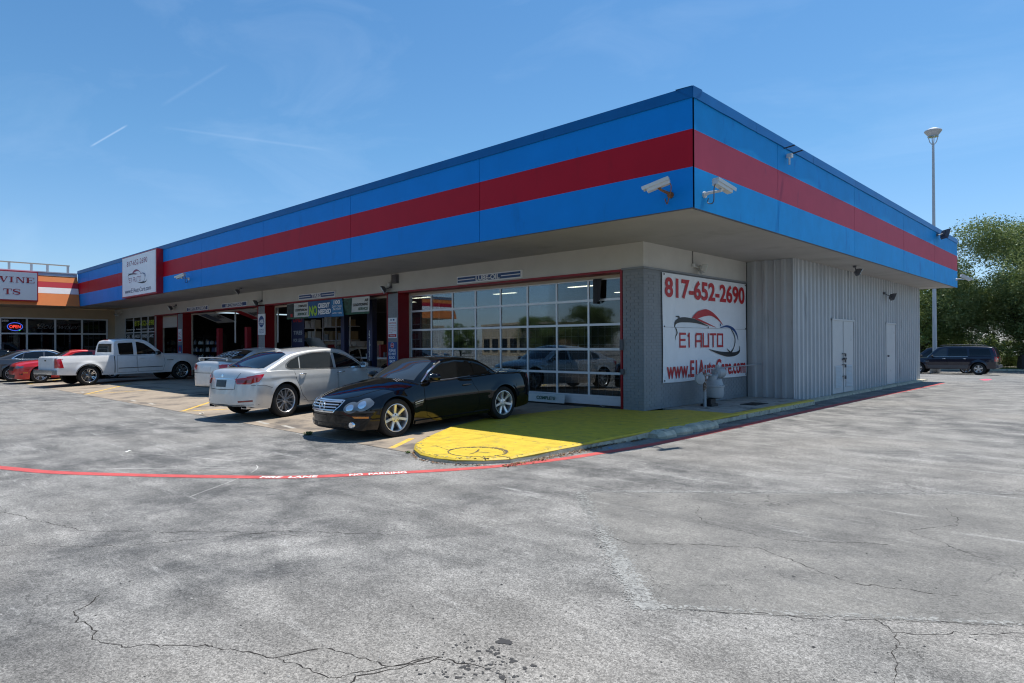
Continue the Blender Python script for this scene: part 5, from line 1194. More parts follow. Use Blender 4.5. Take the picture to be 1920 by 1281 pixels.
for c_ in cand[:300]: brick(*c_, bw)
g = MB()
for ax, l, (x, y, z) in cand[300:]:
    j = .004
    if ax == 'x': g.box(x+j, x+l-j, .005, .012, z+j, z+BH-j)
    else: g.box(-.012, -.005, y+j, y+l-j, z+j, z+BH-j)
part('brickwork', g, M_BRICK, bw, kind='stuff')
for xa, xb in ((-9.32, -8.785), (-18.23, -17.64), (-27.04, -26.36)):
    g = MB(); g.box(xa, xb, 0.012, 0.43, 0, HD); bw2 = part('brick_pier', g, M_MORT, shop); g = MB()
    for k in range(int(HD/BH)):
        x = xa-(BL/2 if k % 2 else 0)
        while x < xb-.01:
            x0, x1 = max(x, xa), min(x+BL, xb)
            if x1-x0 > .03: g.box(x0+.005, x1-.005, 0.0, .012, k*BH+.005, k*BH+BH-.005)
            x += BL
    part('brickwork', g, M_BRICK, bw2, kind='stuff')
g = MB(); g.box(-37.3, -35.38, 0.0, 0.2, 0, HD+.055); part('plain_wall', g, M_HEAD, shop)
# red jambs and lintels per bay
def jamb(xl, xr, nm='door_frame'):
    g = MB(); g.box(xl, xl+.012, -.012, .43, 0, HD); g.box(xr-.05, xr, -.012, .43, 0, HD); g.box(xl, xr, -.014, .43, HD, HD+.052); g.box(xl+.012, xl+.05, .40, .47, 0, HD, 1); g.box(xl+.05, xr-.05, .40, .46, HD-.07, HD-.001, 1); part(nm, g, [M_RTRIM, pmat('cream_track', (0.5, 0.45, 0.36), rough=0.6)], shop)
jamb(-8.785, -0.555); jamb(-17.64, -9.325); jamb(-26.36, -18.235); jamb(-30.34, -27.045)
g = MB(); g.box(-30.29, -27.09, .40, .45, 2.45, HD-.07); part('rolled_door', g, M_HEAD, shop)
# closed glazed overhead door
gd = MB(); X0, X1 = -8.735, -0.62; zr = [0.03, .214, .767, 1.336, 1.921, 2.505, 3.0]; xm = [-8.72, -7.73, -6.76, -5.78, -4.79, -3.80, -2.81, -1.82, -0.83]
for z in zr[1:6]: gd.box(X0, X1, .43, .475, z-.028, z+.028)
gd.box(X0, X1, .43, .475, 2.975, 3.035); gd.box(X0, X1, .43, .475, 0.015, .19)
for x in xm+[-0.66]:
    for za_, zb_ in zip(zr[1:], zr[2:]): gd.box(x-.026, x+.026, .436, .469, za_+.028, zb_-(.028 if zb_ < 2.9 else .025))
door = part('garage_door', gd, M_GFRM, shop)
pm = {}
for z0, z1 in zip(zr[1:], zr[2:]):
    for x0, x1 in zip(xm, xm[1:]):
        k = (round(x1-x0, 2), round(z1-z0, 2))
        if k not in pm: q_ = MB(); q_.box(.02, x1-x0-.02, 0, .006, .02, z1-z0-.02); pm[k] = q_.mesh('pane', M_PANE)
        link('pane', pm[k], door, loc=(x0, .452, z0))
# security grilles inside the lower panes, track and lock
g = MB()
for k in range(39):
    x = -8.6+k*0.2
    if x < -0.9: g.box(x-.004, x+.004, .52, .528, .1, 1.95)
for k in range(9): g.box(-8.6, -0.9, .521, .527, .25+.2*k-.004, .25+.2*k+.004)
part('security_grille', g, M_GFRM, door)
g = MB(); g.box(-0.60, -0.52, -.05, -.013, 1.32, 1.56); g.box(-0.58, -0.50, -.05, -.013, 0.78, 0.90); part('door_switch', g, M_GREY, shop)
g = MB(); g.add([(-1.60, .38, 3.0), (-1.36, .35, 3.0), (-1.40, .33, 2.5), (-1.52, .35, 2.42)], [(0, 1, 2, 3)]); g.box(-1.62, -1.54, .36, .42, 2.42, 3.0); part('hanging_flap', g, M_BLK, shop)
# interior shell
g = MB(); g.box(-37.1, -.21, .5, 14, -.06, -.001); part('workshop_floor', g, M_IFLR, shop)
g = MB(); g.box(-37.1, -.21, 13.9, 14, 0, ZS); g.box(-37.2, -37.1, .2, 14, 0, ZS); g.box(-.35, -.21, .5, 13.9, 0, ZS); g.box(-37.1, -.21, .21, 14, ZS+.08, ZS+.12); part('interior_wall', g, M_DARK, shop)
# reception window
wx = [-35.36, -33.85, -32.55, -31.42, -30.34]; wz = [0.3, 1.45, 2.25, HD+.05]
g = MB()
for x in wx: g.box(x-.04, x+.04, .0, .07, .3, HD+.05)
for z in wz: g.box(-35.36, -30.34, .005, .065, z-.03, z+.03)
g.box(-35.38, -30.34, 0, .2, 0, .3)
win = part('shop_window', g, M_GFRM, shop)
for i in range(4):
    for j in range(3): q_ = MB(); q_.box(wx[i]+.04, wx[i+1]-.04, .03, .036, wz[j]+.03, wz[j+1]-.03); part('pane', q_, M_PANE2, win)
yg = pmat('yellow_green_lettering', (0.45, 0.55, 0.05), rough=.6)
q_ = MB(); text(q_, '817-652-2690', (-33.7, .02, 2.60), (1, 0, 0), (0, 0, 1), 3.2, .30, off=.03); part('window_lettering', q_, yg, win)
q_ = MB(); text(q_, 'Complete  Automotive  Repair', (-35.1, .02, 2.36), (1, 0, 0), (0, 0, 1), 4.6, .12, off=.02); text(q_, 'OIL   BRAKES   TIRES   A/C', (-35.1, .02, 1.95), (1, 0, 0), (0, 0, 1), 4.5, .16, off=.02); part('window_lettering', q_, M_WHT, win)
# corrugated cladding in sheets: return wall (faces front) and long side wall
def corr(a, b, fixed, facing, z0, z1, nm='cladding_sheet', par=None, skip=None):
    g = MB(); P_ = .3048; prof = []; x = a
    while x < b-1e-6:
        for dx, d in ((0, 0), (.13, 0), (.155, .055), (.235, .055), (.27, 0)):
            if x+dx < b: prof.append((x+dx, d))
        x += P_
    prof.append((b, 0)); vs = []
    for u, d in prof:
        for z in (z0, z1): vs.append((u, fixed-d, z) if facing == 'F' else (fixed+d, u, z))
    g.add(vs, [(2*i, 2*i+2, 2*i+3, 2*i+1) for i in range(len(prof)-1)]); return part(nm, g, M_CORR, par or shop)
cw = link('corrugated_wall', None, shop)
g = MB(); g.box(0.0, 1.25, 5.26, 5.3, -.05, ZS+.011); g.box(1.21, 1.255, 5.26, 18.95, -.06, ZS+.011); g.box(-.2, 1.25, 18.9, 18.95, -.06, ZS+.011); part('wall_core', g, M_CORR, cw)
for a, b in ((0.0, .8), (.8, 1.30)): corr(a, b, 5.235, 'F', -.0, ZS+.010, par=cw)
y = 5.235
D = [(8.05, 10.15), (13.80, 15.15)]
edges = [5.235]+[5.235+.9144*k for k in range(1, 15)]+[18.93]
for a, b in zip(edges, edges[1:]):
    segs = [(a, b, -.06, ZS+.010)]
    for d0, d1 in D:
        ns = []
        for s0, s1, z0, z1 in segs:
            if s1 <= d0 or s0 >= d1 or z0 > 1: ns.append((s0, s1, z0, z1)); continue
            if s0 < d0: ns.append((s0, d0, z0, z1))
            if s1 > d1: ns.append((d1, s1, z0, z1))
            ns.append((max(s0, d0), min(s1, d1), 2.17, z1))
        segs = ns
    for s in segs: corr(s[0], s[1], 1.262, 'R', s[2], s[3], par=cw)
g = MB(); g.box(1.262, 1.302, 5.222, 5.262, -.06, ZS+.01); part('corner_trim', g, M_CORR, cw)
# steel doors in the side wall
def sdoor(y0, y1, double):
    g = MB(); g.box(1.255, 1.325, y0, y0+.05, -.05, 2.17); g.box(1.255, 1.325, y1-.05, y1, -.05, 2.17); g.box(1.255, 1.326, y0, y1, 2.121, 2.172); fr = part('door_frame', g, M_DOOR, shop)
    leaves = ((y0+.055, (y0+y1)/2-.004), ((y0+y1)/2+.004, y1-.055)) if double else ((y0+.055, y1-.055),)
    for i, (a, b) in enumerate(leaves):
        g = MB(); g.box(1.265, 1.302, a, b, -.045, 2.118); lf = part('door', g, M_DOOR, shop)
        if double:
            g = MB(); g.box(1.302, 1.308, a+.17, b-.17, .10, .78)
            for k in range(16): z = .12+k*.041; g.add([(1.309, a+.2, z+.03), (1.309, b-.2, z+.03), (1.326, b-.2, z), (1.326, a+.2, z)], [(0, 1, 2, 3)])
            part('louvre', g, M_DOOR, lf)
        hy = (b-.06 if i == 0 else a+.06) if double else a+.12
        g = MB(); g.cyl((1.302, hy, .98), (1.35, hy, .98), .018, n=10); g.cyl((1.34, hy, .98), (1.375, hy, .98), .032, n=12); part('handle', g, M_GREY, lf, smooth=40)
    if double:
        ym = (y0+y1)/2; g = MB(); g.box(1.303, 1.32, ym-.03, ym+.03, -.04, 2.1)
        part('astragal', g, M_DOOR, shop)
        for z in (1.13, .95, .80, .45):
            g = MB(); g.box(1.32, 1.345, ym-.16, ym+.14, z-.012, z+.012); g.box(1.345, 1.375, ym-.02, ym+.05, z-.09, z-.01); part('hasp_and_padlock', g, M_GREY, shop)
sdoor(*D[0], True); sdoor(*D[1], False)

# ------------------------------------------------------------------ workshop contents seen through the bays
def post(x, y, w, h, mt, label, grp=None, lettering=None):
    t = thing('lift_post', label, 'car lift post', (x, y, 0), group=grp)
    g = MB(); g.box(x-w/2, x+w/2, y-.06, y+.14, 0, h); part('column', g, mt, t); g = MB(); g.box(x-w*.9, x+w*.9, y-.2, y+.28, 0, .02); part('base_plate', g, mt, t)
    g = MB(); g.box(x-w*.36, x+w*.36, y-.12, y-.06, .5, .9); part('carriage', g, M_BLK, t)
    if lettering: g = MB(); text(g, lettering, (x+.05, y-.066, .9), (0, 0, 1), (-1, 0, 0), 1.1, .10, off=.03); part('lettering', g, M_WHT, t)
M_LR = pmat('lift_red', (0.42, 0.03, 0.05), rough=.4); M_LB = pmat('lift_blue', (0.012, 0.03, 0.10), rough=.4)
post(-25.75, 1.5, .26, 2.35, M_LR, 'red lift post on the left in the bay under the alignment sign'); post(-22.55, 1.5, .26, 2.35, M_LR, 'red lift post on the right in the bay under the air conditioning sign')
post(-14.25, 1.5, .24, 3.4, M_LB, 'narrow dark blue lift post behind the credit banner'); post(-12.45, 1.5, .34, 3.5, M_LB, 'broad dark blue lift post with white lettering beside the open tyre bay', None, 'Challenger Lifts')
# display panel at the left of the tyre bay
t = thing('sales_banner', 'dark blue upright sales banner just inside the left of the tyre bay', 'banner', (-17.0, 1.0, 0)); g = MB(); g.box(-17.35, -16.35, 1.0, 1.02, .6, 3.1); part('sheet', g, pmat('banner_dark_blue', (0.012, 0.02, 0.07), rough=.6), t)
for s_, z_, h_ in (('BUY', 2.85, .18), ('TIRES', 1.9, .16), ('FOR LESS', 1.6, .14)): g = MB(); text(g, s_, (-17.2, .996, z_), (1, 0, 0), (0, 0, 1), .7, h_, off=.02); part('lettering', g, pmat('pale_print', (.4, .42, .45), rough=.6), t)
g = MB(); text(g, 'ONLY', (-17.25, .996, 2.4), (1, 0, 0), (0, 0, 1), .85, .30, off=.04); part('lettering', g, pmat('red_print', (.35, .01, .02), rough=.6), t)
# bottle shelves
M_BOT = [pmat('bottle_white', (.55, .55, .52), rough=.4), pmat('bottle_grey', (.22, .24, .26), rough=.35), pmat('bottle_blue', (.03, .07, .2), rough=.35), pmat('bottle_silver', (.4, .42, .43), rough=.3)]
r = random.Random(21)
for si, (sx0, sx1, sy, lab) in enumerate(((-30.9, -26.9, 2.0, 'dark shelf rack of oil bottles seen through the bay under the alignment sign'), (-35.5, -31.6, 2.2, 'dark shelf rack of bottles seen through the narrow bay by the office window'))):
    t = thing('shelf_rack', lab, 'shelf rack', (sx0, sy, 0)); 
    g = MB()
    for x in (sx0, (sx0+sx1)/2, sx1): g.box(x-.03, x+.03, sy-.02, sy+.4, 0, 2.1)
    part('frame', g, M_BLK, t); g = MB()
    for z in (.35, .75, 1.15, 1.55, 1.95):
        q_ = MB(); q_.box(sx0, sx1, sy-.02, sy+.42, z-.02, z); part('shelf', q_, M_BLK, t)
bm_ = {}
def bottle(x, y, z, h, w, mi, lab):
    k = (round(h, 2), mi)
    if k not in bm_: q_ = MB(); q_.lathe([(0, 0), (w, 0), (w, h*.62), (w*.8, h*.76), (w*.32, h*.84), (w*.32, h), (0, h)], n=8); bm_[k] = q_.mesh('bottle', M_BOT[mi], 50)
    o = link('bottle', bm_[k], None, lab, 'bottle', 'bottles standing on the workshop shelves'); o.location = (x, y, z)
for sx0, sx1, sy in ((-30.9, -26.9, 2.0), (-35.5, -31.6, 2.2)):
    for z in (.35, .75, 1.15, 1.55):
        x = sx0+.15
        while x < sx1-.1:
            if r.random() < .72: mi = r.choice((0, 0, 1, 2, 3, 3)); bottle(x, sy+.1, z, r.choice((.20, .27)), .07, mi, '%s plastic bottle on the %s dark shelf %s' % (['white', 'grey', 'blue', 'silver'][mi], {.35: 'bottom', .75: 'second', 1.15: 'third', 1.55: 'upper'}[z], 'under the alignment board' if sx0 > -32 else 'in the narrow bay'))
            x += .2
# benches, cabinets, machines in the tyre bay
t = thing('cabinet_row', 'row of white cabinets at the back of the tyre bay', 'cabinets', (-21.5, 5, 0))
for k in range(6): g = MB(); g.box(-21.6+k*.72, -20.92+k*.72, 5, 5.5, .95, 1.65); part('cabinet', g, pmat('cabinet_white', (.75, .72, .66), rough=.5), t)
g = MB(); g.box(-21.6, -17.2, 4.9, 5.5, .85, .93); part('worktop', g, M_BLK, t)
r = random.Random(5); M_JUNK = [M_BOT[0], M_BOT[1], M_GFRM, M_LR, M_BLK, pmat('box_card', (.3, .22, .13), rough=.8)]
jn = ['small white box on the workshop bench', 'grey parts box on the workshop bench', 'pale metal case on the workshop bench', 'small red box on the workshop bench', 'black case on the workshop bench', 'brown cardboard box on the workshop bench']
for bx, by, bz, n_ in ((-16.0, 2.2, 1.0, 11), (-24.3, 2.6, .95, 10), (-12.6, 2.4, 1.0, 9), (-20.5, 5.2, 1.66, 6)):
    if bz < 1.5:
        t = thing('workbench', {-16.0: 'steel workbench in the middle of the tyre bay', -24.3: 'steel workbench between the red lift posts', -12.6: 'steel workbench at the right back of the tyre bay'}[bx], 'workbench', (bx, by, 0)); g = MB(); g.box(bx-1.4, bx+1.4, by-.3, by+.35, bz-.06, bz); part('worktop', g, M_GFRM, t)
        for sx in (-1.3, 1.3): g = MB(); g.box(bx+sx-.03, bx+sx+.03, by-.28, by+.3, 0, bz-.06); part('leg', g, M_BLK, t)
    for k in range(n_):
        w, h = r.uniform(.08, .22), r.uniform(.10, .55); x = bx-1.25+2.5*k/n_; mi = r.randrange(6); g = MB(); g.box(x-w/2, x+w/2, by-.12, by+.12, bz+.001, bz+h); g.box(x-w/2-.004, x+w/2+.004, by-.124, by+.124, bz+h-.03, bz+h+.004)
        solo('parts_box', g, M_JUNK[mi], jn[mi], 'box', (x, by, bz), group='boxes on the workshop benches')
# support pipes and roof tubes inside
for i, (x, y) in enumerate(((-24.9, 3.5), (-22.9, 1.1), (-19.1, 1.3), (-15.6, 5), (-13.6, 5.4), (-11.0, 3.5))):
    g = MB(); g.cyl((x, y, 1.6 if i in (1, 2) else 0), (x, y, ZS), .035, n=8); g.cyl((x, y, ZS-.1), (x, y, ZS), .08, n=8); solo('pipe', g, M_GFRM, ['grey pipe between the two red lift posts', 'grey hose drop left of the right red lift post', 'grey hose drop at the right edge of the alignment bay', 'grey pipe behind the middle of the tyre bay', 'grey pipe behind the narrow blue post', 'grey pipe at the right of the tyre bay'][i], 'pipe', (x, y, 0), smooth=40)
# raised bonnet of the pale car inside the tyre bay is made with that car (see vehicles)
# tall racks with pale cartons nearer the opening
for ri, (rx0, ry) in enumerate(((-19.0, 3.4), (-14.9, 4.0), (-22.6, 3.8))):
    t = thing('storage_rack', ['tall storage rack of cartons at the left back of the tyre bay', 'tall storage rack of cartons in the middle of the tyre bay', 'tall storage rack of cartons behind the right red lift post'][ri], 'rack', (rx0, ry, 0)); g = MB()
    for x in (rx0, rx0+1.1, rx0+2.2): g.box(x-.025, x+.025, ry-.02, ry+.03, 0, 2.7)
    part('frame', g, M_GFRM, t)
    for z in (.5, 1.1, 1.7, 2.3):
        g = MB(); g.box(rx0, rx0+2.2, ry-.02, ry+.5, z-.03, z); part('shelf', g, M_GFRM, t); x = rx0+.08
        while x < rx0+2.0:
            w = r.uniform(.14, .36); h = r.uniform(.16, .46)
            if r.random() < .8: mi = r.choice((0, 0, 1, 2, 3, 5)); g = MB(); g.box(x, x+w, ry+.02, ry+.4, z+.001, z+h); solo('carton', g, [M_BOT[0], M_BOT[1], M_GFRM, M_LR, M_BLK, M_JUNK[5]][mi], ['white', 'grey', 'pale metal', 'red', 'black', 'brown'][mi]+' carton on the %s shelf of the rack %s' % ({.5: 'bottom', 1.1: 'second', 1.7: 'third', 2.3: 'top'}[z], ['left in the tyre bay', 'amid the tyre bay', 'behind the red post'][ri]), 'carton', (x, ry, z), group='cartons on the storage racks')
            x += w+r.uniform(.02, .12)
# tyre stack
for k in range(5):
    g = MB(); z = .1+.21*k; g.lathe([(.2, -.1), (.3, -.1), (.34, -.05), (.34, .05), (.3, .1), (.2, .1)], (-10.5, 2.6, z), n=24); solo('tyre', g, M_TYRE, 'black tyre, '+['bottom', 'second from the bottom', 'middle', 'second from the top', 'top'][k]+' of the stack inside the tyre bay', 'tyre', (-10.5, 2.6, z), smooth=40, group='stacked tyres')
# ceiling lamps lit inside the glazed bay; those in open bays are added fill
M_LIT = pmat('lit_tube', (.9, .85, .7), emit=(1.0, .85, .6), estr=3.0)
for i, (x, y) in enumerate(((-10.5, 6.5), (-8.5, 4.2), (-6.4, 6.2), (-4.0, 4.0), (-6.6, 9.4), (-14.5, 5.5), (-17.5, 7), (-22.5, 5.0), (-26, 7))):
    t = thing('ceiling_lamp', ['lit ceiling lamp at the left behind the glazed door', 'lit ceiling lamp nearest the middle panes of the glazed door', 'lit ceiling lamp right of the middle behind the glazed door', 'lit ceiling lamp at the right behind the glazed door', 'lit ceiling lamp far back behind the glazed door', 'added ceiling lamp brightening the middle of the tyre bay', 'added ceiling lamp brightening the deep left of the tyre bay', 'added ceiling lamp brightening the space between the red lift posts', 'added ceiling lamp brightening the depth of the alignment bay'][i], 'lamp', (x, y, 3.5)); g = MB(); g.box(x-.6, x+.6, y-.12, y+.12, 3.50, 3.56); part('housing', g, M_GFRM, t); g = MB(); g.box(x-.58, x+.58, y-.1, y+.1, 3.485, 3.499); part('tube', g, M_LIT, t)
# ------------------------------------------------------------------ signs
M_SW = pmat('sign_white', (0.80, 0.83, 0.86), rough=.45, var=.04)
M_SR = pmat('sign_red', (0.50, 0.012, 0.02), rough=.5, var=.12, vscale=6); M_SK = pmat('sign_black', (0.02, 0.02, 0.022), rough=.5); M_SB = pmat('sign_blue', (0.01, 0.06, 0.22), rough=.45)
M_BSH = pmat('sign_navy', (0.02, 0.07, 0.22), rough=.4); M_SG = pmat('sign_green', (0.01, 0.09, 0.05), rough=.5)
LOGO = [('k', [(.128, .608), (.163, .602), (.167, .585)], [.004, .016, .002]), ('k', [(.118, .503), (.125, .545), (.162, .571), (.226, .579), (.326, .573), (.412, .552), (.505, .523)], [.006, .022, .032, .036, .028, .014, .001]),
        ('k', [(.127, .503), (.143, .455), (.127, .42), (.126, .385)], [.010, .012, .008, .001]), ('r', [(.309, .600), (.378, .635), (.466, .660), (.538, .650), (.612, .605), (.675, .545)], [.004, .050, .050, .030, .016, .002]),
        ('r', [(.340, .600), (.465, .557), (.590, .515)], [.014, .012, .001]), ('b', [(.640, .548), (.650, .538)], [.018, .018]), ('b', [(.640, .514), (.727, .532), (.808, .506), (.858, .451), (.878, .385)], [.004, .016, .022, .018, .002]),
        ('k', [(.775, .515), (.823, .442), (.837, .378), (.816, .307), (.775, .252)], [.006, .012, .012, .010, .020]), ('k', [(.725, .300), (.775, .250)], [.001, .022]), ('k', [(.499, .296), (.609, .262), (.725, .240), (.826, .240), (.892, .268), (.897, .330)], [.001, .020, .036, .030, .020, .001])]
def seg_text(mb, s, o, rt, up, w, h, gap=.16, t=.13, mi=0):
    """squared techno letters, one slot per character; dict of polylines in a 1x1 cell"""
    G = {'E': [[(1, 1), (0, 1), (0, 0), (1, 0)], [(0, .52), (.9, .52)]], '1': [[(.25, .85), (.6, 1), (.6, 0)]], 'A': [[(0, 0), (0, .85), (.15, 1), (1, 1), (1, 0)], [(0, .42), (1, .42)]], 'U': [[(0, 1), (0, 0), (1, 0), (1, 1)]], 'T': [[(0, 1), (1, 1)], [(.5, 1), (.5, 0)]], 'O': [[(0, 0), (0, 1), (1, 1), (1, 0), (0, 0)]]}
    o = Vector(o); rt = Vector(rt); up = Vector(up); widths = {' ': .35, '1': .6}; tot = sum(widths.get(c_, 1) for c_ in s)+gap*(len(s)-1); cw_ = w/tot; x = 0
    for c_ in s:
        ww = widths.get(c_, 1)*cw_
        kk_ = 0
        for pl in G.get(c_, []):
            for (a, b), (c2, d2) in zip(pl, pl[1:]):
                p = Vector((x+a*(ww-t*h)+t*h/2, t*h/2+b*(h-t*h))); q_ = Vector((x+c2*(ww-t*h)+t*h/2, t*h/2+d2*(h-t*h))); d = (q_-p).normalized(); n_ = Vector((-d.y, d.x))*t*h/2; e = d*t*h/2
                nr_ = rt.cross(up)*(.0004*kk_); kk_ += 1; mb.add([o+nr_+rt*v.x+up*v.y for v in (p-e+n_, p-e-n_, q_+e-n_, q_+e+n_)], [(0, 1, 2, 3)], mi)
        x += ww+gap*cw_
def e1_print(par, O, rt, up, w, h, nrm, web=None, small=False, red=None):
    O = Vector(O); rt = Vector(rt); up = Vector(up); nrm = Vector(nrm); red = red or M_SR; mats = {'k': M_SK, 'r': red, 'b': M_SB}
    lo = (lambda a, b: (a*.72+.10, b*.80+.09)) if small else (lambda a, b: (a, b)); ls = .62 if small else 1
    for c_ in 'krb':
        g = MB()
        for li_, (k, pts, ws) in enumerate(LOGO):
            if k == c_: V, Fc = stroke([(lo(a, b)[0]*w, lo(a, b)[1]*h) for a, b in pts], [x*(w+h)/2*ls for x in ws], 6); g.add([O+rt*v.x+up*v.y+nrm*(.003+.0005*li_) for v in V], Fc)
        part('logo', g, mats[c_], par)
    px0, py0, pw, ph, po = (.15, .76, .62, .13, .0) if small else (.02, .775, .955, .19, .04)
    g = MB(); text(g, '817-652-2690', O+rt*w*px0+up*h*py0+nrm*.004, rt, up, w*pw, h*ph, off=po*.75); part('lettering', g, red, par)
    x0, y0 = lo(.166, .315); x1, y1 = lo(.291, .457); x2, _ = lo(.342, .3); x3, _ = lo(.677, .3)
    g = MB(); seg_text(g, 'E1', O+rt*w*x0+up*h*y0+nrm*.004, rt, up, w*(x1-x0), h*(y1-y0), t=.15 if not small else .11); seg_text(g, 'AUTO', O+rt*w*x2+up*h*y0+nrm*.004, rt, up, w*(x3-x2), h*(y1-y0), t=.15 if not small else .11); part('lettering', g, red, par)
    g = MB()
    if small: text(g, 'www.E1AutoCare.com', O+rt*w*.09+up*h*.07+nrm*.004, rt, up, w*.78, h*.115, off=.005)
    else: text(g, 'www.E1AutoCare.com', O+rt*w*.036+up*h*.03+nrm*.004, rt, up, w*.945, h*.165, off=.022)
    part('lettering', g, web or red, par)
# big banner on the side wall
t = thing('wall_banner', 'large white phone number banner hung on the grey brick side wall', 'banner', (0.03, .74, .578))
g = MB(); n = 24; vs = []
for i in range(n+1):
    u = i/n
    for j in range(n+1):
        v = j/n; sag = .012*sin(pi*u)*(1 if j == 0 else 0); x = .022+.006*sin(9*u+2*v)*sin(pi*v); vs.append((x, .74+4.38*u+(.012*sin(6*v) if i in (0, n) else 0), .578+2.49*v-(.0 if j else .012*sin(3.1*u*3))))
g.add(vs, [(i*(n+1)+j, (i+1)*(n+1)+j, (i+1)*(n+1)+j+1, i*(n+1)+j+1) for i in range(n) for j in range(n)]); part('sheet', g, M_SW, t, smooth=60)
e1_print(t, (.031, .74, .578), (0, 1, 0), (0, 0, 1), 4.38, 2.49, (1, 0, 0))
g = MB()
for y, z in ((.8, 3.03), (.8, .62), (5.05, 3.03), (5.05, .62), (.8, 1.85), (5.05, 1.85), (2.9, 1.85)): g.cyl((.03, y, z), (.042, y, z), .018, n=8)
part('grommet', g, M_GREY, t)
g = MB(); g.box(.0335, .0345, .78, 5.08, 1.833, 1.838); part('banner_joint', g, M_GREY, t)
# light box on the fascia
t = thing('lightbox_sign', 'red framed white lightbox sign standing proud of the blue fascia', 'sign', (-25.87, -2.8, 3.68))
g = MB(); g.box(-25.9, -21.43, -2.80, -2.545, 3.655, 5.50); part('cabinet', g, pmat('lightbox_red', (.32, .008, .018), rough=.35, var=.1), t)
g = MB(); g.box(-25.82, -21.50, -2.812, -2.801, 3.71, 5.45); part('face', g, M_SW, t)
e1_print(t, (-25.82, -2.813, 3.71), (1, 0, 0), (0, 0, 1), 4.32, 1.74, (0, -1, 0), web=pmat('print_dark_blue', (.05, .06, .13), rough=.5), small=True, red=pmat('print_purple_red', (.26, .04, .10), rough=.5))
# bay name boards
def board(x0, x1, z0, z1, s, label, tw=.37):
    t = thing('bay_sign', label, 'sign', (x0, -.05, z0)); g = MB(); g.box(x0, x1, -.05, -.0, z0, z1); part('border', g, M_SW, t)
    g = MB(); g.box(x0+.035, x1-.035, -.054, -.0505, z0+.03, z1-.03); part('panel', g, M_BSH, t)
    w = (x1-x0)*tw; xc = (x0+x1)/2; zc = (z0+z1)/2; h = (z1-z0)*.66; g = MB(); text(g, s, (xc-w/2, -.060, zc-h/2), (1, 0, 0), (0, 0, 1), w, h, off=.028)
    if tw < .6:
        for a, b in ((x0+.05, xc-w/2-.05), (xc+w/2+.05, x1-.05)): g2 = MB(); g2.box(a, b, -.057, -.0545, zc-.012, zc+.012); part('stripe', g2, M_SW, t)
    part('lettering', g, M_SW, t)
board(-6.01, -3.553, 3.155, 3.355, 'LUBE-OIL', 'blue board reading LUBE-OIL above the closed glazed door'); board(-14.84, -12.34, 3.15, 3.347, 'TIRES', 'blue board reading TIRES above the open tyre bay', .27)
board(-21.66, -19.18, 3.13, 3.333, 'AIR CONDITIONING', 'blue board reading AIR CONDITIONING above the far bay', .68); board(-25.71, -23.18, 3.13, 3.34, 'COMPUTER ALIGNMENT', 'blue board reading COMPUTER ALIGNMENT above the far bay', .84)
# pier notices
def pier(x0, x1, z0, z1, name, label, y=-.012):
    t = thing(name, label, 'sign', (x0, y, z0)); g = MB(); g.box(x0, x1, y, -.0, z0, z1); part('plate', g, M_SW, t); return t
t = pier(-9.30, -8.86, 1.68, 2.31, 'notice_sign', 'white notice with small red print on the pier left of the glazed door')
g = MB(); text(g, 'NOTICE', (-9.26, -.014, 2.12), (1, 0, 0), (0, 0, 1), .36, .05, off=.02); g.box(-9.28, -8.88, -.0145, -.0125, 1.71, 1.80)
for k, s in enumerate(('NOT RESPONSIBLE FOR', 'LOSS OR DAMAGE TO CARS', 'OR ARTICLES LEFT IN', 'CARS IN CASE OF FIRE', 'OR THEFT')): text(g, s, (-9.27, -.014, 2.055-.055*k), (1, 0, 0), (0, 0, 1), .38 if k < 4 else .2, .028, off=.01)
part('lettering', g, M_SR, t); g = MB(); text(g, 'THANK YOU', (-9.22, -.0155, 1.73), (1, 0, 0), (0, 0, 1), .28, .045, off=.02); part('lettering', g, M_SW, t)
g = MB(); g.box(-9.17, -9.12, -.0145, -.0125, 2.22, 2.27); g.box(-9.05, -8.97, -.0145, -.0125, 2.22, 2.27); part('pictogram', g, M_SB, t)
t = thing('stop_notice', 'blue notice reading PLEASE DO NOT BLOCK BAYS beside the glazed door', 'sign', (-9.31, -.012, .55)); g = MB(); g.box(-9.31, -8.86, -.012, 0, .55, 1.55); part('plate', g, pmat('notice_blue', (.012, .07, .26), rough=.45), t)
g = MB()
for k, (s, w) in enumerate((('PLEASE', .34), ('DO NOT', .38), ('BLOCK', .32), ('BAYS', .28))): text(g, s, (-9.085-w/2, -.014, 1.255-.115*k), (1, 0, 0), (0, 0, 1), w, .085, off=.03)
g.prism(poly_arc(-9.085, 1.45, .092, .092, 8, radians(22.5), radians(382.5)), lambda u, v, d: (u, -.013-d, v), 0, .002); part('lettering', g, M_SW, t)
g = MB(); g.prism(poly_arc(-9.085, 1.45, .08, .08, 8, radians(22.5), radians(382.5)), lambda u, v, d: (u, -.016-d, v), 0, .001); o_ = part('stop_symbol', g, M_SR, t); g = MB(); text(g, 'STOP', (-9.15, -.018, 1.43), (1, 0, 0), (0, 0, 1), .13, .04, off=.03); part('lettering', g, M_SW, t)
t = pier(-18.25, -17.60, 1.90, 2.75, 'certificate_sign', 'white sign with blue ASE gear emblem on the pier left of the tyre bay')
g = MB(); cx_, cz_ = -17.925, 2.44; pts = []
for k in range(40): a = 2*pi*k/40; q_ = .215 if k % 2 else .245; pts.append((cx_+q_*cos(a), cz_+q_*sin(a)))
g.prism(pts, lambda u, v, d: (u, -.013-d, v), 0, .002); part('emblem', g, M_SB, t); g = MB(); text(g, 'ASE', (cx_-.19, -.017, cz_-.07), (1, 0, 0), (0, 0, 1), .38, .15, off=.05); g.box(cx_-.16, cx_+.16, -.0175, -.0155, cz_-.115, cz_-.095); part('lettering', g, M_SW, t)
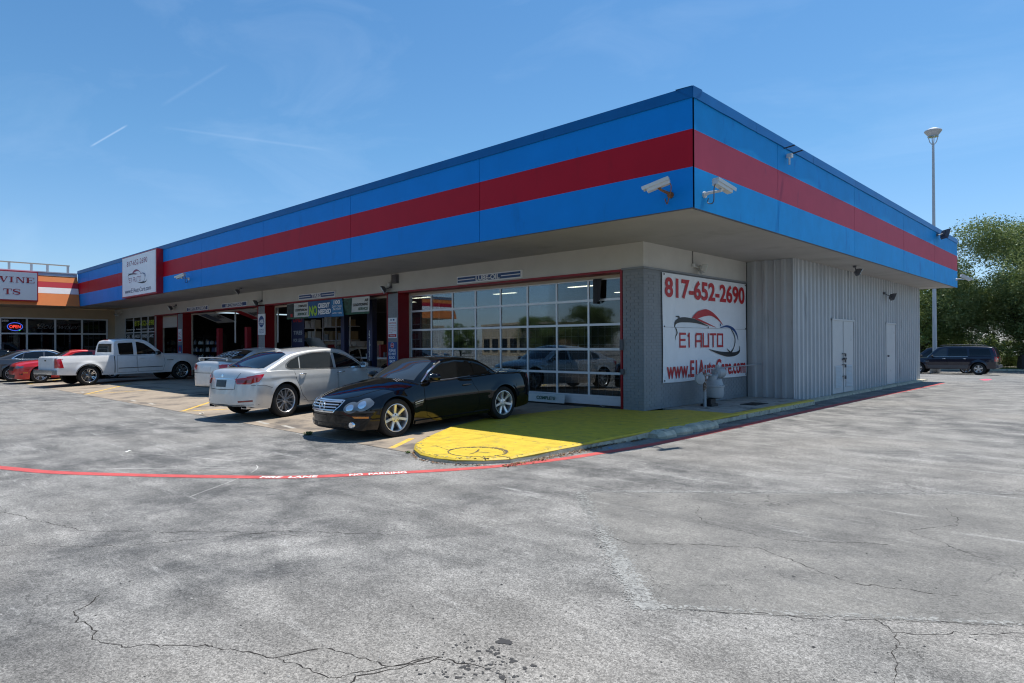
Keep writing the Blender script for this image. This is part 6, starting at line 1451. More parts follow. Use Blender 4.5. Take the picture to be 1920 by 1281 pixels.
for k, s in enumerate(('AUTOMOTIVE', 'SERVICE', 'EXCELLENCE')): g = MB(); text(g, s, (-18.12, -.014, 2.10-.065*k), (1, 0, 0), (0, 0, 1), .40, .04, off=.01); part('lettering', g, M_SB, t)
t = pier(-26.95, -26.50, 1.68, 2.31, 'notice_sign', 'white notice on the far pier behind the white pickup'); g = MB()
for k in range(5): g.box(-26.9, -26.58-(.1 if k % 2 else 0), -.0145, -.0125, 2.15-.07*k, 2.17-.07*k)
g.box(-26.92, -26.53, -.0145, -.0125, 1.71, 1.80); part('lettering', g, M_SR, t)
t = thing('stop_notice', 'small blue notice on the far pier behind the white pickup', 'sign', (-26.95, -.012, .9)); g = MB(); g.box(-26.95, -26.5, -.012, 0, .7, 1.5); part('plate', g, pmat('notice_blue', (.012, .07, .26)), t); g = MB(); g.prism(poly_arc(-26.72, 1.33, .11, .11, 8, .39, .39+2*pi), lambda u, v, d: (u, -.014-d, v), 0, .002); part('stop_symbol', g, M_SR, t)
g = MB()
for k, (s, w) in enumerate((('PLEASE', .34), ('DO NOT', .38), ('BLOCK', .32))): text(g, s, (-26.725-w/2, -.014, 1.08-.155*k), (1, 0, 0), (0, 0, 1), w, .11, off=.04)
part('lettering', g, M_SW, t)
# hanging banners in the open bays
M_BW = pmat('vinyl_banner_white', (.60, .61, .58), rough=.6, var=.08)
def hang(x0, x1, ztop, zbot, y0, slant, name, label, mt, par_mat=None, skew=0.0):
    t = thing(name, label, 'banner', (x0, y0, zbot)); g = MB(); n = 10; vs = []
    for i in range(n+1):
        u = i/n
        for j in range(5): v = j/4; vs.append((x0+(x1-x0)*u-skew*(1-v), y0+slant*(1-v)+.03*sin(8*u)*(1-v), ztop+(zbot-ztop)*(1-v)))
    g.add(vs, [(i*5+j, (i+1)*5+j, (i+1)*5+j+1, i*5+j+1) for i in range(n) for j in range(4)]); part('sheet', g, mt, t, smooth=60)
    def put(nm, s, u0, v0, uw, vh, mt_, off=.02, shear=0.0):
        tv, tf = text_raw(s, off, shear); g2 = MB(); g2.add([(x0+(x1-x0)*(u0+uw*a)-skew*(1-(v0+vh*b)), y0+(slant+.03*sin(8*(u0+uw*a)))*(1-(v0+vh*b))-.012, ztop+(zbot-ztop)*(1-(v0+vh*b))) for a, b in tv], tf); part(nm, g2, mt_, t)
    def bar(u0, v0, u1, v1, mt_, d=.004):
        g2 = MB(); n2 = 10; g2.add([(x0+(x1-x0)*a-skew*(1-b), y0+(slant+.03*sin(8*a))*(1-b)-d, ztop+(zbot-ztop)*(1-b)) for a in [u0+(u1-u0)*i/n2 for i in range(n2+1)] for b in (v0, (v0+v1)/2, v1)], [(3*i+j, 3*i+3+j, 3*i+4+j, 3*i+1+j) for i in range(n2) for j in (0, 1)]); part('print', g2, mt_, t)
    return put, bar
put, bar = hang(-15.86, -14.28, 3.05, 2.47, .02, .06, 'banner', 'white and green banner reading complete suspension service, left in the tyre bay', M_BW, skew=.13)
bar(0, 0, 1, .10, M_SG); bar(0, .1, .34, .98, pmat('photo_print_dark', (.03, .04, .04), rough=.6, var=.8, vscale=9)); bar(.16, .14, .26, .34, M_SR, .008)
put('lettering', 'COMPLETE', .55, .72, .40, .15, M_SK, .03, .3); put('lettering', 'SUSPENSION', .42, .47, .54, .15, M_SK, .03, .3); put('lettering', 'SERVICE', .55, .20, .38, .17, M_SG, .03, .3)
put, bar = hang(-14.22, -11.92, 3.06, 2.46, -.02, .03, 'banner', 'blue banner reading NO CREDIT NEEDED across the middle of the tyre bay', pmat('credit_banner_blue', (.012, .10, .26), rough=.5, var=.15))
bar(.70, 0, 1, 1, pmat('credit_banner_light_blue', (.015, .19, .42), rough=.5)); put('lettering', 'NO', .02, .12, .25, .62, pmat('lime_print', (.32, .55, .05), rough=.5), .06, .15); put('lettering', 'CREDIT', .30, .55, .36, .30, M_SW, .05, .25); put('lettering', 'NEEDED', .29, .18, .40, .30, M_SW, .05, .25)
put('lettering', '100', .76, .70, .18, .24, M_SW, .04, .1); put('lettering', 'DAY CASH', .72, .52, .25, .13, M_SW, .02, .2); put('lettering', 'PAYOFF', .74, .36, .21, .13, M_SW, .02, .2); put('lettering', 'APPLY HERE', .72, .16, .25, .08, M_SW, .02, .2)
put, bar = hang(-11.90, -10.35, 3.06, 2.50, .02, .06, 'banner', 'white and green banner reading air conditioning service, right in the tyre bay', M_BW, skew=.16)
bar(0, 0, 1, .13, M_SG); bar(0, .13, .34, .98, pmat('photo_print_green', (.03, .09, .06), rough=.6, var=.8, vscale=8)); put('lettering', 'AIR', .82, .72, .14, .16, M_SK, .03, .3); put('lettering', 'CONDITIONING', .40, .48, .56, .16, M_SK, .03, .3); put('lettering', 'SERVICE', .62, .22, .34, .17, M_SG, .03, .3)
put, bar = hang(-25.6, -23.4, 3.04, 2.62, .3, 1.3, 'banner', 'pale banner blown inwards under the alignment board', M_BW, skew=.5); bar(.1, .2, .5, .9, pmat('print_greyblue', (.12, .15, .2), rough=.6)); put('lettering', 'ALIGNMENT', .5, .4, .45, .3, M_SK, .03, .2)
put, bar = hang(-21.5, -19.4, 3.04, 2.66, .3, 1.3, 'banner', 'pale banner blown inwards under the air conditioning board', M_BW, skew=.5); bar(0, .1, .35, .95, M_SR); put('lettering', 'BRAKES', .45, .4, .45, .3, M_SK, .03, .2)
# fallen board by the glazed door
t = thing('fallen_sign', 'white board reading COMPLETE leaning at the foot of the glazed door', 'sign', (-4.6, .30, .0)); g = MB(); g.obox((-3.55, .27, .115), (1.12, 0, 0), (0, .012, .002), (0, .02, .105)); part('board', g, M_BW, t)
g = MB(); text(g, 'COMPLETE', (-3.33, .235, .075), (1, 0, 0), (0, .18, .98), .62, .085, off=.03); part('lettering', g, M_SG, t)
g = MB(); g.obox((-4.42, .252, .115), (.16, 0, 0), (0, .002, 0), (0, .02, .09)); part('print', g, M_SG, t)

# ------------------------------------------------------------------ lamps, cameras, antenna, gas meter
M_CAM = pmat('camera_housing_white', (.62, .63, .60), rough=.4, var=.08); M_RUST = pmat('rusty_bracket', (.22, .10, .04), rough=.8, var=.4, vscale=30)
def seccam(mount, out_dir, head_c, head_dir, label, rusty=False, cable=True, k=1.0):
    t = thing('security_camera', label, 'security camera', mount); mnt = Vector(mount); od = Vector(out_dir); hc = Vector(head_c); hd = Vector(head_dir).normalized(); sd = hd.cross(Vector((0, 0, 1))).normalized(); up = sd.cross(hd)
    g = MB(); g.obox(hc, hd*.19*k, sd*.055*k, up*.05*k); part('housing', g, M_CAM, t)
    g = MB(); g.obox(hc+up*.058*k+hd*.03*k, hd*.225*k, sd*.066*k, up*.006*k); g.obox(hc+sd*.064*k+up*.03*k+hd*.03*k, hd*.225*k, sd*.004*k, up*.025*k); g.obox(hc-sd*.064*k+up*.03*k+hd*.03*k, hd*.225*k, sd*.004*k, up*.025*k); part('sun_shield', g, M_CAM, t)
    g = MB(); g.cyl(hc+hd*.188*k, hc+hd*.196*k, .036*k, n=16); part('lens', g, M_GLASS, t)
    g = MB(); g.cyl(mnt, mnt+od*.03, .055*k, n=12); g.tube([mnt+od*.02, mnt+od*.10*k+Vector((0, 0, .02*k)), hc-up*.09*k-hd*.02*k, hc-up*.04*k], [.035*k, .026*k, .02*k, .028*k], 8); part('bracket', g, M_RUST if rusty else M_CAM, t, smooth=40)
    if cable:
        g = MB(); b_ = hc-hd*.17*k; lo = (b_+mnt)/2; pts = [b_, b_+Vector((0, 0, -.12*k))-hd*.05*k, Vector((lo.x, lo.y, mnt.z-.16*k))+od*.06, mnt+od*.03-hd*-.06*k+Vector((0, 0, -.12*k)), mnt+od*.01+hd*.10*k+Vector((0, 0, -.02*k))]; P = []
        V = [Vector(p) for p in pts]
        for i in range(len(V)-1):
            p0, p1, p2, p3 = V[max(i-1, 0)], V[i], V[i+1], V[min(i+2, len(V)-1)]
            for j in range(6): u = j/6; P.append(0.5*((2*p1)+(p2-p0)*u+(2*p0-5*p1+4*p2-p3)*u*u+(3*p1-p0-3*p2+p3)*u**3))
        P.append(V[-1]); g.tube(P, .009*k, 6); part('cable', g, M_RUST if rusty else M_GREY, t, smooth=40)
seccam((2.13, -2.54, 3.93), (0, -1, 0), (2.12, -2.93, 4.03), (-1, -.35, -.32), 'white security camera with a rusty bracket and looped cable on the front blue band', True)
seccam((2.53, -2.17, 3.93), (1, 0, 0), (2.86, -2.16, 4.02), (.25, 1, -.30), 'white security camera on the side blue band next to the corner', False)
seccam((-18.63, -2.54, 4.05), (0, -1, 0), (-18.35, -2.95, 4.10), (-1, -.5, -.35), 'white security camera on the blue band right of the lightbox sign', False)
seccam((2.53, 19.2, 3.98), (1, 0, 0), (2.88, 19.0, 4.02), (.8, .6, -.55), 'white security camera at the far end of the side blue band', False, False)
def flood(p, aim, label, s_=.13, lit=False, arm=(0, 0, .12), mt=None):
    t = thing('floodlight', label, 'floodlight', p); P0 = Vector(p); a = Vector(aim).normalized(); sd = a.cross(Vector((0, 0, 1))).normalized(); up = sd.cross(a); c_ = P0+a*.10
    g = MB(); g.prism([(-1, -.75), (1, -.75), (1, .75), (-1, .75)], lambda u, v, d: c_+sd*u*s_*(1-.3*(1-d))+up*v*s_*(1-.3*(1-d))+a*(d-1)*.09, 0, 1); g.obox(c_-a*.1, a*.02, sd*s_*.5, up*s_*.4); part('housing', g, mt or M_GREY, t)
    g = MB(); g.obox(c_+a*.004, a*.003, sd*s_*.9, up*s_*.66); part('glass', g, M_LENS2, t)
    q_ = P0+Vector(arm); g = MB(); g.tube([c_-a*.08, (c_-a*.08+q_)/2+Vector((0, 0, -.02)), q_], .015, 6); g.cyl(q_-Vector((0, 0, .04)), q_+Vector((0, 0, .04)), .045, n=10); part('bracket', g, mt or M_GREY, t, smooth=40)
    return t
t = flood((.13, 2.32, 3.29), (.7, .75, -.35), 'small floodlight above the big phone number banner', .15, arm=(-.10, -.15, .05), mt=M_CAM)
g = MB(); g.cyl((.02, 2.16, 3.3), (.02, 2.16, ZS+.01), .008, n=6); part('cable', g, M_SEAM, t)
t = flood((-9.25, -.16, 3.22), (-.5, -.8, -.5), 'twin headed floodlight on the wall between the glazed door and the tyre bay', .17, arm=(.12, .14, .06)); g = MB(); g.cyl((-9.12, -.02, 3.3), (-9.12, -.02, ZS+.01), .008, n=6); part('cable', g, M_SEAM, t); g = MB(); g.cyl((-9.15, -.10, 3.30), (-9.12, -.10, 3.40), .05, n=10); part('sensor', g, M_CAM, t)
t = flood((-18.0, -.16, 3.22), (-.5, -.8, -.5), 'floodlight on the wall between the tyre bay and the air conditioning bay', .17, arm=(.12, .14, .06)); g = MB(); g.cyl((-17.85, -.02, 3.3), (-17.85, -.02, ZS+.01), .008, n=6); part('cable', g, M_SEAM, t)
flood((-27.3, -.2, 3.42), (-.5, -.8, -.5), 'floodlight on the far wall left of the alignment board', .17, arm=(.12, .18, .10)); flood((-35.9, -.25, 3.38), (.1, -.6, -.8), 'pale lamp in the inner corner under the soffit', .14, arm=(.0, .22, .10), mt=M_CAM)
flood((-17.1, -1.3, 3.56), (-.3, -.8, -.6), 'dark floodlight hanging from the soffit above the air conditioning board', .15, arm=(.05, .05, .12)); flood((1.9, 8.3, 3.53), (.8, .5, -.5), 'dark floodlight hanging from the side soffit above the double door', .14, arm=(-.02, -.05, .14))
flood((1.50, 13.7, 3.10), (.8, .5, -.35), 'grey floodlight on the corrugated wall above the single door', .17, arm=(-.18, -.1, .10)); flood((2.72, 15.75, 5.42), (.8, .6, -.3), 'dark floodlight fixed to the cap of the side fascia near the far end', .24, arm=(-.18, -.1, -.06))
g = MB(); g.box(-8.97, -8.75, -.1, -.0, 3.37, 3.64); g.box(-8.95, -8.77, -.105, -.1, 3.39, 3.62); solo('junction_box', g, M_GREY, 'dark grey box high on the wall left of the LUBE-OIL board', 'junction box', (-8.86, 0, 3.37))
t = thing('antenna', 'small black antenna bars with a white box on the side fascia cap', 'antenna', (2.55, 1.35, 5.4)); g = MB()
g.obox((2.66, 1.24, 5.44), (.10, .03, .02), (0, .014, 0), (0, 0, .009)); g.obox((2.70, 1.46, 5.36), (.13, .04, .03), (0, .014, 0), (0, 0, .009)); part('bar', g, M_BLK, t); g = MB(); g.box(2.56, 2.66, 1.36, 1.45, 5.26, 5.34); g.cyl((2.60, 1.40, 5.12), (2.60, 1.40, 5.26), .02, n=8); part('box', g, M_CAM, t)
# gas meter
M_MET = pmat('meter_grey_paint', (.34, .37, .39), rough=.45, var=.1); M_RP = pmat('rusty_pipe', (.20, .13, .09), rough=.8, var=.5, vscale=40, dark=(.4, .42, .42), dscale=20, dth=.5)
t = thing('gas_meter', 'grey gas meter with regulator and pipes standing in front of the side wall', 'gas meter', (.55, 1.95, 0))
g = MB(); g.lathe([(0, .17), (.13, .17), (.20, .20), (.225, .27), (.225, .44), (.24, .445), (.24, .475), (.215, .48), (.17, .62), (.08, .64), (0, .64)], (.55, 2.15, 0), n=28); part('body', g, M_MET, t, smooth=40)
g = MB()
for k in range(16): a = 2*pi*k/16; g.cyl((.55+.225*cos(a), 2.15+.225*sin(a), .435), (.55+.225*cos(a), 2.15+.225*sin(a), .49), .013, n=6)
part('bolt', g, M_MET, t)
g = MB(); g.lathe([(0, -.03), (.12, -.03), (.135, 0), (.12, .03), (.06, .045), (0, .05)], (.60, 1.36, .66), (1, -.5, .0), n=24); part('regulator_disc', g, M_MET, t, smooth=40)
g = MB(); g.cyl((.55, 1.69, 0), (.55, 1.69, .36), .035, n=12); part('riser', g, M_MET, t, smooth=40)
g = MB(); g.cyl((.55, 1.69, .36), (.55, 1.69, .78), .040, n=12); g.tube([(.55, 1.69, .66), (.56, 1.52, .66), (.58, 1.42, .66)], .03, 8); g.cyl((.55, 1.69, .60), (.55, 1.69, .63), .058, n=8); part('riser_fitting', g, M_RP, t, smooth=40)
g = MB(); g.tube([(.55, 1.72, .74), (.55, 1.85, .76), (.55, 1.98, .72), (.55, 2.06, .60)], .035, 8); g.lathe([(0, 0), (.10, 0), (.10, .12), (.05, .15), (0, .15)], (.55, 2.06, .58), n=16); part('inlet', g, M_MET, t, smooth=40)
g = MB(); g.lathe([(0, -.17), (.09, -.16), (.135, -.11), (.135, .11), (.09, .16), (0, .17)], (.5, 2.50, .76), (.12, 1, .10), n=20); g.cyl((.5, 2.42, .85), (.5, 2.42, .95), .05, n=12); g.tube([(.55, 2.2, .62), (.53, 2.3, .70), (.5, 2.36, .74)], .04, 8); part('outlet_regulator', g, M_MET, t, smooth=40)
g = MB(); g.tube([(.5, 1.72, .86), (.48, 2.4, .87), (.46, 3.3, .88), (.44, 4.4, .89), (.4, 5.2, .9)], .014, 6); g.tube([(.5, 1.72, .86), (.5, 1.70, .80)], .014, 6); part('thin_pipe', g, M_MET, t, smooth=40)
g = MB(); g.box(.38, .66, 1.80, 2.12, 0.003, .06); g.box(.42, .62, 1.84, 2.08, .06, .17); part('stand', g, M_BLK, t)
g = MB(); g.box(.90, 1.30, 2.75, 3.45, .0025, .012)
for k in range(9): g.box(.92, 1.28, 2.79+k*.07, 2.83+k*.07, .012, .018)
solo('drain_cover', g, M_BLK, 'dark square drain cover in the concrete beside the gas meter', 'drain cover', (1.1, 3.1, 0))

# ------------------------------------------------------------------ neighbouring liquor store
M_TAN = pmat('tan_stucco', (.50, .39, .26), rough=.85, var=.08, vscale=1.5, bump=.3, bscale=60); M_ORG = pmat('orange_band', (.66, .19, .04), rough=.6, var=.06); M_WHB = pmat('white_band', (.70, .68, .68), rough=.6, var=.05); M_RDB = pmat('crimson_band', (.42, .008, .02), rough=.5)
store = thing('liquor_store', 'tan storefront with orange, red and white banded fascia at the far left', 'building', (-37.3, -10, 0))
g = MB(); g.box(-45, -37.32, -24, -.002, 0, 5.3); part('wall', g, M_TAN, store)
g = MB(); g.box(-37.32, -37.28, -24, -.002, 3.10, 3.67); g.box(-37.32, -37.28, -.40, -.002, 0, 3.10); g.box(-37.32, -37.28, -24, -.4, 0, .35); part('wall_facing', g, M_TAN, store)
g = MB(); g.box(-37.3, -34.07, -24, OY-.03, 3.655, 3.67); g.box(-37.3, -34.66, OY-.01, -.0, 3.675, 3.70); part('soffit', g, M_TAN, store)
for z0, z1, mt, xo in ((3.655, 4.316, M_ORG, 0), (4.316, 4.643, M_WHB, 0), (4.643, 4.948, M_RDB, 0), (4.948, 5.282, M_ORG, 0), (5.282, 5.45, pmat('grey_cap_band', (.45, .46, .50), rough=.6), .02)):
    g = MB(); tx = lambda z: -34.64+(5.45-z)*.32+xo; y0_, y1_ = -24, OY-.03; g.add([(tx(z0), y0_, z0+.003), (tx(z0), y1_, z0+.003), (tx(z1), y1_, z1-.003), (tx(z1), y0_, z1-.003), (-35.4, y0_, z0+.003), (-35.4, y1_, z0+.003), (-35.4, y1_, z1-.003), (-35.4, y0_, z1-.003)], [(0, 1, 2, 3), (4, 7, 6, 5), (0, 3, 7, 4), (1, 5, 6, 2), (0, 4, 5, 1), (3, 2, 6, 7)]); part('fascia_band', g, mt, store)
g = MB(); g.box(-37, -34.56, -24, OY-.05, 5.45, 5.50); part('coping', g, M_WHB, store)
# storefront glazing
ys_ = [-.43, -1.73, -3.05, -4.376, -5.57, -6.9, -8.2, -9.5, -10.8, -12.1]; g = MB()
for y in ys_: g.box(-37.28, -37.22, y-.045, y+.045, .35, 3.10)
for z in (.38, 2.22, 3.08): g.box(-37.28, -37.225, -12.1, -.43, z-.05 if z > .5 else .35, z+.03)
wf = part('storefront_frame', g, M_GFRM, store)
for a, b in zip(ys_, ys_[1:]):
    for z0, z1 in ((.41, 2.17), (2.25, 3.03)): q_ = MB(); q_.box(-37.262, -37.256, b+.045, a-.045, z0, z1); part('pane', q_, M_PANE2, wf)
g = MB(); g.box(-37.31, -37.29, -12.1, -.43, .35, 3.1); part('blind', g, M_DARK, store)
g = MB(); text(g, 'Exhuatsen', (-37.25, -4.0, 2.5), (0, 1, 0), (0, 0, 1), 2.0, .26, shear=.5, off=-.01); 
q_ = MB(); tv, tf = text_raw('Boutwiser', -.008, .6); q_.add([(-37.25, -3.9+2.1*a, 2.48+.30*b) for a, b in tv], tf); part('window_lettering', q_, pmat('faint_script', (.16, .16, .16), rough=.6), store)
q_ = MB(); text(q_, '2800', (-37.25, -5.50, 2.86), (0, 1, 0), (0, 0, 1), .30, .10, off=.02); part('window_lettering', q_, M_SW, store)
t = thing('neon_sign', 'lit neon OPEN sign in the liquor store window', 'sign', (-37.24, -4.92, 2.6))
g = MB(); g.tube([(-37.235, -4.915+.34*cos(a), 2.59+.215*sin(a)) for a in [2*pi*k/40 for k in range(41)]], .016, 6); part('neon_ring', g, pmat('neon_blue', (.05, .1, .5), emit=(.08, .16, 1.0), estr=.45), t)
g = MB(); text(g, 'OPEN', (-37.232, -5.17, 2.50), (0, 1, 0), (0, 0, 1), .51, .18, off=.02); part('neon_letters', g, pmat('neon_red', (.5, .05, .03), emit=(1.0, .06, .04), estr=.6), t)
g = MB(); g.box(-37.24, -37.23, -4.75, -4.68, 2.38, 2.42); part('neon_tab', g, pmat('neon_green', (.05, .4, .1), emit=(.05, .6, .1), estr=1.0), t)
# sign board with serif letters
t = thing('store_sign', 'white sign board with red border and dark red serif letters at the far left', 'sign', (-34.3, -8, 3.83))
g = MB(); g.box(-34.62, -33.99, -11.5, -4.46, 3.84, 5.38); part('cabinet', g, M_RDB, t); g = MB(); g.box(-33.989, -33.975, -11.45, -4.51, 3.90, 5.33); part('face', g, pmat('sign_face_pale', (.52, .55, .58), rough=.5), t)
def serif(g, ch, y, z, w, h):
    t_ = .17*w; s_ = .07*h; X = -33.972
    def q4(a, b, c_, d): g.add([(X, y+p[0]*w, z+p[1]*h) for p in (a, b, c_, d)], [(0, 1, 2, 3)])
    def bar(x0, x1, z0, z1): q4((x0, z0), (x1, z0), (x1, z1), (x0, z1))
    if ch == 'I': bar(.36, .64, 0, 1); bar(.15, .85, 0, .07); bar(.15, .85, .93, 1)
    if ch == 'N': bar(.10, .19, 0, 1); bar(.80, .89, 0, 1); q4((.10, 1), (.32, 1), (.89, 0), (.72, 0)); bar(0, .30, 0, .07); bar(.68, 1, .93, 1); bar(0, .25, .93, 1)
    if ch == 'E': bar(.12, .36, 0, 1); bar(0, .95, 0, .09); bar(0, .92, .91, 1); bar(.3, .68, .46, .55); bar(.86, .95, 0, .3); bar(.84, .92, .72, 1); bar(.62, .68, .38, .62)
    if ch == 'V': q4((.08, 1), (.36, 1), (.60, 0), (.46, 0)); q4((.82, 1), (.92, 1), (.56, 0), (.48, 0)); bar(0, .44, .93, 1); bar(.70, 1, .93, 1)
    if ch == 'T': bar(.38, .62, 0, 1); bar(.22, .78, 0, .07); bar(.02, .98, .91, 1); bar(.02, .10, .68, 1); bar(.90, .98, .68, 1)
    if ch == 'S':
        V, Fc = stroke([(.88, .78), (.72, .93), (.45, .96), (.18, .84), (.20, .62), (.5, .5), (.80, .38), (.82, .17), (.55, .04), (.25, .06), (.10, .24)], [.06, .08, .12, .17, .22, .24, .22, .17, .12, .08, .06], 5); g.add([(X, y+p.x*w, z+p.y*h) for p in V], Fc); bar(.85, .92, .66, .98); bar(.06, .13, .03, .36)
for ch, y in (('V', -6.12), ('I', -5.74), ('N', -5.42), ('E', -5.00)): g = MB(); serif(g, ch, y, 4.78, .40 if ch != 'I' else .30, .29); part('letter', g, pmat('letter_dark_red', (.28, .012, .02), rough=.5), t)
for ch, y in (('T', -5.93), ('S', -5.56)): g = MB(); serif(g, ch, y, 4.16, .36, .29); part('letter', g, pmat('letter_dark_red', (.28, .012, .02), rough=.5), t)
# roof rail
t = thing('roof_rail', 'long grey rail on short posts along the liquor store roof', 'rail', (-36, -2.63, 5.5)); g = MB(); g.box(-36.05, -35.95, -16, -2.62, 6.0, 6.06); part('rail', g, pmat('weathered_wood', (.32, .29, .24), rough=.8), t)
for y in (-2.70, -3.66, -4.39, -5.37, -6.4, -7.4, -8.5, -9.6): g = MB(); g.box(-36.06, -35.94, y-.05, y+.05, 5.5, 6.0); part('rail_post', g, pmat('rail_grey', (.25, .28, .32), rough=.6), t)
g = MB(); g.box(-35.45, -35.1, -.32, -.1, .0, 1.2); g.box(-35.42, -35.13, -.34, -.32, .7, 1.1); solo('door_keypad_box', g, M_GFRM, 'grey metal box standing in the inner corner by the office window', 'metal box', (-35.3, -.2, 0))
# ------------------------------------------------------------------ trees and ground beyond
def leaf_mat(name, c1, c2):
    m = bpy.data.materials.new(name); m.use_nodes = True; nt = m.node_tree; N = nt.nodes; L = nt.links; N.remove(N['Principled BSDF'])
    g = N.new('ShaderNodeNewGeometry'); n = N.new('ShaderNodeTexNoise'); L.new(g.outputs['Position'], n.inputs['Vector']); n.inputs['Scale'].default_value = 0.9; n.inputs['Detail'].default_value = 6; n.inputs['Roughness'].default_value = .75
    r = N.new('ShaderNodeValToRGB'); L.new(n.outputs['Fac'], r.inputs[0]); r.color_ramp.elements[0].position = .35; r.color_ramp.elements[1].position = .65; r.color_ramp.elements[0].color = (*c1, 1); r.color_ramp.elements[1].color = (*c2, 1)
    d = N.new('ShaderNodeBsdfDiffuse'); t = N.new('ShaderNodeBsdfTranslucent'); mx_ = N.new('ShaderNodeMixShader'); mx_.inputs[0].default_value = .35; gl = N.new('ShaderNodeBsdfGlossy'); gl.inputs['Roughness'].default_value = .45; gl.inputs['Color'].default_value = (.6, .65, .6, 1); m3 = N.new('ShaderNodeMixShader'); m3.inputs[0].default_value = .06
    for s_ in (d, t): L.new(r.outputs[0], s_.inputs[0])
    L.new(d.outputs[0], mx_.inputs[1]); L.new(t.outputs[0], mx_.inputs[2]); L.new(mx_.outputs[0], m3.inputs[1]); L.new(gl.outputs[0], m3.inputs[2]); L.new(m3.outputs[0], N['Material Output'].inputs[0]); return m
M_LEAF = leaf_mat('tree_leaves', (.075, .13, .03), (.25, .30, .11)); M_LEAF2 = leaf_mat('light_tree_leaves', (.11, .17, .035), (.24, .30, .085)); M_BARK = pmat('bark', (.055, .045, .035), rough=.95, var=.4, vscale=6, bump=.8, bscale=18)
def gen_tree(H, Rc, seed, leaf=.13, nclus=800, per=60, low=.22, lean=0.0):
    rr = random.Random(seed); tb = MB(); tips = []
    def grow(p, d, L_, r_, lvl):
        n = 5; pts = [p.copy()]; rs = [r_]; cur = p.copy(); dd = d.copy()
        for i in range(n):
            dd = (dd+Vector((rr.gauss(0, .13), rr.gauss(0, .13), rr.gauss(.03, .08)))).normalized(); cur = cur+dd*L_/n; pts.append(cur.copy()); rs.append(r_*(1-.55*(i+1)/n))
        tb.tube(pts, rs, 7 if lvl < 2 else 5, cap=False)
        if lvl >= 1: tips.extend(pts[2:])
        if lvl < 4:
            k = (5, 4, 3, 3)[lvl]
            for j in range(k):
                q_ = pts[rr.randrange(2, n+1)] if lvl else pts[rr.randrange(3, n+1)]; a = 2*pi*j/k+rr.uniform(-.4, .4); sp_ = rr.uniform(.5, 1.15)
                nd = (dd*cos(sp_)+(Vector((cos(a), sin(a), 0))*sin(sp_))).normalized(); grow(q_, nd, L_*rr.uniform(.55, .8), r_*.5, lvl+1)
    grow(Vector((0, 0, -.2)), Vector((lean, 0, 1)), H*.30, H*.028, 0)
    # lobes that the clusters follow, so that gaps remain
    cz = H*(.5+low/2); hz = H*(1-low)/2; lobes = []
    for k in range(34):
        while True:
            v = Vector((rr.uniform(-1, 1), rr.uniform(-1, 1), rr.uniform(-1, 1)))
            if .3 < v.length < .92: break
        lobes.append((Vector((v.x*Rc, v.y*Rc, cz+v.z*hz)), rr.uniform(.2, .40)*Rc))
    cb = MB(); V = cb.v; Fs = cb.f
    for k in range(nclus):
        c_, r_ = lobes[rr.randrange(len(lobes))]; v = Vector((rr.gauss(0, 1), rr.gauss(0, 1), rr.gauss(0, 1))).normalized()*rr.uniform(.55, 1.05)*r_; v.z *= .75; c0 = c_+v
        if rr.random() < .12: c0 = tips[rr.randrange(len(tips))].copy()
        if c0.z < H*low*.8: continue
        for j in range(per):
            p = c0+Vector((rr.gauss(0, .34), rr.gauss(0, .34), rr.gauss(0, .22)))*(Rc/6); a = Vector((rr.gauss(0, 1), rr.gauss(0, 1), rr.gauss(0, .6))).normalized(); b_ = a.orthogonal().normalized(); b_.rotate(Matrix.Rotation(rr.uniform(0, 6.28), 3, a)); s_ = leaf*rr.uniform(.6, 1.2); i0 = len(V)
            V.extend((tuple(p-a*s_), tuple(p+b_*s_*.42), tuple(p+a*s_), tuple(p-b_*s_*.42))); Fs.append((i0, i0+1, i0+2, i0+3))
    cb.m = [0]*len(Fs); return tb, cb
def tree_mesh(nm, args, lm):
    tb, cb = gen_tree(*args[:3], **args[3]); return tb.mesh(nm+'_trunk', M_BARK, 50), cb.mesh(nm+'_crown', lm, fix=False)
TA = tree_mesh('broad_tree', (11.8, 7.4, 3, dict(nclus=3900, per=44, leaf=.10, low=.13)), M_LEAF); TB_ = tree_mesh('light_tree', (9.0, 4.6, 8, dict(nclus=1100, per=44, leaf=.115, low=.10)), M_LEAF2)
def tree(ms, loc, rot, sc, label, grp='trees'):
    t = thing('tree', label, 'tree', loc, rot, grp); t.scale = (sc, sc, sc); link('trunk', ms[0], t); link('crown', ms[1], t)
ZG = -.75
tree(TA, (1.3, 53.0, ZG), 0.4, 1.0, 'big broad green tree behind the navy SUV at the right edge', 'trees behind the parking lot')
tree(TA, (9.5, 57, ZG), 2.2, .9, 'broad green tree at the very right edge beyond the big one', 'trees behind the parking lot')
tree(TB_, (-5.3, 53, ZG), 1.0, 1.0, 'smaller bright green tree behind the lamp post by the building end', 'trees behind the parking lot')
tree(TA, (-9.0, 66, ZG), 4.0, .9, 'dark green tree farthest back behind the building end', 'trees behind the parking lot')
tree(TA, (3, 72, ZG), 5.0, .95, 'dark green tree behind the big one at the right edge', 'trees behind the parking lot')
tree(TA, (14, 75, ZG), 5.0, .9, 'distant green tree beyond the right edge', 'trees behind the parking lot')
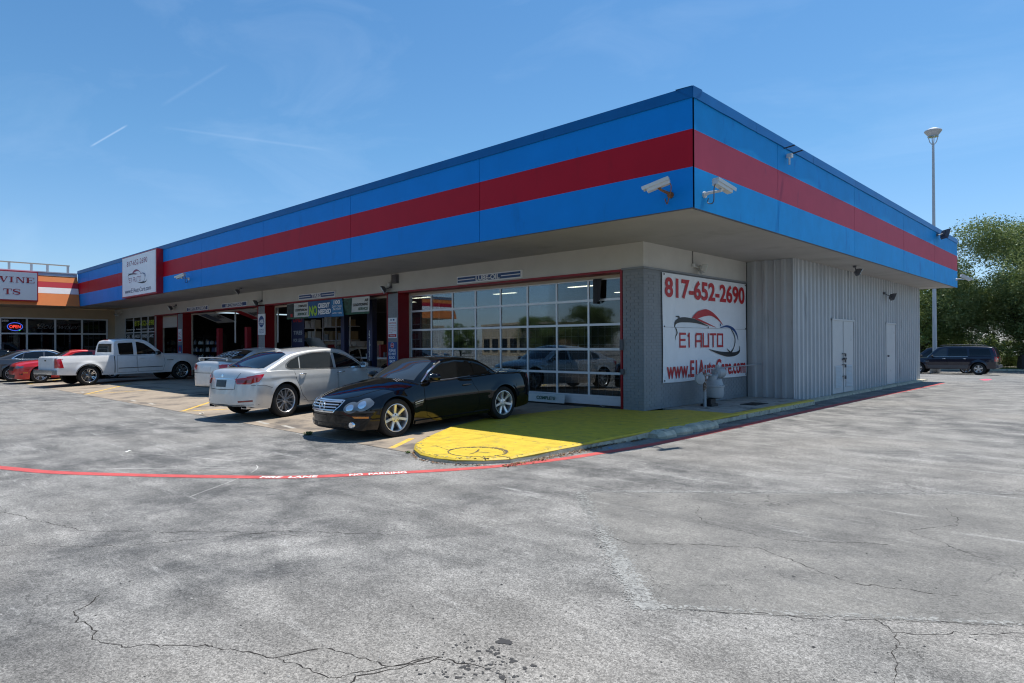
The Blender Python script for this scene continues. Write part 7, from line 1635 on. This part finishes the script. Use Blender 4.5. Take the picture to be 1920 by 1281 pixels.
# across the road, seen only as reflections in the glazed door and the cars
for i, (x, y, s_, ms) in enumerate(((-44, -56, .55, TA), (-50.5, -53.5, .45, TA), (-58, -46, .5, TB_), (-66, -42, .55, TB_), (-12, -52, .8, TA), (10, -55, .9, TA), (30, -45, .9, TA), (45, -20, .9, TA))):
    tree(ms, (x, y, ZA), i*1.3, s_, ['tree mirrored as the large one in the right panes of the glazed door', 'tree mirrored beside the large one in the glazed door', 'pale tree mirrored in the middle panes of the glazed door', 'pale tree mirrored at the left of the glazed door', 'tree across the road beyond the left of the lot', 'tree across the road straight behind the camera', 'tree across the road behind the camera to the right', 'tree at the far right side of the lot'][i], 'trees across the road')
M_STU = pmat('pale_tan_wall', (.55, .42, .28), rough=.85, var=.05); M_STW = pmat('pale_white_wall', (.6, .58, .54), rough=.85, var=.05)
def shed(x, y, w, d, h, rot, mt, label, sign=None):
    t = thing('retail_building', label, 'building', (x, y, ZA), rot); 
    def lp(nm, g, m_): return link(nm, g.mesh(nm, m_), t)
    g = MB(); g.box(-w/2, w/2, -d/2, d/2, 0, h); lp('wall', g, mt); g = MB(); g.box(-w/2-.1, w/2+.1, -d/2-.1, d/2+.1, h, h+.3); lp('parapet', g, M_STU)
    for k in range(int(w/3)): g = MB(); x0 = -w/2+.8+3*k; g.box(x0, x0+2.0, d/2, d/2+.06, .6, 2.4); lp('window', g, M_GLASS)
    if sign: g = MB(); g.box(-1.2, 1.2, d/2+.0, d/2+.2, h-1.1, h-.3); lp('sign_board', g, sign)
shed(-56, -58, 15, 9, 4.3, radians(20), M_STU, 'tan shop building across the road mirrored in the glazed door'); shed(-74, -50, 13, 9, 4.1, radians(35), M_STW, 'white shop building across the road mirrored in the glazed door'); shed(-30, -68, 12, 10, 5.4, radians(5), M_STU, 'taller tan building across the road mirrored in the glazed door'); shed(-90, -38, 12, 9, 4.3, radians(45), M_STU, 'tan building at the far left across the road'); shed(20, -75, 30, 10, 5, 0, M_STW, 'long white building behind the camera')
# strip of grass, kerb and pale wall at the back right
g = MB(); g.add([(-60, 50, ZG+.02), (60, 50, ZG+.02), (60, 110, ZG+.02), (-60, 110, ZG+.02)], [(0, 1, 2, 3)]); struct('grass_ground', g, pmat('dry_grass', (.13, .15, .05), rough=.95, var=.5, vscale=3, bump=.6, bscale=30, dark=(.20, .14, .09), dscale=.8, dth=.5))
g = MB(); g.box(-60, 60, 49.75, 50.0, ZG-.1, ZG+.14); struct('far_kerb', g, M_KERB)
g = MB(); g.box(-60, 60, 58, 59.6, ZG, ZG+.06); struct('far_path', g, pmat('pale_path', (.42, .40, .36), rough=.9))
r = random.Random(31); g = MB()
for k in range(5200):
    x = r.uniform(-12, 22); y = 50.2+r.random()**1.5*16; h = r.uniform(.06, .22); a = r.uniform(0, 6.28); w = .03; g.add([(x-cos(a)*w, y-sin(a)*w, ZG+.02), (x+cos(a)*w, y+sin(a)*w, ZG+.02), (x+r.gauss(0, .05), y+r.gauss(0, .05), ZG+.02+h)], [(0, 1, 2)])
o = struct('grass_tufts', g, pmat('grass_blade', (.16, .20, .06), rough=.9, var=.4, vscale=4)); o['kind'] = 'stuff'; o['label'] = 'rough grass growing under the trees behind the lot'
for i, (x, y, sc) in enumerate(((-8.5, 60, .55), (-3.9, 57.5, .45), (-.9, 60, .42), (5.4, 62, .5), (9.5, 60, .5))):
    tree(TB_, (x, y, ZG-.8), i*2.1, sc, ['low bright shrub at the left under the trees behind the lot', 'low bright shrub behind the lamp post', 'low bright shrub directly behind the roof of the SUV', 'low bright shrub between the big trunk and the right edge', 'low bright shrub beyond the right edge'][i], 'shrubs under the trees')
g = MB()
for k in range(5): pass
for k, x in enumerate((-1.1, 1.6, 4.4, 7.2)):
    g = MB(); g.cyl((x, 50.6, ZG), (x, 50.6, ZG+1.15), .07, n=10); g.cyl((x, 50.6, ZG+1.15), (x, 50.6, ZG+1.22), .085, n=10); solo('bollard', g, M_BLK, ['dark post behind the lamp post and the SUV', 'dark post hidden behind the back of the SUV', 'dark post left of the big tree trunk', 'dark post right of the big tree trunk'][k], 'post', (x, 50.6, ZG), group='posts along the grass edge')
# lamp post
px_, py_ = -2.2, 40.4; zl = -.66; t = thing('street_lamp', 'tall grey parking lot lamp post behind the building with a single head', 'lamp post', (px_, py_, zl))
g = MB(); g.cyl((px_, py_, zl), (px_, py_, 15.1), .14, .075, n=12); part('pole', g, M_CORR, t, smooth=40)
g = MB(); g.cyl((px_, py_, zl), (px_, py_, zl+.7), .32, n=16); part('base', g, M_CONC2, t, smooth=40)
g = MB()
for a in range(4): q_ = a*pi/2+.4; g.tube([(px_, py_, 15.0), (px_+.2*cos(q_), py_+.2*sin(q_), 15.25), (px_+.3*cos(q_), py_+.3*sin(q_), 15.65)], .03, 6)
part('fork', g, M_CORR, t)
g = MB(); g.lathe([(0, 15.62), (.30, 15.66), (.54, 15.98), (.52, 16.04), (.22, 16.2), (0, 16.22)], (px_, py_, 0), n=20); part('lamp_head', g, M_CORR, t, smooth=40)
g = MB(); g.lathe([(0, 15.60), (.34, 15.605), (.34, 15.615), (0, 15.615)], (px_, py_, 0), n=20); part('lens', g, M_LENS2, t)

# ------------------------------------------------------------------ vehicles
def mid_from(wheel, heading, side, sp, axle='R'):
    d = Vector((cos(heading), sin(heading))); lf = Vector((-d.y, d.x)); hw = sp['W']*.99*(sp.get('scale', (1, 1, 1))[1]); xw = (sp['xr'] if axle == 'R' else sp['xf'])*(sp.get('scale', (1, 1, 1))[0])
    return Vector(wheel)-lf*hw*side-d*xw
make_car('convertible_car', 'black two door hardtop convertible parked nose out beside the yellow platform', 'car', ROADSTER, mid_from((-1.27, -5.60), radians(-90.5), 1, ROADSTER, 'F'), radians(-90.5), -.048, .032)
SALOON['scale'] = (.93, .93, 1.0)
make_car('sedan_car', 'silver luxury sedan seen from behind next to the black convertible', 'car', SALOON, mid_from((-5.55, -5.36), radians(101), -1, SALOON), radians(101), -.045, -.022)
make_car('sedan_car', 'pale silver sedan with boot spoiler and white writing on its rear window', 'car', SPOILER, (-13.2, -2.05), radians(107), -.02, -.01)
make_car('pickup_truck', 'white pickup truck with chrome wheels parked facing the far bays', 'truck', PICKUP, mid_from((-22.20, -5.0), radians(97), -1, PICKUP), radians(97), -.03, -.018)
make_car('coupe_car', 'bright red coupe facing out behind the white pickup', 'car', MUSCLE, (-27.2, -4.45), radians(-90), -.05, .02)
make_car('sedan_car', 'dark grey sedan with chrome window line left of the red coupe', 'car', COUPEY, (-29.85, -5.0), radians(90), -.05, -.02)
make_car('sedan_car', 'black sedan cut off by the left edge of the photo', 'car', DARKCAR, (-33.4, -6.2), radians(90), -.05, -.02)
make_car('suv_car', 'dark navy SUV parked behind the building on the right', 'SUV', SUV, mid_from((.66, 37.5), radians(180), 1, SUV), radians(180), -.61)
make_car('pickup_truck', 'dark pickup truck mostly hidden behind the navy SUV', 'truck', PICKUP2, (-2.35, 42.0), radians(180), -.70)
# cars inside the tyre bay
make_car('sedan_car', 'black sedan standing inside the right side of the open tyre bay', 'car', DARKCAR, (-11.2, 3.6), radians(-90), 0)
def bonnet_up(c, root, add):
    mb = MB(); vs = []; n = 10
    for i in range(n+1):
        u = i/n
        for j in range(9):
            v = -1+2*j/8; x = 1.05+.95*u*.62; z = 1.0+1.0*u*.78+.05*sin(pi*u)*(1-v*v); vs.append((x, v*(.72-.10*u), z-.04*v*v))
    mb.add(vs, [(i*9+j, (i+1)*9+j, (i+1)*9+j+1, i*9+j+1) for i in range(n) for j in range(8)]); add('raised_bonnet', mb, c.s['paint'])
HOODUP = saloon_spec(P_WSILV, extra=bonnet_up)
make_car('sedan_car', 'pale silver sedan with its bonnet raised inside the tyre bay', 'car', HOODUP, (-16.2, 2.9), radians(-90), 0)
make_car('sedan_car', 'dark sedan under the alignment board inside the far bay', 'car', DARKCAR, (-20.8, 3.4), radians(90), 0)
